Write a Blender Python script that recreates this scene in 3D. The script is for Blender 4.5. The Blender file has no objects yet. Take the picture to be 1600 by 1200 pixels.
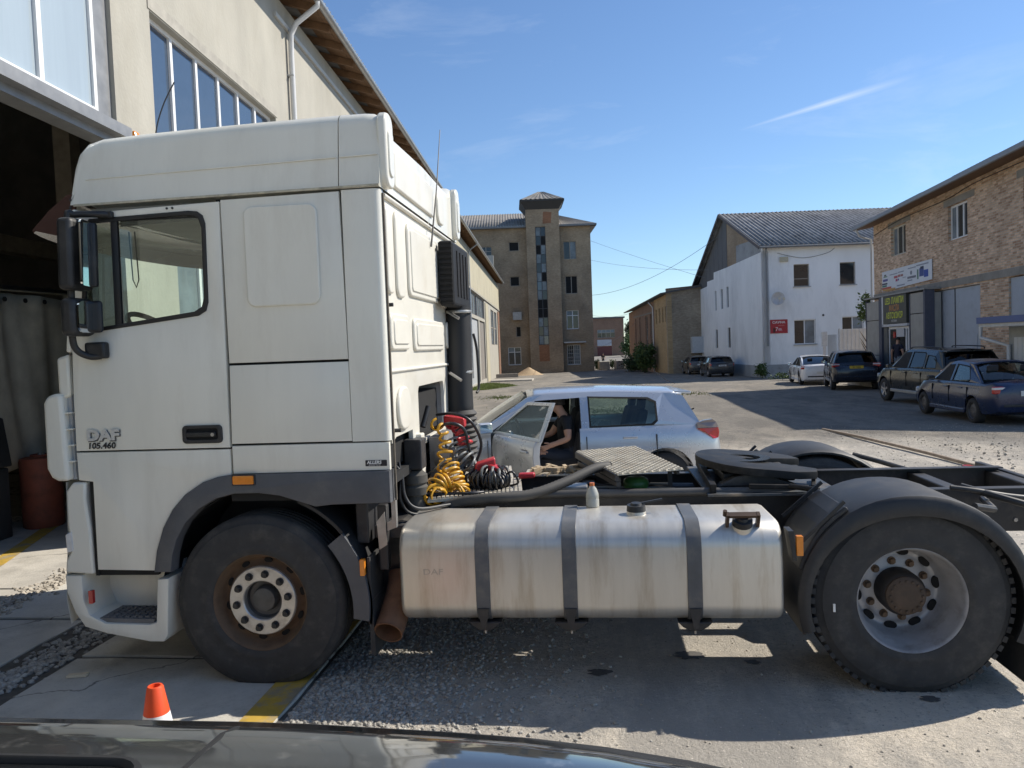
import bpy, bmesh, math, random
from mathutils import Vector, Matrix
from math import sin, cos, pi, radians
random.seed(7)
SC = bpy.context.scene
COL = SC.collection

# ------------------------------------------------------------------ camera
cam = bpy.data.cameras.new('camera')
cam.sensor_width = 36.0
cam.lens = 27.11
cam.clip_start = 0.05
cam.clip_end = 3000
camo = bpy.data.objects.new('camera', cam)
COL.objects.link(camo)
YAW, PITCH, ROLL = -0.109134, -0.0472165, -0.0372388
fw = Vector((sin(YAW) * cos(PITCH), cos(YAW) * cos(PITCH), sin(PITCH)))
rt = Vector((cos(YAW), -sin(YAW), 0))
up = rt.cross(fw)
r2 = rt * cos(ROLL) + up * sin(ROLL)
u2 = up * cos(ROLL) - rt * sin(ROLL)
m = Matrix((r2, u2, -fw)).transposed().to_4x4()
m.translation = Vector((2.08395, -4.40287, 2.01958))
camo.matrix_world = m
SC.camera = camo

# ------------------------------------------------------------------ sky, sun, exposure
SUN = Vector((1.0, 0.47, 1.0)).normalized()
EL = math.asin(SUN.z)
AZ = math.atan2(SUN.x, SUN.y)
W = bpy.data.worlds.new('World')
SC.world = W
W.use_nodes = True
nt = W.node_tree
nt.nodes.clear()
N = nt.nodes.new
L = nt.links.new
out = N('ShaderNodeOutputWorld')
bg = N('ShaderNodeBackground')
bg.inputs['Strength'].default_value = 0.088
sky = N('ShaderNodeTexSky')
sky.sky_type = 'NISHITA'
sky.sun_disc = False
sky.sun_elevation = EL
sky.sun_rotation = AZ
sky.air_density = 1.0
sky.dust_density = 0.1
sky.ozone_density = 3.0
tc = N('ShaderNodeTexCoord')
mp = N('ShaderNodeMapping')
mp.inputs['Scale'].default_value = (1.6, 2.2, 7.0)
mp.inputs['Rotation'].default_value = (0.12, 0.18, 0.5)
ns = N('ShaderNodeTexNoise')
ns.inputs['Scale'].default_value = 2.4
ns.inputs['Detail'].default_value = 9
ns.inputs['Roughness'].default_value = 0.62
ns.inputs['Distortion'].default_value = 0.5
rp = N('ShaderNodeValToRGB')
rp.color_ramp.elements[0].position = 0.56
rp.color_ramp.elements[1].position = 0.80
rp.color_ramp.elements[1].color = (0.5, 0.5, 0.5, 1)
L(tc.outputs['Generated'], mp.inputs['Vector'])
L(mp.outputs['Vector'], ns.inputs['Vector'])
L(ns.outputs['Fac'], rp.inputs['Fac'])


def skymath(op, a, b=None, clamp=False):
    n = N('ShaderNodeMath')
    n.operation = op
    n.use_clamp = clamp
    for i, s in enumerate((a, b)):
        if s is None:
            continue
        if isinstance(s, (int, float)):
            n.inputs[i].default_value = s
        else:
            L(s, n.inputs[i])
    return n.outputs[0]


# one long thin cirrus streak: a band round a great circle, limited in length
def skydot(v):
    v = tuple(v)
    n = N('ShaderNodeVectorMath')
    n.operation = 'DOT_PRODUCT'
    L(tc.outputs['Generated'], n.inputs[0])
    n.inputs[1].default_value = v
    return n.outputs['Value']


A_ = Vector((0.2025, 0.9464, 0.2517)).normalized()
B_ = Vector((0.3365, 0.9007, 0.2748)).normalized()
SN = A_.cross(B_).normalized()
SM = (A_ + B_).normalized()
ST = (B_ - A_).normalized()
dist = skymath('ABSOLUTE', skydot(SN))
wid = skymath('MULTIPLY_ADD', skydot(ST), 0.03)
wid.node.inputs[2].default_value = 0.0045
band = skymath('SUBTRACT', 1.0, skymath('DIVIDE', dist, wid), True)
along = skymath('ABSOLUTE', skydot(ST - SM * ST.dot(SM)))
lim = skymath('SUBTRACT', 1.0, skymath('DIVIDE', along, 0.10), True)
streak = skymath('MULTIPLY', skymath('MULTIPLY', band, lim), 0.65)
cl = skymath('MAXIMUM', skymath('MULTIPLY', rp.outputs['Color'], 0.34), skymath('MULTIPLY', streak, skymath('ADD', ns.outputs['Fac'], 0.2)))
mx = N('ShaderNodeMixRGB')
L(cl, mx.inputs['Fac'])
gr = N('ShaderNodeMixRGB')
gr.blend_type = 'MULTIPLY'
gr.inputs['Fac'].default_value = 1.0
gr.inputs['Color2'].default_value = (0.89, 1.0, 1.12, 1)
L(sky.outputs['Color'], gr.inputs['Color1'])
L(gr.outputs['Color'], mx.inputs['Color1'])
mx.inputs['Color2'].default_value = (7.2, 7.8, 8.6, 1)
L(mx.outputs['Color'], bg.inputs['Color'])
L(bg.outputs['Background'], out.inputs['Surface'])

sl = bpy.data.lights.new('sun', 'SUN')
sl.energy = 4.0
sl.angle = radians(0.53)
sl.color = (1.0, 0.93, 0.82)
so = bpy.data.objects.new('sun', sl)
COL.objects.link(so)
so.rotation_euler = SUN.to_track_quat('Z', 'Y').to_euler()
so.location = (20, 10, 30)

SC.view_settings.view_transform = 'Standard'
SC.view_settings.look = 'None'
SC.view_settings.gamma = 1.0
SC.view_settings.exposure = 0.6
SC.view_settings.use_curve_mapping = False

# ------------------------------------------------------------------ materials
MATS = {}


def mat(name, c, rough=0.6, metal=0.0, var=0.12, scale=6.0, bump=0.0, bscale=40.0, c2=None, s2=1.5, a2=0.5,
        stretch=(1, 1, 1), coat=0.0, spec=0.5, t2=(0.5, 0.7)):
    if name in MATS:
        return MATS[name]
    M = bpy.data.materials.new(name)
    M.use_nodes = True
    t = M.node_tree
    b = t.nodes['Principled BSDF']
    n = t.nodes.new
    l = t.links.new
    co = n('ShaderNodeTexCoord')
    mpn = n('ShaderNodeMapping')
    mpn.inputs['Scale'].default_value = stretch
    l(co.outputs['Object'], mpn.inputs['Vector'])
    nz = n('ShaderNodeTexNoise')
    nz.inputs['Scale'].default_value = scale
    nz.inputs['Detail'].default_value = 7
    nz.inputs['Roughness'].default_value = 0.6
    l(mpn.outputs['Vector'], nz.inputs['Vector'])
    mr = n('ShaderNodeMapRange')
    mr.inputs['From Min'].default_value = 0.3
    mr.inputs['From Max'].default_value = 0.7
    mr.inputs['To Min'].default_value = 1 - var
    mr.inputs['To Max'].default_value = 1 + var
    l(nz.outputs['Fac'], mr.inputs['Value'])
    mul = n('ShaderNodeVectorMath')
    mul.operation = 'SCALE'
    l(mr.outputs['Result'], mul.inputs['Scale'])
    src = None
    if c2 is not None:
        n2 = n('ShaderNodeTexNoise')
        n2.inputs['Scale'].default_value = s2
        n2.inputs['Detail'].default_value = 9
        n2.inputs['Roughness'].default_value = 0.68
        l(mpn.outputs['Vector'], n2.inputs['Vector'])
        m2 = n('ShaderNodeMapRange')
        m2.inputs['From Min'].default_value = t2[0]
        m2.inputs['From Max'].default_value = t2[1]
        m2.inputs['To Max'].default_value = a2
        l(n2.outputs['Fac'], m2.inputs['Value'])
        mx = n('ShaderNodeMixRGB')
        mx.inputs['Color1'].default_value = (*c, 1)
        mx.inputs['Color2'].default_value = (*c2, 1)
        l(m2.outputs['Result'], mx.inputs['Fac'])
        l(mx.outputs['Color'], mul.inputs[0])
    else:
        mul.inputs[0].default_value = c
    l(mul.outputs['Vector'], b.inputs['Base Color'])
    rr = n('ShaderNodeMapRange')
    rr.inputs['To Min'].default_value = max(0.02, rough * 0.8)
    rr.inputs['To Max'].default_value = min(1.0, rough * 1.2)
    l(nz.outputs['Fac'], rr.inputs['Value'])
    l(rr.outputs['Result'], b.inputs['Roughness'])
    b.inputs['Metallic'].default_value = metal
    b.inputs['Specular IOR Level'].default_value = spec
    b.inputs['Coat Weight'].default_value = coat
    b.inputs['Coat Roughness'].default_value = 0.06
    if bump:
        n3 = n('ShaderNodeTexNoise')
        n3.inputs['Scale'].default_value = bscale
        n3.inputs['Detail'].default_value = 5
        l(co.outputs['Object'], n3.inputs['Vector'])
        bp = n('ShaderNodeBump')
        bp.inputs['Strength'].default_value = 1.0
        bp.inputs['Distance'].default_value = bump
        l(n3.outputs['Fac'], bp.inputs['Height'])
        l(bp.outputs['Normal'], b.inputs['Normal'])
    MATS[name] = M
    return M


def add_cracks(M, scale, width, col, speck=60.0, amount=0.35):
    """fine crack lines and dark specks laid over a material's base colour"""
    t = M.node_tree
    b = t.nodes['Principled BSDF']
    n = t.nodes.new
    l = t.links.new
    src = b.inputs['Base Color'].links[0].from_socket
    co = n('ShaderNodeTexCoord')
    wn = n('ShaderNodeTexNoise')
    wn.inputs['Scale'].default_value = 2.5
    wn.inputs['Detail'].default_value = 6
    l(co.outputs['Object'], wn.inputs['Vector'])
    ad = n('ShaderNodeVectorMath')
    ad.operation = 'MULTIPLY_ADD'
    l(wn.outputs['Color'], ad.inputs[0])
    ad.inputs[1].default_value = (0.45, 0.45, 0.45)
    l(co.outputs['Object'], ad.inputs[2])
    vo = n('ShaderNodeTexVoronoi')
    vo.feature = 'DISTANCE_TO_EDGE'
    vo.inputs['Scale'].default_value = scale
    l(ad.outputs['Vector'], vo.inputs['Vector'])
    r1 = n('ShaderNodeMapRange')
    r1.inputs['From Min'].default_value = 0.0
    r1.inputs['From Max'].default_value = width
    r1.inputs['To Min'].default_value = 0.85
    r1.inputs['To Max'].default_value = 0.0
    l(vo.outputs['Distance'], r1.inputs['Value'])
    sp = n('ShaderNodeTexNoise')
    sp.inputs['Scale'].default_value = speck
    sp.inputs['Detail'].default_value = 6
    sp.inputs['Roughness'].default_value = 0.8
    l(co.outputs['Object'], sp.inputs['Vector'])
    r2 = n('ShaderNodeMapRange')
    r2.inputs['From Min'].default_value = 0.55
    r2.inputs['From Max'].default_value = 0.75
    r2.inputs['To Max'].default_value = amount
    l(sp.outputs['Fac'], r2.inputs['Value'])
    mxx = n('ShaderNodeMath')
    mxx.operation = 'MAXIMUM'
    l(r1.outputs['Result'], mxx.inputs[0])
    l(r2.outputs['Result'], mxx.inputs[1])
    mc = n('ShaderNodeMixRGB')
    l(mxx.outputs[0], mc.inputs['Fac'])
    l(src, mc.inputs['Color1'])
    mc.inputs['Color2'].default_value = (*col, 1)
    l(mc.outputs['Color'], b.inputs['Base Color'])


def brickmat(name, c1, c2, mortar, axis, bw=0.25, bh=0.077, ms=0.012, var=0.25, stain=None):
    M = bpy.data.materials.new(name)
    M.use_nodes = True
    t = M.node_tree
    b = t.nodes['Principled BSDF']
    n = t.nodes.new
    l = t.links.new
    co = n('ShaderNodeTexCoord')
    sp = n('ShaderNodeSeparateXYZ')
    l(co.outputs['Object'], sp.inputs[0])
    cb = n('ShaderNodeCombineXYZ')
    l(sp.outputs[axis], cb.inputs['X'])
    l(sp.outputs['Z'], cb.inputs['Y'])
    br = n('ShaderNodeTexBrick')
    br.inputs['Color1'].default_value = (*c1, 1)
    br.inputs['Color2'].default_value = (*c2, 1)
    br.inputs['Mortar'].default_value = (*mortar, 1)
    br.inputs['Scale'].default_value = 1.0
    br.inputs['Brick Width'].default_value = bw
    br.inputs['Row Height'].default_value = bh
    br.inputs['Mortar Size'].default_value = ms
    br.inputs['Bias'].default_value = 0.0
    l(cb.outputs[0], br.inputs['Vector'])
    nz = n('ShaderNodeTexNoise')
    nz.inputs['Scale'].default_value = 5.5
    nz.inputs['Detail'].default_value = 9
    nz.inputs['Roughness'].default_value = 0.75
    l(co.outputs['Object'], nz.inputs['Vector'])
    n0 = n('ShaderNodeTexNoise')
    n0.inputs['Scale'].default_value = 0.55
    n0.inputs['Detail'].default_value = 6
    l(co.outputs['Object'], n0.inputs['Vector'])
    ad = n('ShaderNodeMath')
    ad.operation = 'ADD'
    l(nz.outputs['Fac'], ad.inputs[0])
    l(n0.outputs['Fac'], ad.inputs[1])
    mr = n('ShaderNodeMapRange')
    mr.inputs['From Min'].default_value = 0.65
    mr.inputs['From Max'].default_value = 1.35
    mr.inputs['To Min'].default_value = 1 - var
    mr.inputs['To Max'].default_value = 1 + var
    l(ad.outputs[0], mr.inputs['Value'])
    mul = n('ShaderNodeVectorMath')
    mul.operation = 'SCALE'
    l(br.outputs['Color'], mul.inputs[0])
    l(mr.outputs['Result'], mul.inputs['Scale'])
    l(mul.outputs['Vector'], b.inputs['Base Color'])
    b.inputs['Roughness'].default_value = 0.9
    b.inputs['Specular IOR Level'].default_value = 0.2
    bp = n('ShaderNodeBump')
    bp.inputs['Distance'].default_value = 0.012
    bp.invert = True
    l(br.outputs['Fac'], bp.inputs['Height'])
    l(bp.outputs['Normal'], b.inputs['Normal'])
    MATS[name] = M
    return M


def glassmat(name, tint=(0.9, 0.95, 0.93), clear=0.8, rough=0.02):
    M = bpy.data.materials.new(name)
    M.use_nodes = True
    t = M.node_tree
    t.nodes.clear()
    n = t.nodes.new
    l = t.links.new
    o = n('ShaderNodeOutputMaterial')
    tr = n('ShaderNodeBsdfTransparent')
    tr.inputs['Color'].default_value = (*[v * clear for v in tint], 1)
    gl = n('ShaderNodeBsdfGlossy')
    gl.inputs['Roughness'].default_value = rough
    gl.inputs['Color'].default_value = (1, 1, 1, 1)
    fr = n('ShaderNodeFresnel')
    ge = n('ShaderNodeNewGeometry')
    io = n('ShaderNodeMapRange')
    io.inputs['To Min'].default_value = 1.5
    io.inputs['To Max'].default_value = 1 / 1.5
    l(ge.outputs['Backfacing'], io.inputs['Value'])
    l(io.outputs['Result'], fr.inputs['IOR'])
    mx = n('ShaderNodeMixShader')
    l(fr.outputs[0], mx.inputs['Fac'])
    l(tr.outputs[0], mx.inputs[1])
    l(gl.outputs[0], mx.inputs[2])
    l(mx.outputs[0], o.inputs['Surface'])
    MATS[name] = M
    return M


# ------------------------------------------------------------------ mesh helpers
class MB:
    def __init__(s):
        s.v = []
        s.f = []

    def add(s, vs, fs):
        o = len(s.v)
        s.v += [tuple(p) for p in vs]
        s.f += [tuple(i + o for i in f) for f in fs]
        return s

    def box(s, x0, x1, y0, y1, z0, z1):
        return s.add([(x0, y0, z0), (x1, y0, z0), (x1, y1, z0), (x0, y1, z0), (x0, y0, z1), (x1, y0, z1), (x1, y1, z1), (x0, y1, z1)],
                     [(0, 3, 2, 1), (4, 5, 6, 7), (0, 1, 5, 4), (1, 2, 6, 5), (2, 3, 7, 6), (3, 0, 4, 7)])

    def obox(s, c, ax, ay, az):
        c, ax, ay, az = Vector(c), Vector(ax), Vector(ay), Vector(az)
        P = [c + ax * i + ay * j + az * k for k in (-1, 1) for i, j in ((-1, -1), (1, -1), (1, 1), (-1, 1))]
        return s.add(P, [(0, 3, 2, 1), (4, 5, 6, 7), (0, 1, 5, 4), (1, 2, 6, 5), (2, 3, 7, 6), (3, 0, 4, 7)])

    def bar(s, p0, p1, w, h, upv=(0, 0, 1)):
        p0, p1 = Vector(p0), Vector(p1)
        d = p1 - p0
        x = d.cross(Vector(upv))
        if x.length < 1e-6:
            x = d.cross(Vector((0, 1, 0)))
        x.normalize()
        y = x.cross(d).normalized()
        return s.obox((p0 + p1) / 2, d / 2, x * w / 2, y * h / 2)

    def grid(s, rows, closed=False, cap=False):
        n = len(rows[0])
        vs = [p for r in rows for p in r]
        fs = []
        for i in range(len(rows) - 1):
            for j in range(n if closed else n - 1):
                k = (j + 1) % n
                fs.append((i * n + j, i * n + k, (i + 1) * n + k, (i + 1) * n + j))
        if cap:
            fs.append(tuple(range(n))[::-1])
            o = (len(rows) - 1) * n
            fs.append(tuple(o + i for i in range(n)))
        return s.add(vs, fs)

    def cyl(s, p0, p1, r0, r1=None, n=14, cap=True):
        r1 = r0 if r1 is None else r1
        p0, p1 = Vector(p0), Vector(p1)
        d = (p1 - p0).normalized()
        a = d.orthogonal().normalized()
        b = d.cross(a)
        rows = [[p + (a * cos(2 * pi * i / n) + b * sin(2 * pi * i / n)) * r for i in range(n)] for p, r in ((p0, r0), (p1, r1))]
        return s.grid(rows, True, cap)

    def tube(s, path, r, n=8):
        path = [Vector(p) for p in path]
        rows = []
        a = None
        for i, p in enumerate(path):
            d = (path[min(i + 1, len(path) - 1)] - path[max(i - 1, 0)]).normalized()
            if a is None:
                a = d.orthogonal().normalized()
            a = (a - d * a.dot(d))
            a = a.normalized() if a.length > 1e-6 else d.orthogonal().normalized()
            b = d.cross(a)
            rr = r[i] if isinstance(r, (list, tuple)) else r
            rows.append([p + (a * cos(2 * pi * k / n) + b * sin(2 * pi * k / n)) * rr for k in range(n)])
        return s.grid(rows, True, True)

    def lathe(s, prof, c=(0, 0, 0), axis='y', n=48, sgn=1):
        rows = []
        for r, t in prof:
            row = []
            for i in range(n):
                a = 2 * pi * i / n
                if axis == 'y':
                    row.append((c[0] + r * cos(a), c[1] + sgn * t, c[2] + r * sin(a)))
                else:
                    row.append((c[0] + r * cos(a), c[1] + r * sin(a), c[2] + t))
            rows.append(row)
        return s.grid(rows, True)

    def prism(s, poly, fn, a, b):
        n = len(poly)
        vs = [fn(u, v, a) for u, v in poly] + [fn(u, v, b) for u, v in poly]
        fs = [tuple(range(n)), tuple(range(2 * n - 1, n - 1, -1))] + [(i, i + n, (i + 1) % n + n, (i + 1) % n) for i in range(n)]
        return s.add(vs, fs)

    def build(s, name, material, parent=None, smooth=None, bevel=0.0, seg=2, recalc=True):
        me = bpy.data.meshes.new(name)
        me.from_pydata(s.v, [], s.f)
        return finish(me, name, material, parent, smooth, bevel, seg, recalc)


def finish(me, name, material, parent=None, smooth=None, bevel=0.0, seg=2, recalc=True):
    if recalc:
        bm = bmesh.new()
        bm.from_mesh(me)
        bmesh.ops.recalc_face_normals(bm, faces=bm.faces[:])
        bm.to_mesh(me)
        bm.free()
    if material:
        me.materials.append(material)
    if smooth:
        me.polygons.foreach_set('use_smooth', [True] * len(me.polygons))
        me.set_sharp_from_angle(angle=radians(smooth))
    o = bpy.data.objects.new(name, me)
    COL.objects.link(o)
    if parent:
        o.parent = parent
    if bevel:
        md = o.modifiers.new('bevel', 'BEVEL')
        md.width = bevel
        md.segments = seg
        md.limit_method = 'ANGLE'
        md.angle_limit = radians(40)
    return o


def panel(name, outer, holes, fn, thick, material, parent=None, bevel=0.0):
    """flat plate with holes: outline in (u, v), fn(u, v, t) maps to space, t grows into the plate"""
    bm = bmesh.new()
    es = []
    for lp in [outer] + list(holes):
        vs = [bm.verts.new(fn(u, v, 0)) for u, v in lp]
        es += [bm.edges.new((vs[i], vs[(i + 1) % len(vs)])) for i in range(len(vs))]
    bmesh.ops.triangle_fill(bm, edges=es, use_beauty=True, use_dissolve=True)
    p0 = Vector(fn(0, 0, 0))
    n = (Vector(fn(0, 0, -1)) - p0).normalized()
    for f in bm.faces:
        f.normal_update()
        if f.normal.dot(n) < 0:
            f.normal_flip()
    rim = [e for e in bm.edges if len(e.link_faces) == 1]
    r = bmesh.ops.extrude_face_region(bm, geom=bm.faces[:])
    nv = [g for g in r['geom'] if isinstance(g, bmesh.types.BMVert)]
    # the extruded copy becomes the front (outer) face, the original the back
    for v in nv:
        pass
    back = set(bm.verts) - set(nv)
    for v in back:
        v.co -= n * thick
    if bevel:
        ee = [e for e in bm.edges if e.verts[0] in nv and e.verts[1] in nv and any(abs(f.normal.dot(n)) < .5 for f in e.link_faces)]
        bm.normal_update()
        ee = [e for e in bm.edges if e.verts[0] in nv and e.verts[1] in nv and len(e.link_faces) == 2 and abs(e.link_faces[0].normal.dot(e.link_faces[1].normal)) < .5]
        bmesh.ops.bevel(bm, geom=ee, offset=bevel, segments=2, affect='EDGES', profile=0.6, clamp_overlap=True)
    bmesh.ops.recalc_face_normals(bm, faces=bm.faces[:])
    me = bpy.data.meshes.new(name)
    bm.to_mesh(me)
    bm.free()
    return finish(me, name, material, parent, 35 if bevel else None)


def rrect(x0, x1, y0, y1, r, n=4):
    pts = []
    for cx, cy, a0 in ((x1 - r, y1 - r, 0), (x0 + r, y1 - r, 90), (x0 + r, y0 + r, 180), (x1 - r, y0 + r, 270)):
        for i in range(n + 1):
            a = radians(a0 + 90 * i / n)
            pts.append((cx + r * cos(a), cy + r * sin(a)))
    return pts


def smooth_path(pts, k=6):
    P = [Vector(p) for p in pts]
    P = [P[0]] + P + [P[-1]]
    out = []
    for i in range(1, len(P) - 2):
        for j in range(k):
            t = j / k
            a, b, c, d = P[i - 1], P[i], P[i + 1], P[i + 2]
            out.append(0.5 * ((2 * b) + (c - a) * t + (2 * a - 5 * b + 4 * c - d) * t * t + (3 * b - a - 3 * c + d) * t ** 3))
    out.append(P[-2])
    return out


def tag(o, label=None, cat=None, group=None, kind=None):
    if label:
        o['label'] = label
    if cat:
        o['category'] = cat
    if group:
        o['group'] = group
    if kind:
        o['kind'] = kind
    return o


def thing(name, label, cat, loc=(0, 0, 0), rz=0.0, group=None):
    o = bpy.data.objects.new(name, None)
    o.empty_display_size = 0.2
    COL.objects.link(o)
    o.location = loc
    o.rotation_euler = (0, 0, rz)
    return tag(o, label, cat, group)


def text(name, s, size, fn, material, parent, align='LEFT', sx=1.0, bold=0.0, shear=0.0, depth=0.0):
    cu = bpy.data.curves.new('txt', 'FONT')
    cu.body = s
    cu.size = size
    cu.align_x = align
    cu.offset = bold
    cu.shear = shear
    cu.extrude = depth
    cu.resolution_u = 3
    ob = bpy.data.objects.new('txt', cu)
    COL.objects.link(ob)
    dg = bpy.context.evaluated_depsgraph_get()
    dg.update()
    me = bpy.data.meshes.new_from_object(ob.evaluated_get(dg))
    bpy.data.objects.remove(ob)
    for v in me.vertices:
        v.co = fn(v.co.x * sx, v.co.y, -v.co.z)
    me.materials.clear()
    me.name = name
    return finish(me, name, material, parent, recalc=False)


def ico(mb, c, r, jitter=0.2, squash=1.0, rnd=random):
    t = (1 + 5 ** .5) / 2
    vs = [(-1, t, 0), (1, t, 0), (-1, -t, 0), (1, -t, 0), (0, -1, t), (0, 1, t), (0, -1, -t), (0, 1, -t), (t, 0, -1), (t, 0, 1), (-t, 0, -1), (-t, 0, 1)]
    fs = [(0, 11, 5), (0, 5, 1), (0, 1, 7), (0, 7, 10), (0, 10, 11), (1, 5, 9), (5, 11, 4), (11, 10, 2), (10, 7, 6), (7, 1, 8), (3, 9, 4), (3, 4, 2), (3, 2, 6), (3, 6, 8), (3, 8, 9), (4, 9, 5), (2, 4, 11), (6, 2, 10), (8, 6, 7), (9, 8, 1)]
    k = r / 1.9
    mb.add([(c[0] + x * k * (1 + rnd.uniform(-jitter, jitter)), c[1] + y * k * (1 + rnd.uniform(-jitter, jitter)), c[2] + z * k * squash * (1 + rnd.uniform(-jitter, jitter))) for x, y, z in vs], fs)


def gz(y):
    return -0.0125 * min(max(y - 8, 0), 72)


# palette
WHITE = mat('truck_white', (0.735, 0.72, 0.64), 0.34, var=0.05, scale=2.2, stretch=(1.6, 1.6, 0.35), c2=(0.45, 0.41, 0.33), s2=2.6, a2=0.34, coat=0.25, t2=(0.50, 0.78))
GREYPL = mat('grey_plastic', (0.085, 0.09, 0.10), 0.55, var=0.12, scale=5, c2=(0.17, 0.165, 0.155), s2=3, a2=0.45)
BLACKPL = mat('black_plastic', (0.018, 0.019, 0.021), 0.5, var=0.2, scale=8, c2=(0.07, 0.068, 0.063), s2=4, a2=0.4)
RUBBER = mat('tyre_rubber', (0.050, 0.050, 0.050), 0.8, var=0.15, scale=14, c2=(0.10, 0.095, 0.085), s2=9, a2=0.6, bump=0.001, bscale=60, spec=0.3)
CHASSIS = mat('chassis_black', (0.028, 0.028, 0.03), 0.5, var=0.25, scale=7, c2=(0.13, 0.115, 0.095), s2=4, a2=0.5)
DARK = mat('dark_void', (0.008, 0.008, 0.008), 0.9, var=0.1)  # near-black colour stands for unlit depths
SEAM = mat('seam_black', (0.01, 0.01, 0.01), 0.8, var=0.05)
ALU = mat('tank_aluminium', (0.60, 0.575, 0.52), 0.40, metal=0.62, var=0.07, scale=2.4, stretch=(5, 1, 0.7), c2=(0.38, 0.32, 0.24), s2=1.6, a2=0.75, bump=0.0008, bscale=9)
STEEL = mat('dull_steel', (0.40, 0.39, 0.37), 0.45, metal=0.8, var=0.2, scale=10)
RUST = mat('rusty_rim', (0.16, 0.105, 0.065), 0.75, metal=0.25, var=0.3, scale=12, c2=(0.055, 0.04, 0.03), s2=6, a2=0.8)
RUSTPIPE = mat('rusty_pipe', (0.17, 0.085, 0.045), 0.85, var=0.35, scale=14, c2=(0.06, 0.04, 0.03), s2=7, a2=0.7)
AMBER = mat('amber_lens', (0.75, 0.24, 0.02), 0.25, var=0.08, scale=30, coat=0.4)
REDL = mat('red_lens', (0.45, 0.02, 0.02), 0.2, var=0.08, scale=30, coat=0.4)
CLEARL = mat('clear_lens', (0.62, 0.63, 0.63), 0.15, var=0.1, scale=20, coat=0.5)
GLASS = glassmat('truck_glass', (0.91, 0.97, 0.93), 0.97)
MIRROR = mat('mirror_glass', (0.75, 0.78, 0.8), 0.04, metal=1.0, var=0.02)
WOOD = mat('eave_wood', (0.20, 0.115, 0.06), 0.8, var=0.3, scale=5, stretch=(1, 6, 1), c2=(0.09, 0.055, 0.035), s2=3, a2=0.6)
INK = mat('ink_black', (0.015, 0.015, 0.018), 0.5, var=0.02)
INKW = mat('ink_white', (0.78, 0.78, 0.76), 0.5, var=0.02)
CHROME = mat('chrome', (0.65, 0.65, 0.65), 0.15, metal=1.0, var=0.05)
# ------------------------------------------------------------------ ground
def gridsheet(name, xs, ys, zf, material, parent=None, kind='structure'):
    b = MB()
    b.grid([[(x, y, zf(x, y)) for x in xs] for y in ys])
    o = b.build(name, material, parent, smooth=60)
    if kind:
        o['kind'] = kind
    return o


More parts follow.
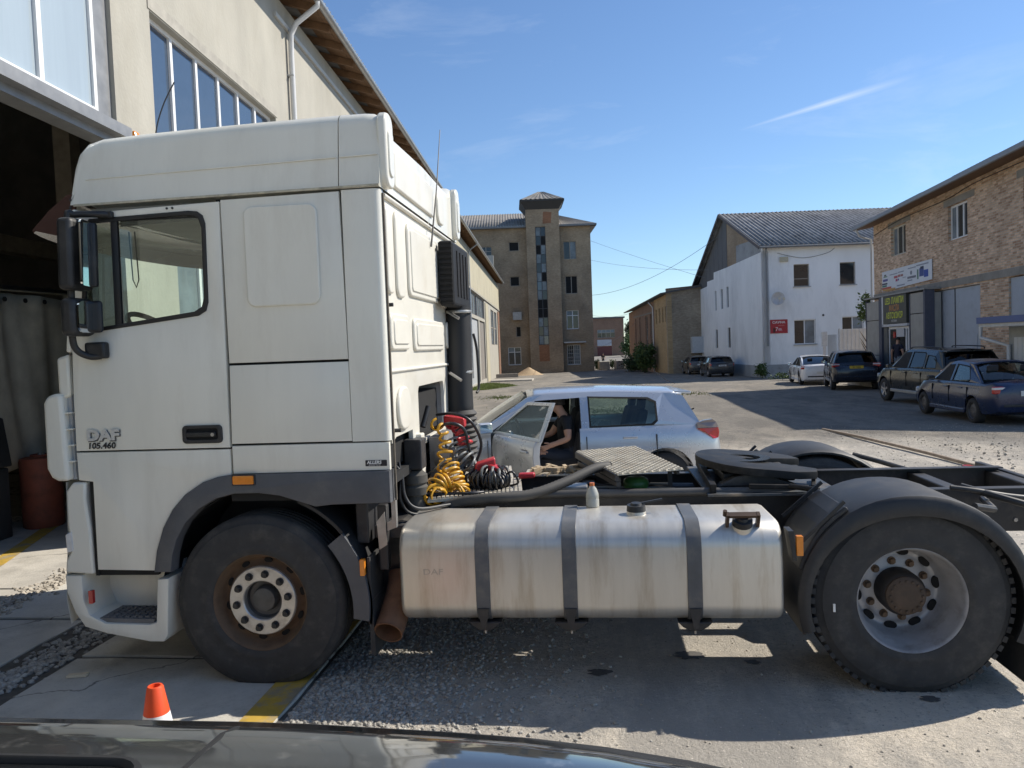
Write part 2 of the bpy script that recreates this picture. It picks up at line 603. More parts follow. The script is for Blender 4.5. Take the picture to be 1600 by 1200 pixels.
def yard_material():
    M = bpy.data.materials.new('dusty_yard')
    M.use_nodes = True
    t = M.node_tree
    b = t.nodes['Principled BSDF']
    n = t.nodes.new
    l = t.links.new
    co = n('ShaderNodeTexCoord')

    def noise(s, d=8, r=0.65, st=(1, 1, 1)):
        k = n('ShaderNodeTexNoise')
        mpn = n('ShaderNodeMapping')
        mpn.inputs['Scale'].default_value = st
        l(co.outputs['Object'], mpn.inputs['Vector'])
        l(mpn.outputs['Vector'], k.inputs['Vector'])
        k.inputs['Scale'].default_value = s
        k.inputs['Detail'].default_value = d
        k.inputs['Roughness'].default_value = r
        return k.outputs['Fac']

    def ramp(f, a, c):
        k = n('ShaderNodeMapRange')
        k.inputs['From Min'].default_value = a
        k.inputs['From Max'].default_value = c
        l(f, k.inputs['Value'])
        return k.outputs['Result']

    def mixc(f, c1, c2):
        k = n('ShaderNodeMixRGB')
        l(f, k.inputs['Fac'])
        for i, c in ((1, c1), (2, c2)):
            if isinstance(c, tuple):
                k.inputs[i].default_value = (*c, 1)
            else:
                l(c, k.inputs[i])
        return k.outputs['Color']
    base = mixc(ramp(noise(0.25, 6, 0.6, (1.6, 0.6, 1)), 0.40, 0.62), (0.335, 0.31, 0.27), (0.43, 0.385, 0.32))
    base = mixc(ramp(noise(1.7, 9, 0.7, (1, 0.5, 1)), 0.48, 0.66), base, (0.25, 0.235, 0.21))
    base = mixc(ramp(noise(9, 9, 0.75), 0.50, 0.72), base, (0.50, 0.45, 0.38))
    base = mixc(ramp(noise(30, 6, 0.85), 0.54, 0.66), base, (0.15, 0.135, 0.115))  # dark pits, deepened to stand for small shadows of stones
    base = mixc(ramp(noise(0.6, 9, 0.7, (1, 0.35, 1)), 0.50, 0.60), base, (0.27, 0.25, 0.22))
    vo = n('ShaderNodeTexVoronoi')
    vo.inputs['Scale'].default_value = 26
    l(co.outputs['Object'], vo.inputs['Vector'])
    base = mixc(ramp(vo.outputs['Distance'], 0.16, 0.05), base, (0.46, 0.42, 0.375))
    sp = n('ShaderNodeSeparateXYZ')
    l(co.outputs['Object'], sp.inputs[0])
    wob = n('ShaderNodeMath')
    wob.operation = 'MULTIPLY_ADD'
    l(noise(0.35, 5, 0.6), wob.inputs[0])
    wob.inputs[1].default_value = 9.0
    l(sp.outputs['Y'], wob.inputs[2])
    # pale trodden dust near the workshop, older grey asphalt further down the yard
    zone = ramp(wob.outputs[0], 11.0, 17.0)
    sc = n('ShaderNodeMapRange')
    l(zone, sc.inputs['Value'])
    sc.inputs['To Min'].default_value = 1.80
    sc.inputs['To Max'].default_value = 0.70
    vm = n('ShaderNodeVectorMath')
    vm.operation = 'SCALE'
    l(base, vm.inputs[0])
    l(sc.outputs['Result'], vm.inputs['Scale'])
    l(vm.outputs['Vector'], b.inputs['Base Color'])
    b.inputs['Roughness'].default_value = 0.95
    b.inputs['Specular IOR Level'].default_value = 0.15
    bp = n('ShaderNodeBump')
    bp.inputs['Distance'].default_value = 0.04
    bp.inputs['Strength'].default_value = 0.9
    ad = n('ShaderNodeMath')
    ad.operation = 'ADD'
    l(noise(38, 5, 0.8), ad.inputs[0])
    l(noise(7, 8, 0.7), ad.inputs[1])
    l(ad.outputs[0], bp.inputs['Height'])
    l(bp.outputs['Normal'], b.inputs['Normal'])
    return M


YARD = yard_material()
xs = [-400, -120, -60, -30] + [-20 + i * 1.0 for i in range(0, 55)] + [45, 70, 120, 400]
ys = [-300, -80, -30, -12] + [-8 + i * 1.0 for i in range(0, 100)] + [100, 120, 160, 220, 400, 1200]
rg = random.Random(3)


def yz(x, y):
    z = gz(y)
    if -4 < x < 9 and y > 6:
        z += 0.02 * sin(x * 1.7 + y * 0.6) * min(1, (y - 6) / 4)
    return z


gridsheet('ground', xs, ys, yz, YARD)

CONC = mat('old_concrete', (0.52, 0.495, 0.435), 0.9, var=0.16, scale=2.2, c2=(0.31, 0.29, 0.25), s2=1.4, a2=0.75, bump=0.003, bscale=55, spec=0.2)
CONC2 = mat('pale_concrete', (0.47, 0.44, 0.385), 0.9, var=0.14, scale=2.4, c2=(0.25, 0.235, 0.205), s2=1.8, a2=0.7, bump=0.003, bscale=55, spec=0.2)
add_cracks(CONC, 0.55, 0.006, (0.10, 0.095, 0.085), 45, 0.45)
add_cracks(CONC2, 0.5, 0.006, (0.14, 0.13, 0.115), 45, 0.4)
YELLOW = mat('worn_yellow_paint', (0.46, 0.30, 0.045), 0.8, var=0.15, scale=14, c2=(0.27, 0.235, 0.17), s2=5, a2=0.9, t2=(0.5, 0.62))

# concrete apron in front of the workshop door, laid as slabs with open joints
ap = tag(MB().box(-14.5, 0.30, -9.0, 9.0, 0.002, 0.006).build('apron_bed', mat('joint_dirt', (0.085, 0.08, 0.07), 0.95, var=0.3, scale=20)), kind='structure')
sb = random.Random(11)


def slab(x0, x1, y0, y1, material):
    j = lambda a: a + sb.uniform(-0.008, 0.008)
    pts = []
    for (ax, ay), (bx, by) in (((x0, y0), (x1, y0)), ((x1, y0), (x1, y1)), ((x1, y1), (x0, y1)), ((x0, y1), (x0, y0))):
        k = max(2, int((abs(ax - bx) + abs(ay - by)) / 0.25))
        for i in range(k):
            pts.append((j(ax + (bx - ax) * i / k), j(ay + (by - ay) * i / k)))
    h = 0.020 + sb.uniform(-0.004, 0.004)
    MB().prism(pts, lambda u, v, t: (u, v, t), 0.003, h).build('slab', material, ap, bevel=0.004, seg=1)


g = 0.022
for (x0, x1, cutsy) in ((-1.50, 0.30, (-8.5, -5.2, -2.1, 0.42, 3.1, 6.0, 8.8)), (-2.86, -1.93, (-8.5, -4.4, -1.2, 1.15, 3.6, 6.4, 8.8))):
    for a, c in zip(cutsy[:-1], cutsy[1:]):
        slab(x0 + g, x1 - g, a + g, c - g, CONC)
for (x0, x1) in ((-5.4, -2.9), (-8.2, -5.4), (-11.2, -8.2), (-14.2, -11.2)):
    for a, c in zip((-8.5, -4.6, -1.4, 1.9, 5.0, 8.8)[:-1], (-4.6, -1.4, 1.9, 5.0, 8.8)):
        slab(x0 + g, x1 - g, a + g, c - g, CONC2)
# painted lines
tag(MB().box(0.075, 0.272, -3.4, 8.2, 0.0255, 0.0275).build('floor_marking', YELLOW), kind='structure')
tag(MB().obox((-4.25, 3.3, 0.0265), (0.08, 0.03, 0), (-0.45, 1.15, 0), (0, 0, 0.001)).build('floor_marking', YELLOW), kind='structure')


# crushed stone: strips between the slabs and the dark bed beside the truck
def stones(name, label, regions, count, r0, r1, material, zf, seed):
    rnd = random.Random(seed)
    b = MB()
    for _ in range(count):
        x, y, k = regions(rnd)
        r = rnd.uniform(r0, r1) * k
        ico(b, (x, y, zf(x, y) + r * 0.25), r, 0.28, 0.7, rnd)
    o = b.build(name, material, None, recalc=False)
    return tag(o, label, name.replace('_', ' '), kind='stuff')


STONE = mat('crushed_stone', (0.37, 0.35, 0.31), 0.9, var=0.5, scale=22, spec=0.25)
STONEL = mat('pale_stone', (0.40, 0.36, 0.30), 0.9, var=0.35, scale=14, spec=0.2)


def reg_bed(r):
    while True:
        x = 0.31 + abs(r.gauss(0, 0.75))
        y = r.uniform(-1.1, 3.2)
        if x < 3.3 and r.random() < 1.35 - 0.55 * x:
            return x, y, 1.0


stones('dark_gravel', 'dark crushed stone beside the yellow line under the tractor unit', reg_bed, 12000, 0.004, 0.0175, STONE, lambda x, y: 0.0, 21)
stones('joint_gravel', 'grey gravel filling the wide joint between concrete slabs', lambda r: (r.gauss(-1.71, 0.085), r.uniform(-2.2, 4.5), 1.0), 2600, 0.010, 0.026, STONE, lambda x, y: 0.006, 22)
stones('pale_gravel', 'pale sunlit gravel along the workshop threshold', lambda r: (r.gauss(-2.92, 0.10), r.uniform(-1.0, 3.9), 1.0), 1500, 0.008, 0.028, STONEL, lambda x, y: 0.018, 23)


def reg_yard(r):
    x, y = r.uniform(0.5, 11), r.uniform(-1.6, 14)
    return x, y, r.choice((0.35, 0.45, 0.5, 0.6, 0.8, 1.3 if x > 6.5 else 0.5))


stones('loose_pebbles', 'loose pebbles scattered over the dusty yard', reg_yard, 9500, 0.006, 0.016, STONEL, lambda x, y: yz(x, y), 24)
# rubble heap at the right of the yard
stones('rubble', 'broken stone strewn beside the half buried rail', lambda r: (r.uniform(7.9, 11.5), r.uniform(5.6, 10.2), 1.0), 320, 0.008, 0.03, STONEL, lambda x, y: yz(x, y), 25)
b = MB()
pts = [(7.04, 13.3, gz(13.3) + 0.02), (7.22, 11.5, 0.0), (7.47, 8.9, 0.03), (7.68, 6.4, 0.03), (7.95, 3.4, 0.02)]
for p, q in zip(pts[:-1], pts[1:]):
    b.bar(p, q, 0.045, 0.05)
tag(b.build('buried_rail', mat('rail_rust', (0.30, 0.235, 0.175), 0.8, var=0.3, scale=10), None, bevel=0.01), 'long rusty rail half buried across the yard at right', 'rail')
# oil stains
b = MB()
OIL = mat('oil_stain', (0.10, 0.095, 0.088), 0.6, var=0.3, scale=20)
ro = random.Random(5)
for x, y, r in ((2.05, 0.28, 0.07), (2.62, 0.55, 0.09), (3.0, 0.45, 0.045), (3.86, -0.03, 0.05)):
    k = 26
    b.add([(x + r * cos(2 * pi * i / k) * ro.uniform(.65, 1.35), y + 0.7 * r * sin(2 * pi * i / k) * ro.uniform(.8, 1.2), 0.005) for i in range(k)], [tuple(range(k))])
tag(b.build('oil_stain', OIL), kind='structure')
# ------------------------------------------------------------------ the tractor unit
T = thing('semi_truck', 'white semi truck tractor unit with bare chassis parked before the workshop', 'truck', (0, 0, 0))
CW = 2.49                                   # cab width
XY = lambda y0: (lambda u, v, t: (u, y0 + t, v))          # near side: outline in X, Z, depth along +Y
XYF = lambda y0: (lambda u, v, t: (u, y0 - t, v))         # far side


def both(name, outer, holes, thick, material, y=0.0, bevel=0.006):
    o = panel(name, outer, holes, XY(y), thick, material, T, bevel)
    q = panel(name, outer, holes, XYF(CW - y), thick, material, T, bevel)
    return o, q


# --- roof: lofted shell with rounded shoulders, in a main piece and a rear fairing
RT = [(-1.045, 2.985), (-1.03, 3.10), (-1.005, 3.22), (-0.975, 3.305), (-0.92, 3.362), (-0.83, 3.388), (-0.6, 3.402), (-0.3, 3.412), (0.15, 3.424), (0.627, 3.432)]
RT2 = [(0.632, 3.432), (0.78, 3.432), (0.835, 3.426), (0.862, 3.41), (0.872, 3.38)]
HALF = CW / 2


def bulge(y, k):
    s = abs(y - HALF) / HALF
    return -k * (1 - s ** 2.6)


def roof_section(x, top, front, dip):
    pts = []
    zb = 2.978
    H = max(0.004, top - zb)
    R = min(0.085, H * 0.8)
    lean = 0.055
    for z in (zb, zb + H * 0.33, zb + H * 0.34 + 0.004, zb + (H - R) * 0.75, top - R):
        yy = lean * (z - zb) / 0.43
        pts.append((yy, z))
    y0 = lean * (top - R - zb) / 0.43
    for i in range(1, 6):
        a = radians(90 * i / 5)
        pts.append((y0 + R * (1 - cos(a)) * 0.9, top - R + R * sin(a)))
    for s in (0.16, 0.24, 0.32, 0.5, 0.8, HALF):
        d = dip * max(0, min(1, (s - 0.16) / 0.14))
        pts.append((s, top + 0.03 * (s / HALF) - d))
    full = pts + [(CW - y, z) for y, z in pts[-2::-1]]
    return [(x + bulge(y, front), y, z) for y, z in full]


b = MB()
rows = []
for x, z in RT:
    fr = 0.26 * max(0, min(1, (-0.25 - x) / 0.75))
    rows.append(roof_section(x, z, fr, 0.0))
b.grid(rows)
b.build('roof', WHITE, T, smooth=38)
b = MB()
rows = [roof_section(x, z, 0, 0.075) for x, z in RT2]
rows.append([(0.874, p[1], min(p[2], 3.36)) for p in rows[-1]])
b.grid(rows)
# closing back face of the fairing
last = rows[-1]
n = len(last)
b.add([*last, *[(0.874, p[1], 2.978) for p in last]], [(i, i + 1, i + 1 + n, i + n) for i in range(n - 1)])
b.build('roof_fairing', WHITE, T, smooth=38)
# fairing wings on the rear corners
for ya, yb in ((0.03, 0.20), (CW - 0.20, CW - 0.03)):
    MB().prism(rrect(ya, yb, 2.985, 3.425, 0.07), lambda u, v, t: (0.872 + t, u, v), -0.01, 0.045).build('fairing_wing', WHITE, T, smooth=40, bevel=0.012)
    yc = (ya + yb) / 2
    MB().prism(rrect(yc - 0.05, yc + 0.05, 3.05, 3.33, 0.045), lambda u, v, t: (0.917 + t, u, v), -0.01, 0.010).build('pressed_panel', WHITE, T, smooth=40, bevel=0.006)
for y in (0.0, CW):
    s = -1 if y == 0 else 1
    MB().bar((-1.02, y + s * 0.004, 2.974), (0.87, y + s * 0.004, 2.988), 0.010, 0.013).build('roof_seam', mat('aged_sealant', (0.46, 0.42, 0.32), 0.8, var=0.3, scale=20), T)
MB().bar((-0.95, -0.012 + 0.030, 3.13), (0.62, 0.018, 3.165), 0.008, 0.010).build('roof_moulding', WHITE, T, bevel=0.003)
MB().bar((0.637, 0.018, 3.165), (0.865, 0.018, 3.17), 0.008, 0.010).build('roof_moulding', WHITE, T, bevel=0.003)

# --- inner shell: dark backing behind the seams, headliner, floor
INNER = mat('cab_lining', (0.30, 0.30, 0.285), 0.85, var=0.1)
b = MB()
b.box(-0.95, 0.84, 0.06, CW - 0.06, 2.93, 2.96)
b.build('headliner', INNER, T)
for y0, y1 in ((0.034, 0.05), (CW - 0.05, CW - 0.034)):
    MB().box(-0.14, 0.85, y0, y1, 1.15, 2.965).build('inner_lining', SEAM, T)
MB().box(-1.05, 0.85, 0.06, CW - 0.06, 1.22, 1.28).build('cab_floor', SEAM, T)

# --- side panels of the sleeper
both('side_panel', [(-0.094, 1.988), (0.640, 1.988), (0.628, 2.966), (-0.096, 2.956)], [], 0.03, WHITE)
both('locker_door', [(-0.105, 1.503), (0.640, 1.503), (0.640, 1.974), (-0.094, 1.974)], [], 0.03, WHITE)
both('lower_side_panel', [(-0.105, 1.322), (0.862, 1.328), (0.862, 1.492), (-0.105, 1.490)], [], 0.03, WHITE)
for y in (0.0, CW):
    s = 1 if y == 0 else -1
    plan = [(0.6435, 0)] + [(0.83, 0.0)] + [(0.83 + 0.042 * sin(radians(a)), 0.042 * (1 - cos(radians(a)))) for a in (15, 30, 45, 60, 75, 90)] + [(0.872, 0.07), (0.84, 0.07), (0.84, 0.03), (0.6435, 0.03)]
    MB().prism(plan, lambda u, v, t: (u, y + s * v, t), 1.50, 2.970).build('corner_panel', WHITE, T, smooth=30)
    # pressed window blank
    MB().prism(rrect(0.045, 0.495, 2.315, 2.905, 0.055, 6), lambda u, v, t: (u, y - s * t, v), -0.004, 0.016).build('pressed_panel', WHITE, T, smooth=30, bevel=0.0155, seg=4)

# --- doors
door_up = [(-1.005, 2.925), (-1.06, 2.50), (-1.095, 2.09), (-1.105, 1.80), (-1.108, 1.482), (-0.118, 1.482), (-0.112, 2.02), (-0.104, 2.948)]
win = [(-0.955, 2.845), (-0.925, 2.885), (-0.30, 2.900), (-0.245, 2.893), (-0.212, 2.868), (-0.198, 2.82), (-0.206, 2.36), (-0.222, 2.310), (-0.27, 2.283), (-0.98, 2.207), (-1.015, 2.225), (-1.01, 2.35)]
door_lo = [(-1.108, 1.472), (-1.105, 1.302), (-1.012, 1.290), (-1.016, 0.742), (-0.645, 0.735), (-0.622, 0.86), (-0.572, 1.00), (-0.505, 1.11), (-0.42, 1.20), (-0.30, 1.275), (-0.21, 1.302), (-0.118, 1.318), (-0.118, 1.472)]
FRAME = mat('window_rubber', (0.012, 0.012, 0.013), 0.5, var=0.1)


def shrink(poly, d):
    cx = sum(p[0] for p in poly) / len(poly)
    cy = sum(p[1] for p in poly) / len(poly)
    r = []
    for x, y in poly:
        dx, dy = x - cx, y - cy
        r.append((x - d * (1 if dx > 0 else -1) * min(1, abs(dx) / 0.2), y - d * (1 if dy > 0 else -1) * min(1, abs(dy) / 0.15)))
    return r


def make_door(fn, sgn):
    d = panel('door', door_up, [win], fn(0), 0.045, WHITE, T, 0.006)
    panel('lower_panel', door_lo, [], fn(0.0), 0.04, WHITE, d, 0.006)
    panel('window_frame', shrink(win, -0.004), [shrink(win, 0.022)], fn(-0.006), 0.02, FRAME, d, 0.003)
    panel('window_post', [(-0.795, 2.885), (-0.752, 2.888), (-0.760, 2.245), (-0.803, 2.242)], [], fn(-0.002), 0.02, FRAME, d, 0.003)
    a = shrink(win, 0.02)
    panel('window_pane', [(-0.745, 2.865), (-0.745, 2.25), (-0.27, 2.30), (-0.232, 2.33), (-0.226, 2.36), (-0.218, 2.82), (-0.24, 2.86)], [], fn(0.006), 0.005, GLASS, d)
    panel('window_pane', [(-0.80, 2.86), (-0.80, 2.245), (-0.98, 2.23), (-0.99, 2.35), (-0.94, 2.84), (-0.92, 2.862)], [], fn(0.006), 0.005, GLASS, d)
    panel('window_shade', [(-0.74, 2.872), (-0.74, 2.835), (-0.24, 2.850), (-0.24, 2.876)], [], fn(0.013), 0.006, FRAME, d)
    h = panel('door_handle', rrect(-0.410, -0.158, 1.512, 1.622, 0.025), [rrect(-0.385, -0.185, 1.535, 1.603, 0.015)], fn(-0.012), 0.02, BLACKPL, d, 0.004)
    panel('handle_recess', rrect(-0.39, -0.18, 1.53, 1.608, 0.01), [], fn(-0.002), 0.004, DARK, d)
    panel('handle_bar', rrect(-0.385, -0.195, 1.553, 1.580, 0.01), [], fn(-0.018), 0.014, BLACKPL, d, 0.004)
    MB().cyl(fn(-0.02)(-0.215, 1.565, 0), fn(-0.02)(-0.215, 1.565, 0.012), 0.011).build('lock', STEEL, d)
    return d


dn = make_door(XY, 1)
df = make_door(lambda d: XYF(CW - d), -1)
ft = lambda x0, z0: (lambda u, v, t: (x0 + u, -0.004 + t, z0 + v))
text('lettering', 'DAF', 0.088, lambda u, v, t: (-1.030 + u, -0.008 + t, 1.548 + v + 0.004 * u), mat('badge_silver', (0.62, 0.62, 0.60), 0.3, metal=0.3, var=0.05), dn, sx=1.28, bold=0.004, depth=0.003)
text('lettering', '105.460', 0.052, lambda u, v, t: (-1.030 + u, -0.006 + t, 1.496 + v), INK, dn, sx=1.10, bold=0.0016, shear=0.12)
text('lettering_edge', 'DAF', 0.088, lambda u, v, t: (-1.025 + u, -0.0045 + t, 1.543 + v + 0.004 * u), mat('badge_edge_paint', (0.10, 0.10, 0.10), 0.4, var=0.05), dn, sx=1.28, bold=0.0055)  # dark offset copy, gives the silver letters their dark edges
pl_ = panel('maker_plate', rrect(0.715, 0.845, 1.352, 1.388, 0.004), [], XY(-0.003), 0.003, INK, T)
text('lettering', 'ALLERS', 0.027, lambda u, v, t: (0.725 + u, -0.0045 + t, 1.366 + v), INKW, pl_, sx=1.0, bold=0.0008, shear=0.15)
text('lettering', 'EXCLUSIVE TRUCKS', 0.008, lambda u, v, t: (0.735 + u, -0.0045 + t, 1.356 + v), INKW, pl_, sx=1.0)
for x in (-0.43, -0.395):
    MB().cyl((x, 0.002, 2.925), (x, -0.004, 2.925), 0.007, n=10).build('screw', INK, T)

# --- rear wall with pressed panels and the two pockets
MB().box(0.62, 0.80, 0.10, CW - 0.10, 1.30, 1.72).build('inner_bulkhead', DARK, T)
YZ = lambda x0: (lambda u, v, t: (x0 - t, u, v))
RW = mat('truck_cream', (0.69, 0.665, 0.585), 0.42, var=0.04, scale=3, c2=(0.50, 0.43, 0.31), s2=4, a2=0.35, coat=0.15, t2=(0.52, 0.75))
rear = panel('rear_wall', [(0.075, 1.47), (0.18, 1.50), (0.60, 1.50), (0.63, 1.30), (0.72, 1.30), (0.79, 1.36), (1.72, 1.36), (1.80, 1.42), (2.30, 1.50), (2.415, 1.50), (2.415, 2.972), (0.075, 2.972)],
             [rrect(0.80, 1.70, 1.40, 1.775, 0.05)], YZ(0.862), 0.03, RW, T, 0.006)
for ya, yb, za, zb, r in ((0.09, 0.225, 2.37, 2.90, 0.05), (0.31, 0.50, 2.36, 2.90, 0.06), (0.62, 1.60, 2.385, 2.87, 0.06), (1.74, 1.92, 2.36, 2.90, 0.06),
                          (0.10, 0.56, 2.03, 2.255, 0.05), (0.70, 1.70, 2.02, 2.245, 0.05), (1.84, 2.3, 2.03, 2.25, 0.05), (0.30, 1.45, 3.03, 3.26, 0.02), (1.62, 1.86, 3.02, 3.27, 0.08)):
    xo = 0.874 if za > 2.97 else 0.862
    MB().prism(rrect(ya, yb, za, zb, r, 5), lambda u, v, t: (xo + t, u, v), -0.005, 0.020).build('pressed_panel', RW, rear, smooth=30, bevel=0.016, seg=3)
    if za < 2.97 and yb - ya > 0.3:
        MB().prism(rrect(ya + 0.05, yb - 0.05, za + 0.035, zb - 0.035, 0.03, 4), lambda u, v, t: (xo + t, u, v), 0.015, 0.028).build('pressed_panel', RW, rear, smooth=30, bevel=0.007, seg=2)
b = MB()
b.tube([(0.872, 0.08, 2.945), (0.872, 2.40, 2.945)], 0.014)
b.tube([(0.866, 0.08, 1.905), (0.866, 2.40, 1.900)], 0.012)
b.build('wall_ridge', RW, rear, smooth=60)
b = MB()
b.box(0.55, 0.835, 0.80, 1.70, 1.775, 1.80)
b.box(0.55, 0.57, 0.80, 1.70, 1.34, 1.775)
b.box(0.55, 0.835, 0.775, 0.80, 1.34, 1.80)
b.box(0.55, 0.835, 1.70, 1.725, 1.34, 1.80)
b.build('wall_pocket', mat('pocket_grey', (0.36, 0.35, 0.33), 0.7, var=0.2, scale=6, c2=(0.16, 0.12, 0.09), s2=4, a2=0.6), rear)
MB().prism(rrect(0.20, 0.50, 1.53, 1.80, 0.12, 6), lambda u, v, t: (0.862 + t, u, v), -0.005, 0.024).build('pressed_panel', RW, rear, smooth=30, bevel=0.022, seg=4)
for y, z in ((0.14, 1.545), (0.09, 2.30), (1.45, 2.79)):
    MB().cyl((0.862, y, z), (0.90, y, z), 0.012, n=10).build('bracket', BLACKPL, rear)
MB().cyl((0.85, 0.95, 1.48), (0.88, 1.02, 1.62), 0.02, n=10).build('pocket_lever', BLACKPL, rear, smooth=40)
# dark weather strip down the rear near corner
MB().bar((0.878, 0.052, 1.14), (0.878, 0.050, 2.95), 0.010, 0.018, (0, 1, 0)).build('corner_strip', mat('strip_brown', (0.10, 0.085, 0.065), 0.7, var=0.3, scale=30), T)

# --- front: lofted skin, windscreen, visor, deflectors, lamps, bumper
def front_rows(zs, n=22):
    rows = []
    for x, z, k in zs:
        rows.append([(x + bulge(CW * i / n, k), CW * i / n, z) for i in range(n + 1)])
    return rows


b = MB()
b.grid(front_rows([(-1.118, 1.30, 0.24), (-1.122, 1.6, 0.25), (-1.118, 1.83, 0.25), (-1.113, 2.09, 0.24)]))
b.build('front_panel', WHITE, T, smooth=50)
b = MB()
b.grid(front_rows([(-1.10, 2.11, 0.23), (-1.02, 2.93, 0.22)]))
b.build('windscreen', GLASS, T, smooth=50)
for y in (0.012, CW - 0.012):
    MB().bar((-1.112, y, 2.09), (-1.018, y, 2.95), 0.03, 0.05, (0, 1, 0)).build('windscreen_pillar', WHITE, T, bevel=0.01)
b = MB()
prof = [(-1.015, 3.045), (-1.075, 3.040), (-1.20, 2.95), (-1.31, 2.845), (-1.30, 2.828), (-1.19, 2.925), (-1.075, 3.015), (-1.02, 3.022)]
b.grid([[(x + bulge(0.02 + (CW - 0.04) * i / 18, 0.24), 0.02 + (CW - 0.04) * i / 18, z) for x, z in prof] for i in range(19)], True, True)
vis = b.build('sun_visor', mat('visor_smoke', (0.075, 0.038, 0.030), 0.25, var=0.1, coat=0.3), T, smooth=40)
for yy in (0.015, CW - 0.015):
    MB().prism([(-1.008, 3.045), (-1.07, 3.045), (-1.20, 2.95), (-1.31, 2.842), (-1.12, 2.795), (-1.03, 2.90)], lambda u, v, t: (u, yy + t, v), -0.006, 0.006).build('visor_cheek', MATS['visor_smoke'], vis)
    for x, z in ((-1.045, 3.01), (-1.05, 2.965)):
        MB().cyl((x, yy - 0.012, z), (x, yy + 0.012, z), 0.009, n=10).build('bolt', BLACKPL, vis)

for y, s in ((0.0, 1), (CW, -1)):
    f = lambda u, v, t, y=y, s=s: (u, y + s * t, v)
    # upper corner piece
    MB().prism([(-1.205, 2.06), (-1.120, 2.08), (-1.120, 1.82), (-1.205, 1.80)], f, 0.0, 0.12).build('corner_trim', WHITE, T, smooth=40, bevel=0.02)
    # air deflector with an open slot behind it
    dpoly = [(-1.285, 1.78), (-1.262, 1.825), (-1.215, 1.840), (-1.165, 1.838), (-1.162, 1.80), (-1.150, 1.36), (-1.150, 1.302), (-1.22, 1.302), (-1.262, 1.325), (-1.290, 1.38)]
    dfl = MB().prism(dpoly, f, -0.035, 0.10).build('air_deflector', WHITE, T, smooth=40, bevel=0.022, seg=3)
    MB().box(-1.165, -1.122, min(y + s * 0.02, y + s * 0.05), max(y + s * 0.02, y + s * 0.05), 1.305, 1.835).build('deflector_slot', mat('slot_grey', (0.36, 0.37, 0.38), 0.6), dfl)
    for z in (1.42, 1.52, 1.62, 1.72):
        MB().box(-1.17, -1.118, min(y - s * 0.012, y + s * 0.03), max(y - s * 0.012, y + s * 0.03), z - 0.004, z + 0.004).build('slat', WHITE, dfl)
    # headlamp housing below
    hl = MB().prism([(-1.195, 1.235), (-1.15, 1.288), (-1.062, 1.288), (-1.072, 1.18), (-1.052, 0.99), (-1.046, 0.712), (-1.235, 0.722), (-1.225, 0.80), (-1.19, 0.86), (-1.200, 1.05)], f, 0.0, 0.16).build('headlamp_housing', WHITE, T, smooth=40, bevel=0.014)
    MB().prism([(-1.215, 0.965), (-1.172, 0.985), (-1.168, 0.86), (-1.210, 0.85)], f, -0.006, 0.14).build('headlamp', CLEARL, hl, bevel=0.006)
    MB().prism([(-1.048, 1.285), (-1.02, 1.285), (-1.022, 0.70), (-1.044, 0.70)], f, 0.02, 0.10).build('side_gap', SEAM, T)
    # bumper corner with the step pocket
    bo = [(-1.238, 0.705), (-1.232, 0.60), (-1.185, 0.47), (-1.125, 0.382), (-0.98, 0.340), (-0.70, 0.290), (-0.615, 0.290), (-0.585, 0.33), (-0.558, 0.685), (-0.630, 0.680), (-0.655, 0.41), (-0.70, 0.398), (-0.99, 0.405), (-1.09, 0.455), (-1.125, 0.55), (-1.128, 0.705)]
    bp_ = panel('bumper', bo, [], f if s == 1 else f, 0.30, WHITE, T, 0.012)
    MB().box(-1.14, -0.60, min(y + s * 0.27, y + s * 0.30), max(y + s * 0.27, y + s * 0.30), 0.36, 0.735).build('step_back', WHITE, bp_)
    MB().prism([(-1.04, 0.405), (-0.68, 0.398), (-0.68, 0.425), (-1.04, 0.432)], f, 0.02, 0.26).build('step_tread', mat('step_grey', (0.15, 0.15, 0.15), 0.7, var=0.2), bp_)
    for i in range(8):
        for j in range(5):
            x = -1.02 + i * 0.045
            yy = y + s * (0.04 + j * 0.045)
            MB().box(x, x + 0.028, yy, yy + s * 0.02, 0.427, 0.437).build('tread_stud', MATS['step_grey'], bp_) if s == 1 else None
    MB().prism(rrect(-1.088, -1.060, 0.53, 0.612, 0.006), f, -0.004, 0.02).build('reflector', REDL, bp_) if s == 1 else None
    MB().box(-1.02, -0.64, min(y + s * 0.03, y + s * 0.06), max(y + s * 0.03, y + s * 0.06), 0.70, 0.74).build('door_sill', SEAM, T)
    # wheel arch trim and liner
    arch = [(-0.640, 0.728), (-0.616, 0.86), (-0.566, 1.00), (-0.50, 1.11), (-0.415, 1.20), (-0.295, 1.277), (-0.205, 1.306), (-0.115, 1.320), (0.862, 1.326), (0.862, 1.135), (0.50, 1.128), (0.40, 1.118), (0.30, 1.150), (0.18, 1.188), (0.05, 1.205), (-0.10, 1.204), (-0.22, 1.175), (-0.33, 1.115), (-0.42, 1.03), (-0.48, 0.93), (-0.515, 0.83), (-0.53, 0.728)]
    panel('wheel_arch_trim', arch, [], lambda u, v, t, y=y, s=s: (u, y + s * (t - 0.018), v), 0.09, GREYPL, T, 0.012)
    lin = MB()
    R_, cz = 0.69, 0.52
    rows = []
    for k in range(16):
        a = radians(10 + 168 * k / 15)
        rows.append([(R_ * cos(a) * 0.93, y + s * 0.06, cz + R_ * sin(a)), (R_ * cos(a) * 0.93, y + s * 0.62, cz + R_ * sin(a))])
    lin.grid(rows)
    lin.box(-0.65, 0.65, min(y + s * 0.62, y + s * 0.64), max(y + s * 0.62, y + s * 0.64), 0.45, 1.24)
    lin.build('wheel_arch_liner', BLACKPL, T)
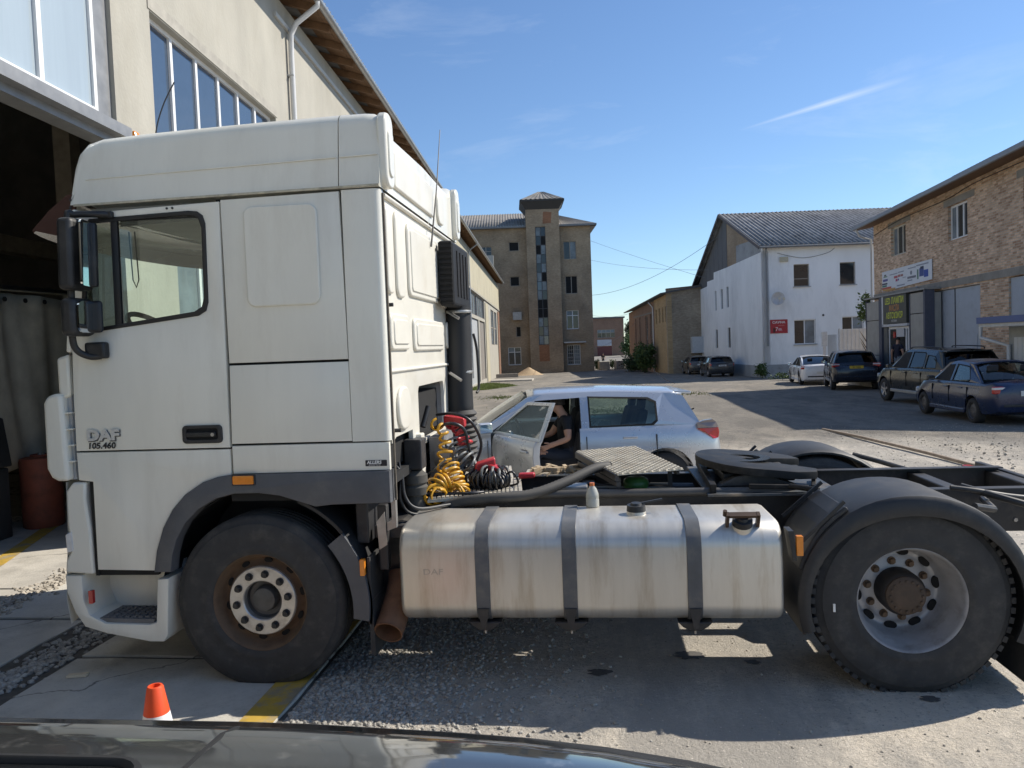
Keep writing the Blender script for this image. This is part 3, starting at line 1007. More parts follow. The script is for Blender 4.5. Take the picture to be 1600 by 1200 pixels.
    ind = MB().prism(rrect(-0.098, 0.032, 1.262, 1.314, 0.008), f, -0.036, -0.01).build('side_indicator', AMBER, T, bevel=0.006)
    MB().prism(rrect(-0.106, 0.040, 1.254, 1.322, 0.008), f, -0.026, -0.01).build('lamp_surround', BLACKPL, ind, bevel=0.004)
    # rear half of the front mudguard, with lip, lamp and rubber flap
    mg = MB()
    rows = []
    for k in range(14):
        a = radians(66 - 76 * k / 13)
        r = 0.675 + 0.02 * k / 13
        c, sn = cos(a), sin(a)
        rows.append([(r * c, y + s * 0.02, 0.52 + r * sn), (r * c, y + s * 0.48, 0.52 + r * sn), ((r + 0.02) * c, y + s * 0.48, 0.52 + (r + 0.02) * sn), ((r + 0.02) * c, y + s * 0.02, 0.52 + (r + 0.02) * sn)])
    mg.grid(rows, True, True)
    mgo = mg.build('front_mudguard', BLACKPL, T, smooth=40)
    lp = MB()
    rows = []
    for k in range(12):
        a = radians(38 - 46 * k / 11)
        c, sn = cos(a), sin(a)
        rows.append([((0.585 + 0.02 * k / 11) * c, y - s * 0.005, 0.52 + 0.585 * sn), (0.70 * c, y - s * 0.005, 0.52 + 0.70 * sn), (0.70 * c, y + s * 0.03, 0.52 + 0.70 * sn), (0.60 * c, y + s * 0.03, 0.52 + 0.60 * sn)])
    lp.grid(rows, True, True)
    lp.build('mudguard_lip', GREYPL, mgo, smooth=40)
    MB().prism([(0.69, 0.80), (0.705, 0.80), (0.72, 0.20), (0.69, 0.215)], f, 0.02, 0.46).build('mud_flap', RUBBER, mgo)
    MB().prism(rrect(0.655, 0.685, 0.70, 0.80, 0.006), f, -0.02, 0.01).build('side_marker', AMBER, mgo, bevel=0.004)

# front lower bumper across
b = MB()
b.grid(front_rows([(-1.215, 0.40, 0.16), (-1.235, 0.55, 0.17), (-1.225, 0.72, 0.17), (-1.20, 0.95, 0.17), (-1.19, 1.29, 0.16)]))
b.build('grille_panel', WHITE, T, smooth=50)

# --- mirrors and their arms (near side, then a simpler pair on the far side)
def rbox(x0, x1, y0, y1, z0, z1, name, material, parent, bev, lean=0.0):
    b = MB().box(x0, x1, y0, y1, z0, z1)
    b.v = [(x + lean * (z - z0), y, z) for x, y, z in b.v]
    return b.build(name, material, parent, smooth=40, bevel=bev, seg=3)


for s, y0 in ((1, 0.0), (-1, CW)):
    Y = lambda a: y0 - s * a
    o = lambda a, c: (min(Y(a), Y(c)), max(Y(a), Y(c)))
    mh = rbox(-0.985, -0.890, *o(0.04, 0.25), 2.45, 2.865, 'mirror_housing', BLACKPL, T, 0.028, 0.03)
    MB().prism(rrect(*o(0.05, 0.24), 2.47, 2.85, 0.03), lambda u, v, t: (-0.890 + t + 0.03 * (v - 2.45) + (0.05 if s == 1 else 0.0) * (abs(u - Y(0.05)) / 0.21), u, v), 0.0, 0.012).build('mirror_glass', MIRROR, mh)
    rbox(-0.905, -0.845, *o(0.06, 0.10), 2.47, 2.85, 'mirror_rim', BLACKPL, mh, 0.014, 0.03)
    ml = rbox(-0.995, -0.895, *o(0.04, 0.24), 2.18, 2.405, 'wide_mirror_housing', BLACKPL, T, 0.035, 0.02)
    MB().prism(rrect(*o(0.055, 0.225), 2.20, 2.385, 0.04), lambda u, v, t: (-0.890 + t + 0.02 * (v - 2.18), u, v), 0.0, 0.012).build('mirror_glass', MIRROR, ml)
    rbox(-0.91, -0.83, *o(0.06, 0.10), 2.20, 2.39, 'mirror_rim', BLACKPL, ml, 0.025, 0.02)
    MB().tube(smooth_path([(-0.79, Y(0.0), 2.905), (-0.83, Y(0.05), 2.905), (-0.95, Y(0.10), 2.90), (-0.985, Y(0.12), 2.87), (-0.99, Y(0.12), 2.40), (-1.0, Y(0.12), 2.18), (-0.99, Y(0.10), 2.10), (-0.94, Y(0.06), 2.06), (-0.88, Y(0.04), 2.06)]), 0.020).build('mirror_arm', BLACKPL, T, smooth=60)
    rbox(-0.975, -0.845, *o(-0.0, 0.06), 2.045, 2.145, 'mirror_mount', BLACKPL, T, 0.015)
    rbox(-0.86, -0.765, *o(-0.0, 0.03), 2.885, 2.925, 'mirror_bracket', BLACKPL, T, 0.008)

# --- cab interior
SEATF = mat('seat_fabric', (0.035, 0.037, 0.042), 0.9, var=0.2)
b = MB()
b.prism([(-1.18, 1.30), (-1.25, 2.08), (-0.98, 2.17), (-0.86, 2.12), (-0.80, 1.30)], lambda u, v, t: (u, t, v), 0.12, CW - 0.12)
b.build('dashboard', SEATF, T, bevel=0.03)
b = MB()
cwh = Vector((-0.88, 0.62, 2.20))
ax = Vector((0.62, 0, 0.78)).normalized()
e1 = Vector((0, 1, 0))
e2 = ax.cross(e1)
ring = [cwh + (e1 * cos(2 * pi * i / 36) + e2 * sin(2 * pi * i / 36)) * 0.235 for i in range(37)]
b.tube(ring, 0.018, 8)
for a in (20, 160, 270):
    b.bar(cwh, cwh + (e1 * cos(radians(a)) + e2 * sin(radians(a))) * 0.23, 0.04, 0.018)
b.cyl(cwh - ax * 0.02, cwh + ax * 0.03, 0.065)
b.cyl(cwh, cwh - ax * 0.35, 0.04)
b.build('steering_wheel', BLACKPL, T, smooth=40)
for yc in (0.62, CW - 0.62):
    st = MB().box(-0.28, 0.22, yc - 0.24, yc + 0.24, 1.30, 1.72).build('seat', SEATF, T, bevel=0.05)
    MB().prism([(0.10, 1.70), (0.25, 1.70), (0.36, 2.28), (0.24, 2.30)], lambda u, v, t: (u, t, v), yc - 0.24, yc + 0.24).build('seat_back', SEATF, st, bevel=0.04)
b = MB()
b.tube([(-0.90, 0.35, 2.86), (-0.89, 0.35, 2.55), (-0.87, 0.35, 2.50), (-0.85, 0.35, 2.55), (-0.86, 0.35, 2.86)], 0.004, 6)
b.build('aerial_loop', BLACKPL, T)
MB().box(-0.8, 0.0, CW - 0.5, CW - 0.12, 2.80, 2.88).build('overhead_shelf', INNER, T, bevel=0.02)

# --- wheels
def tyre_profile(w, grooves):
    p = [(0.292, 0.045), (0.300, 0.022), (0.318, 0.013), (0.345, 0.008), (0.352, 0.011), (0.40, 0.001), (0.455, 0.003), (0.488, 0.012), (0.492, 0.018), (0.512, 0.026), (0.529, 0.036), (0.5375, 0.052)]
    a, c = 0.06, w - 0.06
    t = []
    k = grooves
    for i in range(k):
        y = a + (c - a) * (i + 0.5) / k
        t += [(0.540, y - 0.008), (0.526, y - 0.005), (0.526, y + 0.005), (0.540, y + 0.008)]
    return p + t + [(r, w - y) for r, y in reversed(p)]


def handholes(w, c, r, y, s, n, hr, ph=0.0):
    for i in range(n):
        a = 2 * pi * (i + ph) / n
        x, z = c[0] + r * cos(a), c[2] + r * sin(a)
        pts = []
        for j in range(14):
            q = 2 * pi * j / 14
            rad, tan = hr * 0.62 * cos(q), hr * sin(q)
            pts.append((x + rad * cos(a) - tan * sin(a), z + rad * sin(a) + tan * cos(a)))
        MB().prism(pts, lambda u, v, t: (u, y + s * t, v), -0.004, 0.02).build('hand_hole_shade', DARK, w)  # solid dark disc, painted as the shade inside a hand hole


def truck_wheel(x, y, s, rear):
    c = (x, y, 0.522)
    b = MB().lathe(tyre_profile(0.31, 4), c, 'y', 72, s)
    if rear:
        for i in range(60):
            a = 2 * pi * i / 60
            for yy, off in ((0.045, 0), (0.245, 0.5)):
                aa = a + off * 2 * pi / 60
                p = Vector((x + 0.535 * cos(aa), y + s * (yy + 0.01), 0.522 + 0.535 * sin(aa)))
                rd = Vector((cos(aa), 0, sin(aa)))
                tn = Vector((-sin(aa), 0, cos(aa)))
                b.obox(p, rd * 0.012, tn * 0.017, Vector((0, 0.028, 0)))
    w = b.build('wheel', RUBBER, T, smooth=35)
    if rear:
        MB().lathe(tyre_profile(0.31, 4), (x, y + s * 0.345, 0.522), 'y', 56, s).build('inner_tyre', RUBBER, w, smooth=35)
        rim = MB().lathe([(0.300, 0.045), (0.3035, 0.028), (0.297, 0.022), (0.290, 0.030), (0.284, 0.050), (0.276, 0.10), (0.262, 0.13), (0.258, 0.20), (0.250, 0.235), (0.236, 0.262), (0.225, 0.268), (0.195, 0.262), (0.190, 0.258), (0.11, 0.258)], c, 'y', 64, s)
        RM = mat('silver_rim_paint', (0.42, 0.42, 0.43), 0.45, metal=0.35, var=0.15, scale=8, c2=(0.17, 0.145, 0.12), s2=6, a2=0.7)
        r = rim.build('rim', RM, w, smooth=40)
        handholes(w, c, 0.222, y + s * 0.258, s, 10, 0.036, 0.25)
        b = MB().lathe([(0.128, 0.262), (0.128, 0.16), (0.120, 0.135), (0.108, 0.125)], c, 'y', 40, s)
        b.build('hub', mat('greasy_hub', (0.025, 0.02, 0.017), 0.6, var=0.3), w, smooth=40)
        b = MB().lathe([(0.110, 0.130), (0.110, 0.112), (0.098, 0.102), (0.05, 0.098), (0.0, 0.098)], c, 'y', 40, s)
        for i in range(16):
            a = 2 * pi * i / 16
            b.cyl((x + 0.088 * cos(a), y + s * 0.104, 0.522 + 0.088 * sin(a)), (x + 0.088 * cos(a), y + s * 0.094, 0.522 + 0.088 * sin(a)), 0.008, n=6)
        b.build('hub_cap', mat('hub_cap_brown', (0.075, 0.05, 0.033), 0.7, var=0.35, scale=14), w, smooth=40)
        ny, nl, nm = 0.258, 0.032, RUST
    else:
        rim = MB().lathe([(0.300, 0.045), (0.3035, 0.028), (0.297, 0.022), (0.289, 0.032), (0.282, 0.055), (0.270, 0.085), (0.262, 0.11), (0.250, 0.118), (0.236, 0.112), (0.222, 0.095), (0.212, 0.082), (0.205, 0.078)], c, 'y', 64, s)
        rim.build('rim', RUST, w, smooth=40)
        handholes(w, c, 0.243, y + s * 0.109, s, 10, 0.026, 0.3)
        RG = mat('wheel_ring_steel', (0.52, 0.50, 0.47), 0.4, metal=0.6, var=0.15, scale=14, c2=(0.20, 0.16, 0.12), s2=8, a2=0.6)
        MB().lathe([(0.214, 0.09), (0.214, 0.066), (0.208, 0.060), (0.126, 0.060), (0.120, 0.066), (0.120, 0.11)], c, 'y', 64, s).build('nut_ring', RG, w, smooth=40)
        b = MB().lathe([(0.120, 0.105), (0.110, 0.125), (0.082, 0.13), (0.078, 0.10), (0.070, 0.078), (0.045, 0.072), (0.0, 0.072)], c, 'y', 40, s)
        b.build('hub', mat('hub_grey', (0.10, 0.10, 0.10), 0.5, metal=0.4, var=0.3, scale=12), w, smooth=40)
        ny, nl, nm = 0.060, 0.028, BLACKPL
    for i in range(10):
        a = 2 * pi * (i + 0.5 * rear) / 10 + 0.16
        px, pz = x + 0.1675 * cos(a), 0.522 + 0.1675 * sin(a)
        n_ = MB().cyl((px, y + s * ny, pz), (px, y + s * (ny - 0.008), pz), 0.024, n=12)
        n_.cyl((px, y + s * ny, pz), (px, y + s * (ny - nl), pz), 0.0175, 0.0155, n=6 if rear else 12)
        n_.build('wheel_nut', nm, w, smooth=40)
    if rear and s == 1:
        MB().box(x - 0.435, x - 0.423, y - 0.006, y + 0.01, 0.47, 0.515).build('tyre_sticker', INKW, w)
    return w


truck_wheel(0.0, 0.015, 1, False)
truck_wheel(0.0, CW - 0.015, -1, False)
truck_wheel(3.80, 0.03, 1, True)
truck_wheel(3.80, CW - 0.03, -1, True)

# --- chassis
MB().cyl((0, 0.3, 0.52), (0, CW - 0.3, 0.52), 0.06).build('front_axle', CHASSIS, T, smooth=40)
b = MB().cyl((3.8, 0.5, 0.52), (3.8, CW - 0.5, 0.52), 0.10)
b.lathe([(0.0, -0.2), (0.16, -0.17), (0.23, 0.0), (0.16, 0.17), (0.0, 0.2)], (3.8, HALF, 0.52), 'y', 24)
b.build('rear_axle', CHASSIS, T, smooth=40)
for yc, s in ((0.80, 1), (1.69, -1)):
    b = MB()
    b.box(-0.9, 5.05, min(yc, yc + s * 0.008), max(yc, yc + s * 0.008), 0.735, 0.995)
    b.box(-0.9, 5.05, min(yc, yc + s * 0.08), max(yc, yc + s * 0.08), 0.995, 1.003)
    b.box(-0.9, 5.05, min(yc, yc + s * 0.08), max(yc, yc + s * 0.08), 0.727, 0.735)
    rl = b.build('chassis_rail', CHASSIS, T)
    for x in [1.0 + 0.22 * i for i in range(9)] + [4.55, 4.72, 4.88]:
        for z in (0.80, 0.93):
            MB().cyl((x, yc - s * 0.010, z), (x, yc + s * 0.002, z), 0.013, n=6).build('bolt', STEEL if x > 4.4 else CHASSIS, rl)
for x in (1.05, 2.0, 2.95, 4.45, 5.0):
    MB().box(x - 0.05, x + 0.05, 0.81, 1.68, 0.76, 0.97).build('crossmember', CHASSIS, T, bevel=0.01)
MB().cyl((0.4, HALF, 0.72), (3.6, HALF, 0.60), 0.055).build('propeller_shaft', CHASSIS, T, smooth=40)
MB().box(-0.6, 0.85, 0.75, 1.75, 0.65, 1.22).build('engine_block', CHASSIS, T, bevel=0.05)
MB().box(0.8, 1.9, 0.95, 1.55, 0.45, 0.80).build('gearbox', CHASSIS, T, bevel=0.08)
for x in (3.45, 4.15):
    for yc in (0.62, CW - 0.62):
        b = MB().lathe([(0.06, 0.0), (0.13, 0.02), (0.14, 0.10), (0.12, 0.14), (0.14, 0.18), (0.13, 0.28), (0.05, 0.30)], (x, yc, 0.50), 'z', 24)
        b.build('air_spring', RUBBER, T, smooth=50)
# box of tanks and batteries on the far side
MB().prism(rrect(1.83, 2.45, 0.42, 0.80, 0.12), lambda u, v, t: (t, u, v), 1.0, 2.9).build('far_side_tank', CHASSIS, T, smooth=40, bevel=0.02)

# --- fuel tank, its straps, caps
def tanksec(d):
    pts = []
    for cy, cz_, r, a0 in ((0.52, 0.54, 0.13, -90), (0.52, 0.852, 0.13, 0), (0.145, 0.837, 0.145, 90), (0.11, 0.52, 0.11, 180)):
        for i in range(8):
            a = radians(a0 + 90 * i / 7)
            pts.append((cy + (r + d) * cos(a), cz_ + (r + d) * sin(a)))
    return pts


b = MB()
rows = []
for x, d in ((0.885, -0.045), (0.889, -0.022), (0.90, -0.008), (0.918, 0.0), (1.6, 0.0), (2.4, 0.0), (3.068, 0.0), (3.086, -0.008), (3.097, -0.022), (3.101, -0.045)):
    rows.append([(x, y + 0.004, z) for y, z in tanksec(d)])
b.grid(rows, True, True)
tank = b.build('fuel_tank', ALU, T, smooth=40)
for x in (1.385, 1.895, 2.605):
    b = MB()
    sec = tanksec(0.009)
    sec0 = tanksec(0.002)
    rows = []
    for xx, ss in ((x - 0.042, sec0), (x - 0.040, sec), (x + 0.040, sec), (x + 0.042, sec0)):
        rows.append([(xx, y + 0.004, z) for y, z in ss])
    b.grid(rows, True)
    st = b.build('tank_strap', mat('strap_grey', (0.10, 0.105, 0.112), 0.5, var=0.2, c2=(0.20, 0.17, 0.13), s2=6, a2=0.5), tank, smooth=40)
    MB().prism([(x - 0.10, 0.408), (x + 0.10, 0.408), (x + 0.07, 0.378), (x + 0.03, 0.355), (x - 0.03, 0.355), (x - 0.07, 0.378)], XY(0.03), 0.0, 0.60).build('strap_bracket', CHASSIS, st, bevel=0.006)
    MB().prism([(x - 0.035, 0.50), (x + 0.035, 0.50), (x + 0.012, 0.385), (x - 0.012, 0.385)], XY(-0.012), 0.0, 0.012).build('strap_tongue', CHASSIS, st)
    MB().cyl((x, 0.05, 0.375), (x, 0.05, 0.335), 0.008, n=8).build('strap_bolt', STEEL, st)


def filler(x, y, z, nrm, big):
    nrm = Vector(nrm).normalized()
    p = Vector((x, y, z))
    a = nrm.orthogonal().normalized()
    a = Vector((1, 0, 0))
    c2_ = nrm.cross(a)
    ck = MB().cyl(p - nrm * 0.03, p + nrm * 0.022, 0.066, 0.056, n=24).build('filler_neck', ALU, tank, smooth=40)
    b = MB().cyl(p + nrm * 0.020, p + nrm * 0.055, 0.058, 0.055, n=24)
    b.cyl(p + nrm * 0.055, p + nrm * 0.068, 0.036, 0.03, n=16)
    cap = b.build('filler_cap', BLACKPL, tank, smooth=40)
    if big:
        b = MB()
        b.obox(p + nrm * 0.082, a * 0.085, c2_ * 0.018, nrm * 0.008)
        for s in (-1, 1):
            b.obox(p + nrm * 0.05 + a * 0.085 * s, a * 0.009, c2_ * 0.018, nrm * 0.042)
        b.cyl(p + nrm * 0.08 - a * 0.10, p + nrm * 0.115 - a * 0.10, 0.012, n=8)
        b.build('cap_lock', mat('lock_brown', (0.07, 0.045, 0.03), 0.5, metal=0.4, var=0.3), tank)
    else:
        MB().bar(p + nrm * 0.06, p + nrm * 0.075 + a * 0.16 + c2_ * 0.05, 0.015, 0.01).build('cap_handle', BLACKPL, tank)


filler(2.885, 0.075, 0.950, (0, -0.45, 0.9), True)
filler(2.30, 0.30, 0.982, (0, -0.05, 1.0), False)
# light spatter of embossed marks
text('lettering', 'DAF', 0.05, lambda u, v, t: (1.03 + u, 0.0025 + t, 0.70 + v), mat('embossed_alu', (0.48, 0.46, 0.42), 0.5, metal=0.7, var=0.1), tank, sx=1.3)

# --- exhaust stub and the clutter behind the front wheel
b = MB()
path = [(0.83, 0.30, 0.62), (0.83, 0.22, 0.52), (0.81, 0.10, 0.40), (0.80, 0.02, 0.345)]
path = smooth_path(path, 4)
b.tube(path, 0.088, 20)
b.f = [f for f in b.f if len(f) == 4]
b.tube([p for p in path], 0.080, 20)
b.f = [f for f in b.f if len(f) == 4]
b.build('exhaust_pipe', RUSTPIPE, T, smooth=50, recalc=False)
d_ = (path[-1] - path[-2]).normalized()
MB().lathe([(0.079, 0), (0.089, 0)], (0, 0, 0), 'z', 20).v
b = MB()
aa = d_.orthogonal().normalized()
bb = d_.cross(aa)
b.grid([[path[-1] + (aa * cos(2 * pi * i / 20) + bb * sin(2 * pi * i / 20)) * r for i in range(20)] for r in (0.079, 0.089)], True)
b.build('pipe_lip', RUSTPIPE, T)
MB().box(0.70, 0.87, 0.28, 0.75, 0.50, 0.95).build('silencer', CHASSIS, T, bevel=0.04)
b = MB()
b.box(0.60, 0.68, 0.12, 0.70, 0.86, 1.12)
b.box(0.74, 0.80, 0.10, 0.16, 0.70, 1.10)
b.box(0.70, 0.90, 0.16, 0.20, 0.88, 0.96)
b.build('mudguard_bracket', CHASSIS, T, bevel=0.01)
MB().prism([(0.74, 1.00), (0.79, 1.06), (0.80, 0.86), (0.75, 0.83)], XY(0.085), 0, 0.01).build('bracket_plate', STEEL, T)
MB().prism([(0.80, 0.99), (0.85, 1.02), (0.85, 0.96), (0.80, 0.94)], XY(0.10), 0, 0.012).build('bracket_plate', STEEL, T)
MB().box(0.842, 0.868, 0.06, 0.10, 0.97, 1.14).build('cab_edge_bracket', STEEL, T)
# cab suspension strut by the rail
b = MB().cyl((0.865, 0.60, 1.36), (0.865, 0.60, 1.24), 0.05)
b.lathe([(0.05, 0), (0.078, 0.01), (0.082, 0.06), (0.070, 0.075), (0.082, 0.09), (0.080, 0.14), (0.045, 0.17)], (0.865, 0.60, 1.06), 'z', 24)
b.cyl((0.865, 0.60, 1.08), (0.865, 0.60, 0.86), 0.055, 0.075)
b.build('cab_air_spring', mat('dusty_rubber', (0.075, 0.07, 0.06), 0.9, var=0.3), T, smooth=40)
MB().box(0.81, 0.93, 0.53, 0.67, 1.24, 1.44).build('cab_mount', CHASSIS, T, bevel=0.01)
MB().box(0.845, 0.90, 0.68, 0.78, 1.00, 1.46).build('cab_mount', RW, T, bevel=0.01)
b = MB()
b.tube(smooth_path([(0.80, 0.35, 1.30), (0.84, 0.34, 1.24), (0.86, 0.33, 1.10), (0.93, 0.36, 1.02), (1.08, 0.55, 1.0), (1.22, 0.72, 0.99)]), 0.012)
b.build('air_line', BLACKPL, T, smooth=60)
b = MB()
b.tube(smooth_path([(0.82, 0.36, 1.32), (0.835, 0.34, 1.22), (0.83, 0.33, 1.08), (0.90, 0.38, 0.98), (1.1, 0.6, 0.97)]), 0.010)
b.build('air_line', BLACKPL, T, smooth=60)
b = MB()
b.cyl((1.05, 1.02, 1.25), (0.93, 1.05, 1.25), 0.075, n=20)
b.box(0.88, 0.96, 1.0, 1.5, 1.08, 1.40)
b.build('air_dryer', mat('grey_casting', (0.24, 0.24, 0.24), 0.6, metal=0.4, var=0.3), T, smooth=40)

# --- deck plates
DECK = mat('deck_aluminium', (0.50, 0.46, 0.38), 0.6, metal=0.35, var=0.25, scale=12, c2=(0.24, 0.19, 0.13), s2=6, a2=0.7)


def treadplate(name, corners, z, thick, nu, nv, kind):
    c = [Vector(p) for p in corners]
    fnp = lambda u, v: (c[0] * (1 - u) + c[1] * u) * (1 - v) + (c[3] * (1 - u) + c[2] * u) * v
    up_ = (c[1] - c[0]).cross(c[3] - c[0]).normalized()
    if up_.z < 0:
        up_ = -up_
    b = MB()
    b.add([*c, *[p - up_ * thick for p in c]], [(0, 1, 2, 3), (7, 6, 5, 4), (0, 4, 5, 1), (1, 5, 6, 2), (2, 6, 7, 3), (3, 7, 4, 0)])
    o = b.build(name, DECK, T)
    b = MB()
    du = (c[1] - c[0])
    dv = (c[3] - c[0])
    for i in range(nu):
        for j in range(nv):
            if kind == 'rib':
                p = fnp((i + .5) / nu, (j + .5) / nv) + up_ * 0.004
                b.obox(p, du.normalized() * du.length / nu * 0.33, dv / nv * 0.46, up_ * 0.007)
            else:
                p = fnp((i + .5) / nu, (j + .5) / nv) + up_ * 0.002
                q = du.normalized() * 0.012 + (dv.normalized() * 0.010 if (i + j) % 2 else -dv.normalized() * 0.010)
                b.obox(p, q, up_.cross(q).normalized() * 0.0045, up_ * 0.005)
    k = b.build('tread_pattern', DECK, o)
    k['kind'] = 'stuff'
    return o


dk = treadplate('deck_plate', [(0.95, 0.56, 1.035), (1.56, 0.78, 1.035), (1.50, 1.30, 1.035), (0.88, 1.18, 1.035)], 1.03, 0.02, 22, 3, 'rib')
treadplate('deck_plate', [(0.86, 1.22, 1.03), (1.44, 1.34, 1.03), (1.36, 1.92, 1.03), (0.80, 1.86, 1.03)], 1.03, 0.02, 20, 3, 'rib')
cp = treadplate('raised_deck_plate', [(2.205, 0.73, 1.150), (2.655, 0.90, 1.150), (2.385, 2.02, 1.165), (1.905, 1.74, 1.172)], 1.15, 0.006, 18, 36, 'check')
b = MB()
b.bar((2.20, 0.75, 1.125), (1.91, 1.73, 1.145), 0.025, 0.045)
b.bar((2.21, 0.78, 1.075), (1.93, 1.70, 1.085), 0.03, 0.03)
b.bar((2.62, 0.93, 1.125), (2.38, 1.98, 1.14), 0.02, 0.03)
b.bar((2.21, 0.80, 1.12), (2.21, 0.80, 0.98), 0.03, 0.03)
b.bar((1.94, 1.68, 1.12), (1.94, 1.68, 0.98), 0.03, 0.03)
b.bar((2.58, 1.10, 1.12), (2.58, 1.10, 0.98), 0.03, 0.03)
b.build('plate_frame', CHASSIS, cp)

# --- fifth wheel
GREASE = mat('greasy_steel', (0.014, 0.0135, 0.013), 0.55, metal=0.0, spec=0.25, var=0.35, scale=10, c2=(0.06, 0.055, 0.047), s2=5, a2=0.5)
oc = []
for a in range(-58, 239, 9):
    oc.append((3.12 - 0.335 * sin(radians(a)) * 1.0, HALF + 0.02 + 0.475 * cos(radians(a))))
jaw = [(3.52, HALF - 0.38), (3.56, HALF - 0.24), (3.50, HALF - 0.20), (3.20, HALF - 0.055), (3.14, HALF - 0.045), (3.10, HALF), (3.14, HALF + 0.045), (3.20, HALF + 0.055), (3.50, HALF + 0.20), (3.56, HALF + 0.24), (3.52, HALF + 0.38)]
front = [(3.12 - 0.34 * cos(radians(a)), HALF + 0.47 * sin(radians(a))) for a in range(-90, 91, 10)]
poly = [(3.38, HALF - 0.47)] + front + [(3.38, HALF + 0.47)] + jaw[::-1]
tilt = lambda u, v, t: (u, v, 1.165 - 0.10 * (u - 3.12) - t)
fwp = panel('fifth_wheel', poly, [], tilt, 0.05, GREASE, T, 0.012)
MB().lathe([(0.13, 0.0), (0.20, 0.0), (0.20, 0.006), (0.13, 0.006)], (3.10, HALF, 1.166), 'z', 30).build('grease_ring', mat('wet_grease', (0.02, 0.02, 0.02), 0.12, var=0.3, scale=30), fwp)
b = MB()
for yc in (HALF - 0.36, HALF + 0.36):
    b.prism([(2.86, 1.035), (2.98, 1.10), (3.06, 1.12), (3.20, 1.12), (3.28, 1.08), (3.40, 1.035)], lambda u, v, t: (u, t, v), yc - 0.05, yc + 0.05)
b.box(2.92, 3.40, HALF - 0.3, HALF + 0.3, 1.05, 1.11)
b.build('fifth_wheel_bracket', CHASSIS, fwp, bevel=0.01)
b = MB()
prof = [(2.80, 1.012), (2.80, 1.024), (2.98, 1.024), (3.02, 0.99), (3.08, 0.99), (3.11, 1.024), (3.24, 1.024), (3.28, 0.985), (3.36, 0.985), (3.40, 1.024), (3.60, 1.024), (3.60, 1.012)]
b.box(2.78, 3.62, 0.66, 1.83, 1.006, 1.020)
b.build('mounting_plate', mat('blue_steel_plate', (0.06, 0.07, 0.08), 0.55, metal=0.3, var=0.35, scale=9, c2=(0.22, 0.17, 0.11), s2=5, a2=0.8), T)
b = MB()
b.bar((3.05, 0.72, 1.06), (3.42, 0.70, 1.05), 0.03, 0.03)
b.cyl((3.30, 0.70, 1.06), (3.46, 0.60, 1.05), 0.018)
b.bar((2.82, 0.70, 1.05), (2.86, 1.75, 1.07), 0.04, 0.06)
b.bar((3.46, 0.72, 1.04), (3.56, 1.10, 1.04), 0.03, 0.04)
b.build('release_handle', GREASE, T, bevel=0.005)

# --- rear mudguards
for y, s in ((0.0, 1), (CW, -1)):
    Yv = lambda a: y + s * a
    b = MB()
    rows = []
    angs = [196 - k * (196 + 22) / 30 for k in range(31)]
    for k, a in enumerate(angs):
        a = radians(a)
        c, sn = cos(a), sin(a)
        ro_ = 0.615 + 0.02 * abs(c)
        ri = 0.500 + 0.065 * abs(c) ** 2
        P = lambda r, yy: (3.80 + r * c, Yv(yy), 0.522 + r * sn * (0.985))
        rows.append([P(ri, -0.005), P(ri + 0.02, -0.010), P(ro_ - 0.03, -0.008), P(ro_ - 0.006, 0.012), P(ro_, 0.05), P(ro_, 0.60), P(ro_ - 0.02, 0.64), P(ro_ - 0.035, 0.64), P(ro_ - 0.02, 0.58), P(ro_ - 0.02, 0.05), P(ri, 0.015)])
    b.grid(rows, True, True)
    fo = b.build('rear_mudguard', GREYPL if False else mat('mudguard_black', (0.022, 0.023, 0.025), 0.55, var=0.2, scale=5, c2=(0.09, 0.082, 0.07), s2=3, a2=0.5), T, smooth=40)
    # sloping apron ahead of the guard
    b = MB()
    b.grid([[(3.80 + (0.648 + q) * cos(radians(a)), Yv(t), 0.522 + (0.648 + q) * sin(radians(a))) for q, t in ((0, 0.03), (0, 0.58), (-0.03, 0.58), (-0.03, 0.03))] for a in (163, 155, 147, 139, 131, 123)], True, True)
    b.build('guard_apron', MATS['mudguard_black'], fo, bevel=0.01)
    b = MB()
    b.bar((3.20, Yv(0.05), 0.86), (3.44, Yv(0.05), 1.09), 0.02, 0.02)
    b.build('guard_clip', BLACKPL, fo)
    MB().bar((3.22, Yv(0.55), 0.90), (3.46, Yv(0.55), 1.11), 0.02, 0.02).build('guard_clip', BLACKPL, fo)
    MB().prism([(3.120, 0.94), (3.150, 0.94), (3.165, 0.77), (3.145, 0.775)], lambda u, v, t: (u, Yv(t), v), -0.01, 0.10).build('lamp_bracket', BLACKPL, fo)
    MB().box(3.163, 3.200, min(Yv(-0.018), Yv(0.02)), max(Yv(-0.018), Yv(0.02)), 0.80, 0.912).build('side_marker', AMBER, fo, bevel=0.005)
    b = MB()
    b.prism([(4.425, 0.36), (4.445, 0.36), (4.42, 0.05), (4.40, 0.05)], lambda u, v, t: (u, Yv(t), v), 0.02, 0.60)
    b.build('mud_flap', RUBBER, fo)
    b = MB().tube([(4.5, Yv(0.75), 0.95), (4.35, Yv(0.3), 0.98), (4.2, Yv(0.2), 1.02)], 0.02)
    b.build('guard_stay', CHASSIS, fo)
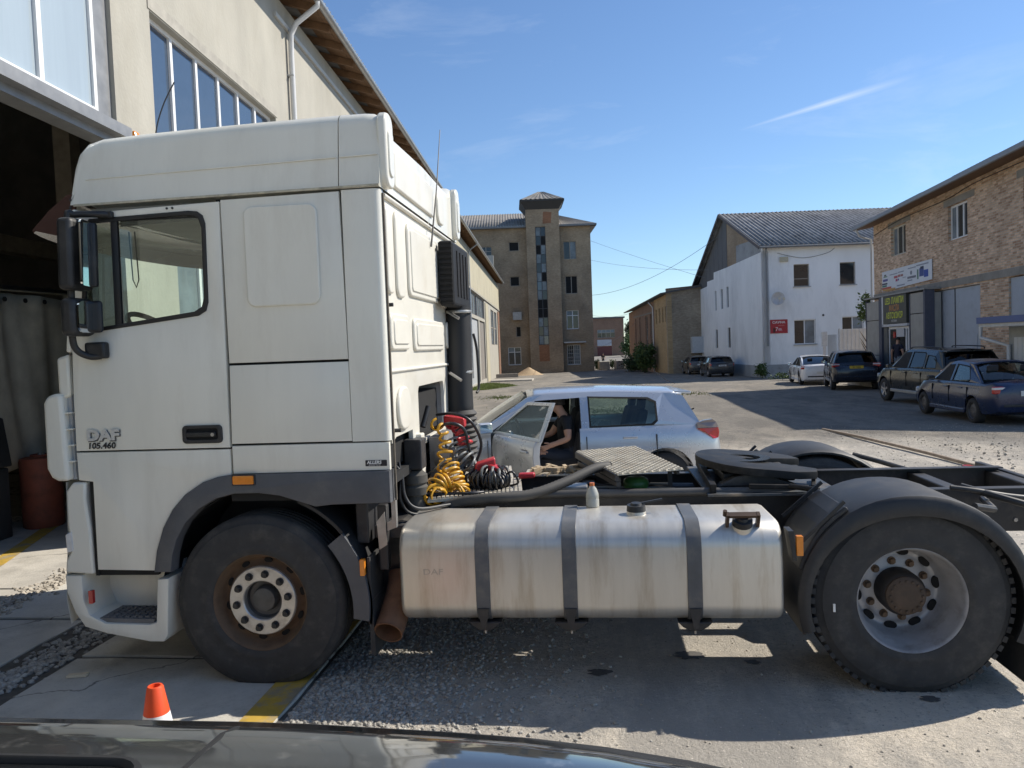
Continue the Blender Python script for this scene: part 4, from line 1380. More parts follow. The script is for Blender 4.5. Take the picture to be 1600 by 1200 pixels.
# rear light bar and frame end
MB().box(5.05, 5.10, 0.45, 2.05, 0.70, 0.98).build('rear_crossbar', CHASSIS, T, bevel=0.01)
for yy in (0.30, 1.95):
    lb = MB().box(5.05, 5.12, yy, yy + 0.32, 0.78, 0.92).build('tail_lamp', REDL, T, bevel=0.01)
b = MB()
b.tube(smooth_path([(4.35, 0.70, 1.04), (4.50, 0.55, 1.0), (4.75, 0.45, 0.93), (5.0, 0.42, 0.88)]), 0.022)
b.build('air_line', BLACKPL, T, smooth=60)
b = MB()
b.tube(smooth_path([(4.25, 0.62, 1.05), (4.40, 0.60, 1.03), (4.6, 0.62, 0.99), (4.85, 0.7, 0.95)]), 0.016)
b.build('air_line', CHASSIS, T, smooth=60)

# --- air intake stack behind the cab
bx = MB().box(0.897, 1.015, 1.50, 2.25, 2.36, 2.865).build('air_intake', mat('intake_black', (0.012, 0.012, 0.013), 0.6, spec=0.3), T, bevel=0.025, seg=3)
for i in range(11):
    z = 2.40 + i * 0.041
    MB().box(0.905, 1.005, 1.485, 1.515, z, z + 0.020).build('slat', mat('intake_grey', (0.014, 0.014, 0.015), 0.7, spec=0.25), bx)
MB().box(0.903, 1.007, 1.494, 1.503, 2.385, 2.85).build('intake_mouth', DARK, bx)
for i in range(4):
    MB().box(1.015, 1.022, 1.66 + i * 0.14, 1.70 + i * 0.14, 2.44, 2.80).build('pressed_rib', MATS['intake_grey'], bx)
MB().tube(smooth_path([(0.955, 1.97, 2.37), (0.955, 1.95, 2.0), (0.955, 1.92, 1.7), (0.96, 1.90, 1.50)]), [0.105] * 18 + [0.10], 18).build('intake_duct', mat('duct_black', (0.013, 0.0135, 0.015), 0.6, var=0.2, scale=5), T, smooth=50)
prof = []
for i in range(9):
    z = 1.50 - i * 0.045
    prof += [(0.118, z), (0.128, z - 0.012), (0.118, z - 0.024), (0.104, z - 0.034)]
MB().lathe([(0.10, 1.52)] + prof + [(0.11, 1.02)], (0.965, 1.90, 0), 'z', 28).build('intake_bellows', mat('bellows_rubber', (0.05, 0.048, 0.045), 0.7, var=0.2), T, smooth=30)
b = MB()
b.tube(smooth_path([(1.04, 2.2, 2.15), (1.06, 2.24, 2.0), (1.065, 2.24, 1.7), (1.05, 2.2, 1.64)]), 0.012)
b.build('grab_rail', BLACKPL, T, smooth=60)
for z in (2.33, 1.83):
    b = MB()
    b.lathe([(0.114, -0.012), (0.118, 0.0), (0.114, 0.012)], (0.955, 1.95, z), 'z', 24)
    b.cyl((0.9, 1.80, z), (1.0, 1.74, z - 0.06), 0.012)
    b.build('duct_clip', STEEL, T, smooth=40)
# aerials and beacon
b = MB()
b.tube([(0.90, 1.26, 2.79), (0.92, 1.45, 3.25), (0.925, 1.66, 3.75)], [0.008, 0.005, 0.003], 6)
b.build('whip_aerial', INK, T)
b = MB()
b.tube(smooth_path([(-1.06, 1.0, 3.38), (-1.055, 1.0, 3.66), (-1.0, 1.02, 3.87), (-0.917, 1.05, 4.05)]), 0.005, 6)
b.build('whip_aerial', INK, T)
b = MB()
b.prism([(-0.925, 3.34), (-0.875, 3.34), (-0.885, 3.50), (-0.90, 3.545), (-0.92, 3.55)], XY(0.48), 0.0, 0.06)
b.build('roof_lamp', AMBER, T, bevel=0.01)

# --- coiled air lines heaped on the deck
def coil(name, material, path, R0, turns, r, squeeze=1.0, seed=0):
    rnd = random.Random(seed)
    P = smooth_path(path, 24)
    k = len(P)
    jit = [rnd.uniform(0.78, 1.25) for _ in range(40)]
    pts = []
    n = turns * 14
    for i in range(n + 1):
        f = i / n * (k - 1)
        a = int(min(f, k - 2))
        p = P[a].lerp(P[a + 1], f - a)
        d = (P[a + 1] - P[a]).normalized()
        x = d.orthogonal().normalized()
        x = Vector((0, 0, 1)) - d * d.z
        x = x.normalized() if x.length > 0.2 else Vector((1, 0, 0))
        y = d.cross(x)
        q = 2 * pi * i / 14
        rr = R0 * (1 + 0.15 * sin(i * 0.13 + seed)) * (1 + 0.13 * sin(i * 0.071 * jit[1] + jit[2] * 9) + 0.08 * sin(i * 0.29 * jit[3]))
        pts.append(p + x * cos(q) * rr * squeeze + y * sin(q) * rr)
    return MB().tube(pts, r, 6).build(name, material, T, smooth=60)


YL = mat('hose_yellow', (0.58, 0.30, 0.02), 0.4, var=0.15, scale=12)
RD = mat('hose_red', (0.42, 0.025, 0.03), 0.4, var=0.15, scale=12)
BK = mat('hose_black', (0.016, 0.016, 0.018), 0.35, var=0.2)
GR = mat('hose_grey', (0.15, 0.155, 0.15), 0.45, var=0.2)
coil('coiled_hose', YL, [(0.93, 1.0, 1.50), (1.0, 0.92, 1.44), (1.02, 0.88, 1.34), (1.0, 0.84, 1.24)], 0.035, 5, 0.010, 1.0, 1)
coil('coiled_hose', YL, [(1.04, 0.86, 1.22), (1.09, 0.80, 1.14), (1.12, 0.76, 1.06), (1.10, 0.72, 1.05)], 0.065, 10, 0.010, 0.8, 2)
coil('coiled_hose', YL, [(1.06, 0.74, 1.14), (1.0, 0.70, 1.12), (0.98, 0.66, 1.06), (1.02, 0.62, 1.05)], 0.07, 8, 0.010, 0.8, 3)
coil('coiled_hose', BK, [(1.14, 1.05, 1.12), (1.24, 0.98, 1.11), (1.34, 0.94, 1.11), (1.42, 0.98, 1.11)], 0.075, 16, 0.009, 0.85, 4)
coil('coiled_hose', BK, [(1.16, 0.95, 1.09), (1.26, 0.88, 1.10), (1.36, 0.86, 1.10), (1.40, 0.92, 1.10)], 0.065, 14, 0.009, 0.85, 5)
coil('coiled_hose', GR, [(1.06, 1.05, 1.36), (1.10, 1.0, 1.28), (1.15, 0.98, 1.22), (1.18, 1.0, 1.18)], 0.07, 7, 0.009, 0.8, 6)
coil('coiled_hose', GR, [(1.22, 0.98, 1.12), (1.32, 0.90, 1.14), (1.40, 0.90, 1.12)], 0.07, 5, 0.010, 0.8, 16)
coil('coiled_hose', RD, [(1.02, 1.15, 1.50), (1.10, 1.05, 1.42), (1.13, 1.02, 1.34)], 0.045, 4, 0.012, 1.0, 7)
b = MB()
b.obox((1.28, 0.98, 1.20), (0.07, 0.02, 0.02), (-0.01, 0.05, 0), (0, 0, 0.03))
b.obox((1.36, 0.96, 1.17), (0.05, -0.01, -0.02), (0.01, 0.04, 0), (0, 0, 0.025))
b.obox((1.05, 1.12, 1.50), (0.08, -0.02, -0.01), (0.0, 0.05, 0), (0, 0, 0.035))
b.obox((1.55, 1.25, 1.07), (0.06, 0.01, 0.0), (0.0, 0.03, 0), (0, 0, 0.02))
b.build('hose_coupling', RD, T, smooth=40, bevel=0.012)
for pts, r, m_ in (([(0.90, 1.0, 1.46), (1.05, 0.95, 1.50), (1.14, 0.98, 1.45), (1.17, 1.0, 1.30), (1.20, 1.02, 1.2)], 0.012, BK),
                   ([(0.92, 1.1, 1.55), (1.06, 1.05, 1.56), (1.18, 1.05, 1.50), (1.24, 1.1, 1.34), (1.2, 1.1, 1.2)], 0.011, BK),
                   ([(0.88, 0.9, 1.15), (0.98, 0.8, 1.22), (1.04, 0.78, 1.27)], 0.007, GR),
                   ([(1.40, 0.95, 1.1), (1.48, 0.88, 1.16), (1.52, 0.9, 1.08), (1.46, 0.95, 1.05)], 0.008, BK),
                   ([(0.9, 0.62, 1.06), (1.1, 0.68, 1.05), (1.22, 0.66, 1.055), (1.3, 0.72, 1.05)], 0.012, BK)):
    MB().tube(smooth_path(pts), r, 7).build('air_line', m_, T, smooth=60)
# thick corrugated loom across to the rails
b = MB()
P = smooth_path([(0.90, 0.62, 0.90), (1.12, 0.60, 1.0), (1.35, 0.58, 1.035), (1.62, 0.66, 1.04), (1.85, 0.82, 1.09), (2.05, 1.0, 1.15), (2.16, 1.1, 1.15)], 20)
b.tube(P, [0.032 + 0.003 * (i % 2) for i in range(len(P))], 12)
b.build('cable_loom', mat('loom_grey', (0.06, 0.057, 0.052), 0.7, var=0.2), T, smooth=60)
b = MB()
b.cyl((1.0, 0.76, 1.02), (3.3, 0.76, 1.02), 0.028, n=12)
b.build('pipe_run', mat('pipe_grey', (0.075, 0.072, 0.068), 0.5, var=0.25), T, smooth=50)
# valve block, green air bottle, cables between the rails
MB().box(1.78, 2.0, 0.86, 1.02, 1.0, 1.05).build('valve_block', STEEL, T, bevel=0.008)
b = MB().lathe([(0.0, 0.055), (0.06, 0.052), (0.085, 0.035), (0.09, 0.0), (0.08, -0.04)], (2.34, 1.08, 1.02), 'z', 24)
b.build('green_cap', mat('green_paint', (0.05, 0.17, 0.045), 0.35, var=0.15), T, smooth=50)
rr_ = random.Random(9)
for i in range(7):
    y = 0.88 + 0.05 * i
    MB().tube(smooth_path([(1.6, y, 0.98), (1.9, y + rr_.uniform(-.05, .05), 1.01 + rr_.uniform(-.02, .02)), (2.3, y + rr_.uniform(-.08, .08), 1.0), (2.75, y + rr_.uniform(-.05, .05), 0.99)]), 0.011, 6).build('air_line', BK if i % 3 else GR, T, smooth=60)
MB().box(1.4, 2.9, 1.0, 1.55, 0.82, 0.86).build('inner_tray', CHASSIS, T)

# loose things lying on the truck
bt = thing('plastic_bottle', 'small clear plastic bottle with orange cap standing on the fuel tank', 'bottle', (2.035, 0.52, 0.982))
BOT = mat('bottle_plastic', (0.40, 0.40, 0.36), 0.25, var=0.15, scale=20, c2=(0.35, 0.33, 0.28), s2=18, a2=0.6)
MB().lathe([(0.0, 0.0), (0.036, 0.0), (0.042, 0.006), (0.042, 0.05), (0.040, 0.055), (0.042, 0.06), (0.040, 0.085), (0.028, 0.118), (0.014, 0.135), (0.013, 0.145)], (0, 0, 0), 'z', 20).build('body', BOT, bt, smooth=40)
MB().lathe([(0.0155, 0.136), (0.0155, 0.155), (0.0, 0.156)], (0, 0, 0), 'z', 16).build('cap', mat('cap_orange', (0.55, 0.16, 0.05), 0.4), bt, smooth=40)
MB().box(1.50, 1.98, 1.58, 1.88, 1.004, 1.014).build('deck_board', DECK, T)
b = MB()
rw = random.Random(4)
for i in range(34):
    p = Vector((rw.uniform(1.55, 1.92), rw.uniform(1.60, 1.84), 1.025 + rw.uniform(0, 0.03)))
    b.obox(p, Vector((rw.uniform(-.06, .06), rw.uniform(-.05, .05), rw.uniform(-.015, .02))), Vector((0.012, 0.014, 0)), Vector((0, 0.0, 0.012)))
tag(b.build('scrap_pile', mat('scrap_wood', (0.36, 0.28, 0.18), 0.85, var=0.4, scale=8)), 'small pile of wood scraps and debris on the far deck', 'scrap pile', kind='stuff')
# ------------------------------------------------------------------ buildings
def frame_fn(P0, d, n):
    """wall coordinates: u along d, v height, t into the wall"""
    P0, d, n = Vector(P0), Vector(d).normalized(), Vector(n).normalized()
    return lambda u, v, t=0.0: tuple(P0 + d * u - n * t + Vector((0, 0, v)))


def rect(u0, u1, v0, v1):
    return [(u0, v0), (u1, v0), (u1, v1), (u0, v1)]


PVC = mat('white_upvc', (0.74, 0.74, 0.73), 0.4, var=0.04)
PANE = mat('dark_pane', (0.02, 0.024, 0.028), 0.06, var=0.2, scale=2, spec=0.7)
SKYP = mat('sky_tinted_pane', (0.05, 0.075, 0.115), 0.03, metal=0.0, var=0.05, spec=1.0)  # blue of the reflected sky is put into the base colour
DUSTP = mat('dusty_pane', (0.16, 0.19, 0.21), 0.25, var=0.4, scale=1.6)
OLDWOOD = mat('old_window_paint', (0.30, 0.27, 0.23), 0.8, var=0.2)


def fbox(fn, u0, u1, v0, v1, t0, t1, mb):
    vs = [fn(u, v, t) for t in (t0, t1) for u, v in ((u0, v0), (u1, v0), (u1, v1), (u0, v1))]
    return mb.add(vs, [(0, 1, 2, 3), (7, 6, 5, 4), (0, 4, 5, 1), (1, 5, 6, 2), (2, 6, 7, 3), (3, 7, 4, 0)])


def window(parent, fn, u0, u1, v0, v1, cols=(0.5,), rows=(), fm=None, pm=None, depth=0.10, fr=0.05, sill=None, name='window', open_=()):
    """frame with mullions and one pane object per light, set back in its hole"""
    fm = fm or PVC
    pm = pm or PANE
    b = MB()
    cu = [u0] + [u0 + (u1 - u0) * c for c in cols] + [u1]
    cv = [v0] + [v0 + (v1 - v0) * r for r in rows] + [v1]
    fbox(fn, u0, u1, v0, v0 + fr, depth, depth + 0.06, b)
    fbox(fn, u0, u1, v1 - fr, v1, depth, depth + 0.06, b)
    for i, u in enumerate(cu):
        a, c = (u, u + fr) if i == 0 else ((u - fr, u) if i == len(cu) - 1 else (u - fr * 0.6, u + fr * 0.6))
        fbox(fn, a, c, v0 + fr, v1 - fr, depth, depth + 0.06, b)
    for v in cv[1:-1]:
        fbox(fn, u0 + fr, u1 - fr, v - fr * 0.5, v + fr * 0.5, depth + 0.003, depth + 0.057, b)
    w = b.build(name, fm, parent)
    if sill:
        fbox(fn, u0 - 0.06, u1 + 0.06, v0 - 0.05, v0 - 0.003, -0.10, depth, MB()).build('sill', sill, w)
    k = 0
    for i in range(len(cu) - 1):
        for j in range(len(cv) - 1):
            m_ = DARK if k in open_ else (pm[k % len(pm)] if isinstance(pm, (list, tuple)) else pm)  # broken lights get a dark sheet for the unlit room behind
            k += 1
            b = MB()
            tl = 0.004 * ((i * 7 + j * 3) % 3 - 1)
            q = [fn(cu[i] + 0.02, cv[j] + 0.02, depth + 0.03 + tl), fn(cu[i + 1] - 0.02, cv[j] + 0.02, depth + 0.03 - tl), fn(cu[i + 1] - 0.02, cv[j + 1] - 0.02, depth + 0.03 - tl), fn(cu[i] + 0.02, cv[j + 1] - 0.02, depth + 0.03 + tl)]
            b.add(q, [(0, 1, 2, 3)])
            b.build('pane', m_, w, recalc=False)
    return w


def corrugated(name, p00, du, dv, nrm, lu, lv, pitch, amp, material, parent, thick=True, steps=6, rowsn=2):
    du, dv, nrm = Vector(du).normalized(), Vector(dv).normalized(), Vector(nrm).normalized()
    n = int(lu / pitch * steps)
    b = MB()
    rows = []
    for j in range(rowsn):
        v = lv * j / (rowsn - 1)
        rows.append([Vector(p00) + du * (lu * i / n) + dv * v + nrm * (amp * sin(2 * pi * i / steps)) for i in range(n + 1)])
    b.grid(rows)
    o = b.build(name, material, parent, smooth=70)
    if thick:
        md = o.modifiers.new('thick', 'SOLIDIFY')
        md.thickness = 0.012
    return o


# ============================ workshop hall on the left
FD = Vector((-0.065, 1, 0)).normalized()
FNV = Vector((1, 0.065, 0)).normalized()
F0 = Vector((-3.05, 4, 0))
hf = frame_fn(F0, FD, FNV)
PLAST = mat('cream_plaster', (0.40, 0.382, 0.33), 0.92, var=0.10, scale=1.3, c2=(0.33, 0.31, 0.26), s2=0.9, a2=0.6, stretch=(1, 1, 0.45), bump=0.004, bscale=22, spec=0.2)
CREAM2 = mat('pale_panel', (0.44, 0.405, 0.30), 0.9, var=0.12, scale=1.2, c2=(0.44, 0.38, 0.27), s2=1.4, a2=0.6, stretch=(1, 1, 0.4), spec=0.2)
GALV = mat('galvanised', (0.42, 0.43, 0.44), 0.4, metal=0.6, var=0.15, scale=4)
GREYM = mat('grey_metal_door', (0.40, 0.415, 0.42), 0.6, var=0.08, scale=2, c2=(0.26, 0.25, 0.23), s2=2, a2=0.5)
HALL = thing('workshop_hall', 'long cream plastered workshop hall with wooden eaves and open door at left', 'workshop', F0)
HALL_M = HALL.location.copy()


class Off:
    """parent helper: builders work in world space, parts are stored relative to their thing"""


def settle(root):
    inv = Matrix.Translation(-root.location)
    for o in root.children:
        o.matrix_parent_inverse = inv


ZT = 8.45
SEND = 70.0
holes = [rect(0.50, 4.85, 4.75, 6.20), rect(0.85, 5.2, 1.15, 3.70), rect(36.2, 51, 4.25, 5.75), rect(58, 61.6, 2.3, 5.4), rect(62.4, 66, 2.3, 5.4)]
for a, c, z in ((36.2, 45.4, 4.05), (46.2, 51, 4.05)):
    holes.append(rect(a, c, -0.3, z))
wall = panel('wall', [(-0.36, -0.2), (SEND, -1.2), (SEND, ZT), (-0.36, ZT)], holes, hf, 0.32, PLAST, HALL)
panel('wall', [(-14, -0.2), (-7.2, -0.2), (-7.2, ZT), (-14, ZT)], [], hf, 0.32, PLAST, HALL)
panel('wall', [(-7.2, 7.9), (-0.36, 7.9), (-0.36, ZT), (-7.2, ZT)], [], hf, 0.32, PLAST, HALL)
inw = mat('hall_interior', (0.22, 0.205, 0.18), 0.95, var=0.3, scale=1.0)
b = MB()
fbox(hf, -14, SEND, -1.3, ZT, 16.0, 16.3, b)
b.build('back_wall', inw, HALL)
for a in (-14.3, SEND):
    fbox(hf, a, a + 0.3, -1.3, ZT + 3.0, 0.32, 16.0, MB()).build('end_wall', PLAST, HALL)
fbox(hf, 10.0, 10.3, -0.2, ZT, 0.32, 16.0, MB()).build('partition_wall', inw, HALL)
# far stretch: pale cladding panels with joints over the plaster, beam, pillar
u = 24.0
k = 0
while u < SEND - 0.1:
    w_ = 3.0
    fbox(hf, u + 0.02, min(u + w_ - 0.02, SEND), 5.92, ZT - 0.25, -0.05, -0.002, MB()).build('cladding_panel', CREAM2, HALL)
    u += w_
    k += 1
fbox(hf, 24, SEND, 5.78, 5.90, -0.09, -0.003, MB()).build('beam', mat('beam_grey', (0.33, 0.31, 0.26), 0.9, var=0.2), HALL)
window(HALL, hf, 36.2, 51, 4.25, 5.75, [i / 10 for i in range(1, 10)], (), OLDWOOD, [DUSTP, SKYP, DUSTP, DUSTP], 0.06, 0.07)
window(HALL, hf, 58, 61.6, 2.3, 5.4, (0.5,), (0.5,), OLDWOOD, DUSTP, 0.06, 0.07)
window(HALL, hf, 62.4, 66, 2.3, 5.4, (0.5,), (0.5,), OLDWOOD, DUSTP, 0.06, 0.07)
for a, c in ((36.2, 45.4), (46.2, 51)):
    for i in range(2):
        u0 = a + (c - a) * i / 2
        fbox(hf, u0 + 0.02, u0 + (c - a) / 2 - 0.02, -0.6, 4.03, 0.10, 0.16, MB()).build('gate_leaf', GREYM if a < 40 else mat('brown_grey_gate', (0.22, 0.20, 0.175), 0.7, var=0.15), HALL)
fbox(hf, 51.6, 54.5, -1.0, 5.6, -0.06, -0.003, MB()).build('pillar_facing', CREAM2, HALL)
fbox(hf, 67.2, 69.9, -1.2, 5.6, -0.06, -0.003, MB()).build('brick_corner', brickmat('end_brick', (0.24, 0.11, 0.07), (0.30, 0.15, 0.09), (0.25, 0.22, 0.18), 'Y'), HALL)
# near windows
window(HALL, hf, 0.50, 4.85, 4.75, 6.20, (1 / 6, 2 / 6, 3 / 6, 4 / 6, 5 / 6), (), PVC, SKYP, 0.10, 0.055)
window(HALL, hf, 0.85, 5.2, 1.15, 3.70, (0.2, 0.4, 0.6, 0.8), (), PVC, DUSTP, 0.10, 0.06)
fbox(hf, 0.46, 4.9, 6.215, 6.36, -0.012, -0.002, MB()).build('lintel_patch', mat('grey_render', (0.36, 0.34, 0.295), 0.95, var=0.2, scale=5), HALL)
# door head: steel lintel, glazed band above it
fbox(hf, -7.2, -0.36, 4.44, 4.56, -0.16, 0.22, MB()).build('door_head', mat('door_head_steel', (0.25, 0.255, 0.26), 0.5, metal=0.3, var=0.15), HALL)
fbox(hf, -7.2, -0.36, 4.36, 4.44, -0.05, 0.16, MB()).build('door_head', MATS['door_head_steel'], HALL)
fbox(hf, -0.86, -0.362, 4.56, 7.9, 0.05, 0.20, MB()).build('side_cheek', MATS['door_head_steel'], HALL)
DG = mat('frosted_pane', (0.34, 0.40, 0.44), 0.12, var=0.12, scale=0.7, stretch=(1, 3, 0.2), spec=0.8)
gb = window(HALL, hf, -7.2, -0.88, 4.56, 7.9, [1 - 0.88 / 6.32 * i for i in range(7, 0, -1)], (), PVC, DG, -0.10, 0.055, name='glazed_band')
# eaves: boards, rafters, fascia gutter, roof sheets
RU = Vector((0, 0, 1)) * sin(radians(17)) - FNV * cos(radians(17))
RNV = (FNV * sin(radians(17)) + Vector((0, 0, 1)) * cos(radians(17)))
EO = 0.55
e0 = F0 + FNV * EO + Vector((0, 0, 8.60))
for k in range(4):
    c0 = e0 + RU * (0.02 + 0.145 * k)
    b = MB()
    c1 = c0 + RU * 0.137
    b.add([c0 - FD * 14, c0 + FD * SEND, c1 + FD * SEND, c1 - FD * 14, c0 - FD * 14 + RNV * 0.02, c0 + FD * SEND + RNV * 0.02, c1 + FD * SEND + RNV * 0.02, c1 - FD * 14 + RNV * 0.02],
          [(0, 1, 2, 3), (7, 6, 5, 4), (0, 4, 5, 1), (1, 5, 6, 2), (2, 6, 7, 3), (3, 7, 4, 0)])
    b.build('soffit_board', WOOD, HALL)
rs = MB().bar((0, 0, 0), tuple(RU * 0.95), 0.08, 0.14, tuple(RNV)).build('rafter', WOOD, HALL)
rs.location = e0 + RU * 0.03 - RNV * 0.075 - FD * 13.8
sx = -13.0
while sx < SEND:
    r_ = rs.copy()
    COL.objects.link(r_)
    r_.parent = HALL
    r_.location = e0 + RU * 0.03 - RNV * 0.075 + FD * sx
    sx += 0.95
ROOFM = mat('asbestos_roof', (0.215, 0.21, 0.20), 0.9, var=0.2, scale=2, c2=(0.11, 0.108, 0.10), s2=1.0, a2=0.6)
corrugated('roof_sheet', e0 - FD * 14 + RNV * 0.05 - RU * 0.10, FD, RU, RNV, 14 + SEND, 9.2, 0.18, 0.025, ROOFM, HALL)
RU2 = Vector((0, 0, 1)) * sin(radians(17)) + FNV * cos(radians(17))
rp2 = e0 + RU * 9.1 + RNV * 0.05
b = MB()
b.add([rp2 - FD * 14, rp2 + FD * SEND, rp2 + FD * SEND - RU2 * 9.2, rp2 - FD * 14 - RU2 * 9.2], [(0, 1, 2, 3)])
b.build('roof_sheet', ROOFM, HALL)
b = MB()
g0 = e0 + FNV * 0.06 + Vector((0, 0, -0.02))
rows = []
for s_ in [-14 + i * 4 for i in range(22)]:
    s_ = min(s_, SEND)
    c = g0 + FD * s_
    rows.append([c + FNV * 0.075 * cos(radians(a)) + Vector((0, 0, 0.075 * sin(radians(a)))) for a in range(-180, 1, 20)] + [c + FNV * 0.068 * cos(radians(a)) + Vector((0, 0, 0.068 * sin(radians(a)))) for a in range(0, -181, -20)])
b.grid(rows, True, True)
b.build('gutter', GALV, HALL, smooth=50)
for s_, zb in ((5.66, 0.1), (39.0, 0.2)):
    c = F0 + FD * s_
    pts = [g0 + FD * s_ + Vector((0, 0, -0.05)), g0 + FD * s_ + Vector((0, 0, -0.14)), c + FNV * 0.20 + Vector((0, 0, 8.15)), c + FNV * 0.09 + Vector((0, 0, 7.95)), c + FNV * 0.08 + Vector((0, 0, 7.6)), c + FNV * 0.08 + Vector((0, 0, zb))]
    dp = MB().tube([pts[0]] + pts[1:], 0.05, 14).build('downpipe', GALV if s_ > 10 else mat('white_pipe', (0.62, 0.62, 0.61), 0.4, var=0.05), HALL, smooth=50)
    for z in (7.2, 5.6, 3.8):
        q = c + FNV * 0.06 + Vector((0, 0, z))
        MB().obox(q, FD * 0.06, FNV * 0.06, Vector((0, 0, 0.012))).build('pipe_clip', GALV, dp)
# thin grey strip beneath the eave on the wall
fbox(hf, 5.0, 24, 8.02, 8.10, -0.05, -0.003, MB()).build('eave_strip', mat('eave_strip_grey', (0.5, 0.5, 0.48), 0.7), HALL)
# interior: posts, beam
fbox(hf, 2.5, 2.75, 0, 8.3, 2.3, 2.55, MB()).build('inner_post', mat('post_beige', (0.36, 0.32, 0.25), 0.9, var=0.2), HALL)
fbox(hf, -12, 9.9, 4.0, 4.28, 4.6, 4.9, MB()).build('inner_beam', MATS['post_beige'], HALL)
fbox(hf, -0.35, -0.15, 0, 4.36, 0.33, 0.40, MB()).build('door_jamb', MATS['door_head_steel'], HALL)
settle(HALL)

# things just inside the door
TARP = mat('grey_tarpaulin', (0.55, 0.515, 0.42), 0.75, var=0.2, scale=2.2, c2=(0.32, 0.30, 0.25), s2=2.0, a2=0.6)
tp = thing('tarpaulin_curtain', 'grey tarpaulin curtain with eyelets hanging inside the workshop door', 'tarpaulin', (-5.05, 4.0, 0))
b = MB()
rows = []
for j in range(15):
    z = 0.75 + 2.15 * j / 14
    row = []
    for i in range(49):
        y = -2.6 + 4.4 * i / 48
        amp = 0.05 + 0.05 * (1 - j / 14)
        row.append((0.05 * sin(y * 3.1 + 0.9 * z) * (amp / 0.07) + 0.045 * sin(y * 7.3 + 1.7 * sin(z * 0.9)) + 0.02 * sin(y * 17 + 2 * z), y, z + 0.02 * sin(y * 3)))
    rows.append(row)
b.grid(rows)
cu = b.build('sheet', TARP, tp, smooth=70)
cu.modifiers.new('thick', 'SOLIDIFY').thickness = 0.004
for i in range(13):
    y = -2.5 + 0.34 * i
    MB().lathe([(0.012, 0), (0.032, 0.002), (0.032, 0.012), (0.012, 0.014)], (0, 0, 0), 'y', 12)
    e = MB().cyl((0.075, y, 2.83), (0.09, y, 2.83), 0.03, n=12).build('eyelet', SEAM, tp)
MB().tube(smooth_path([(0.02, -2.6, 2.93), (0.03, -1.0, 2.94), (0.02, 0.5, 2.95), (0.02, 1.8, 2.97)]), 0.012, 6).build('rope', mat('rope', (0.30, 0.27, 0.20), 0.9), tp, smooth=60)
MB().bar((0.0, -2.7, 2.98), (0.0, 1.9, 3.0), 0.04, 0.04).build('rail', SEAM, tp)
for y in (-2.6, 1.85):
    MB().bar((-0.02, y, 0.02), (-0.02, y, 2.98), 0.05, 0.05).build('post', SEAM, tp)
BOXM = mat('blackened_steel', (0.025, 0.026, 0.027), 0.6, var=0.3, scale=4)
cb = thing('tool_cabinet', 'black steel cabinet standing below the tarpaulin curtain', 'cabinet', (-4.95, 3.75, 0.02))
MB().box(-0.30, 0.18, -1.2, 0.12, 0.0, 0.82).build('carcass', BOXM, cb, bevel=0.02)
MB().prism([(-0.30, 0.83), (0.20, 0.83), (0.12, 1.40), (-0.22, 1.44)], lambda u, v, t: (u, t, v), -1.2, 0.16).build('upper_box', BOXM, cb, bevel=0.02)
MB().box(0.18, 0.19, -1.15, -0.55, 0.05, 0.78).build('door', BOXM, cb)
MB().box(0.18, 0.19, -0.53, 0.08, 0.05, 0.78).build('door', BOXM, cb)
gc = thing('gas_cylinder', 'stubby rusty red gas cylinder standing beside the black cabinet', 'gas cylinder', (-4.80, 4.42, 0.02))
REDC = mat('faded_red_paint', (0.25, 0.07, 0.04), 0.65, var=0.2, scale=6, c2=(0.13, 0.05, 0.03), s2=5, a2=0.7)
MB().lathe([(0.0, 0.0), (0.15, 0.0), (0.21, 0.0), (0.228, 0.02), (0.232, 0.12), (0.232, 0.44), (0.237, 0.46), (0.232, 0.48), (0.232, 0.82), (0.222, 0.86), (0.12, 0.875), (0.04, 0.88)], (0, 0, 0), 'z', 32).build('body', REDC, gc, smooth=40)
MB().lathe([(0.10, 0.86), (0.11, 0.87), (0.11, 0.90), (0.10, 0.90), (0.10, 0.86)], (0, 0, 0), 'z', 24).build('collar', REDC, gc, smooth=40)
b = MB().cyl((0, 0, 0.86), (0, 0, 0.92), 0.025)
b.cyl((0, 0, 0.90), (0.06, 0, 0.90), 0.012)
b.build('valve', STEEL, gc, smooth=40)

# ============================ white rendered building
HH = Vector((-0.10891797, 0.99405074, 0))
RTV = Vector((0.99405074, 0.10891797, 0))
UPV = Vector((0, 0, 1))
WA = Vector((12.70, 45.70, 0))
WB = thing('white_house', 'two storey white rendered building with grey corrugated gable roof', 'building', (12.70, 45.70, -0.47))
WR = mat('white_render', (0.83, 0.835, 0.825), 0.9, var=0.06, scale=0.8, c2=(0.50, 0.51, 0.51), s2=0.6, a2=0.5, stretch=(1, 1, 0.35), spec=0.2)
PLINTH = mat('grey_plinth', (0.36, 0.37, 0.37), 0.95, var=0.15, scale=2, c2=(0.15, 0.15, 0.145), s2=1.0, a2=0.8)
wf = frame_fn(WA, RTV, -HH)
wl = frame_fn(WA, HH, -RTV)
fw_ = [(1.92, 2.90, 5.18, 6.57), (4.82, 5.80, 5.19, 6.59), (8.0, 9.0, 5.2, 6.6), (1.89, 3.24, 1.55, 3.09), (4.92, 6.27, 1.60, 3.18), (8.2, 9.5, 1.6, 3.1)]
panel('front_wall', [(0, -0.9), (18, -0.9), (18, 7.82), (0, 7.82)], [rect(a, c, d, e) for a, c, d, e in fw_], wf, 0.35, WR, WB)
lw_ = [(11.06, 11.50, 4.29, 5.80), (9.30, 9.85, 4.33, 5.82), (7.75, 8.30, 4.37, 5.88), (10.96, 11.57, 1.38, 2.82), (7.5, 8.2, 1.42, 2.89)]
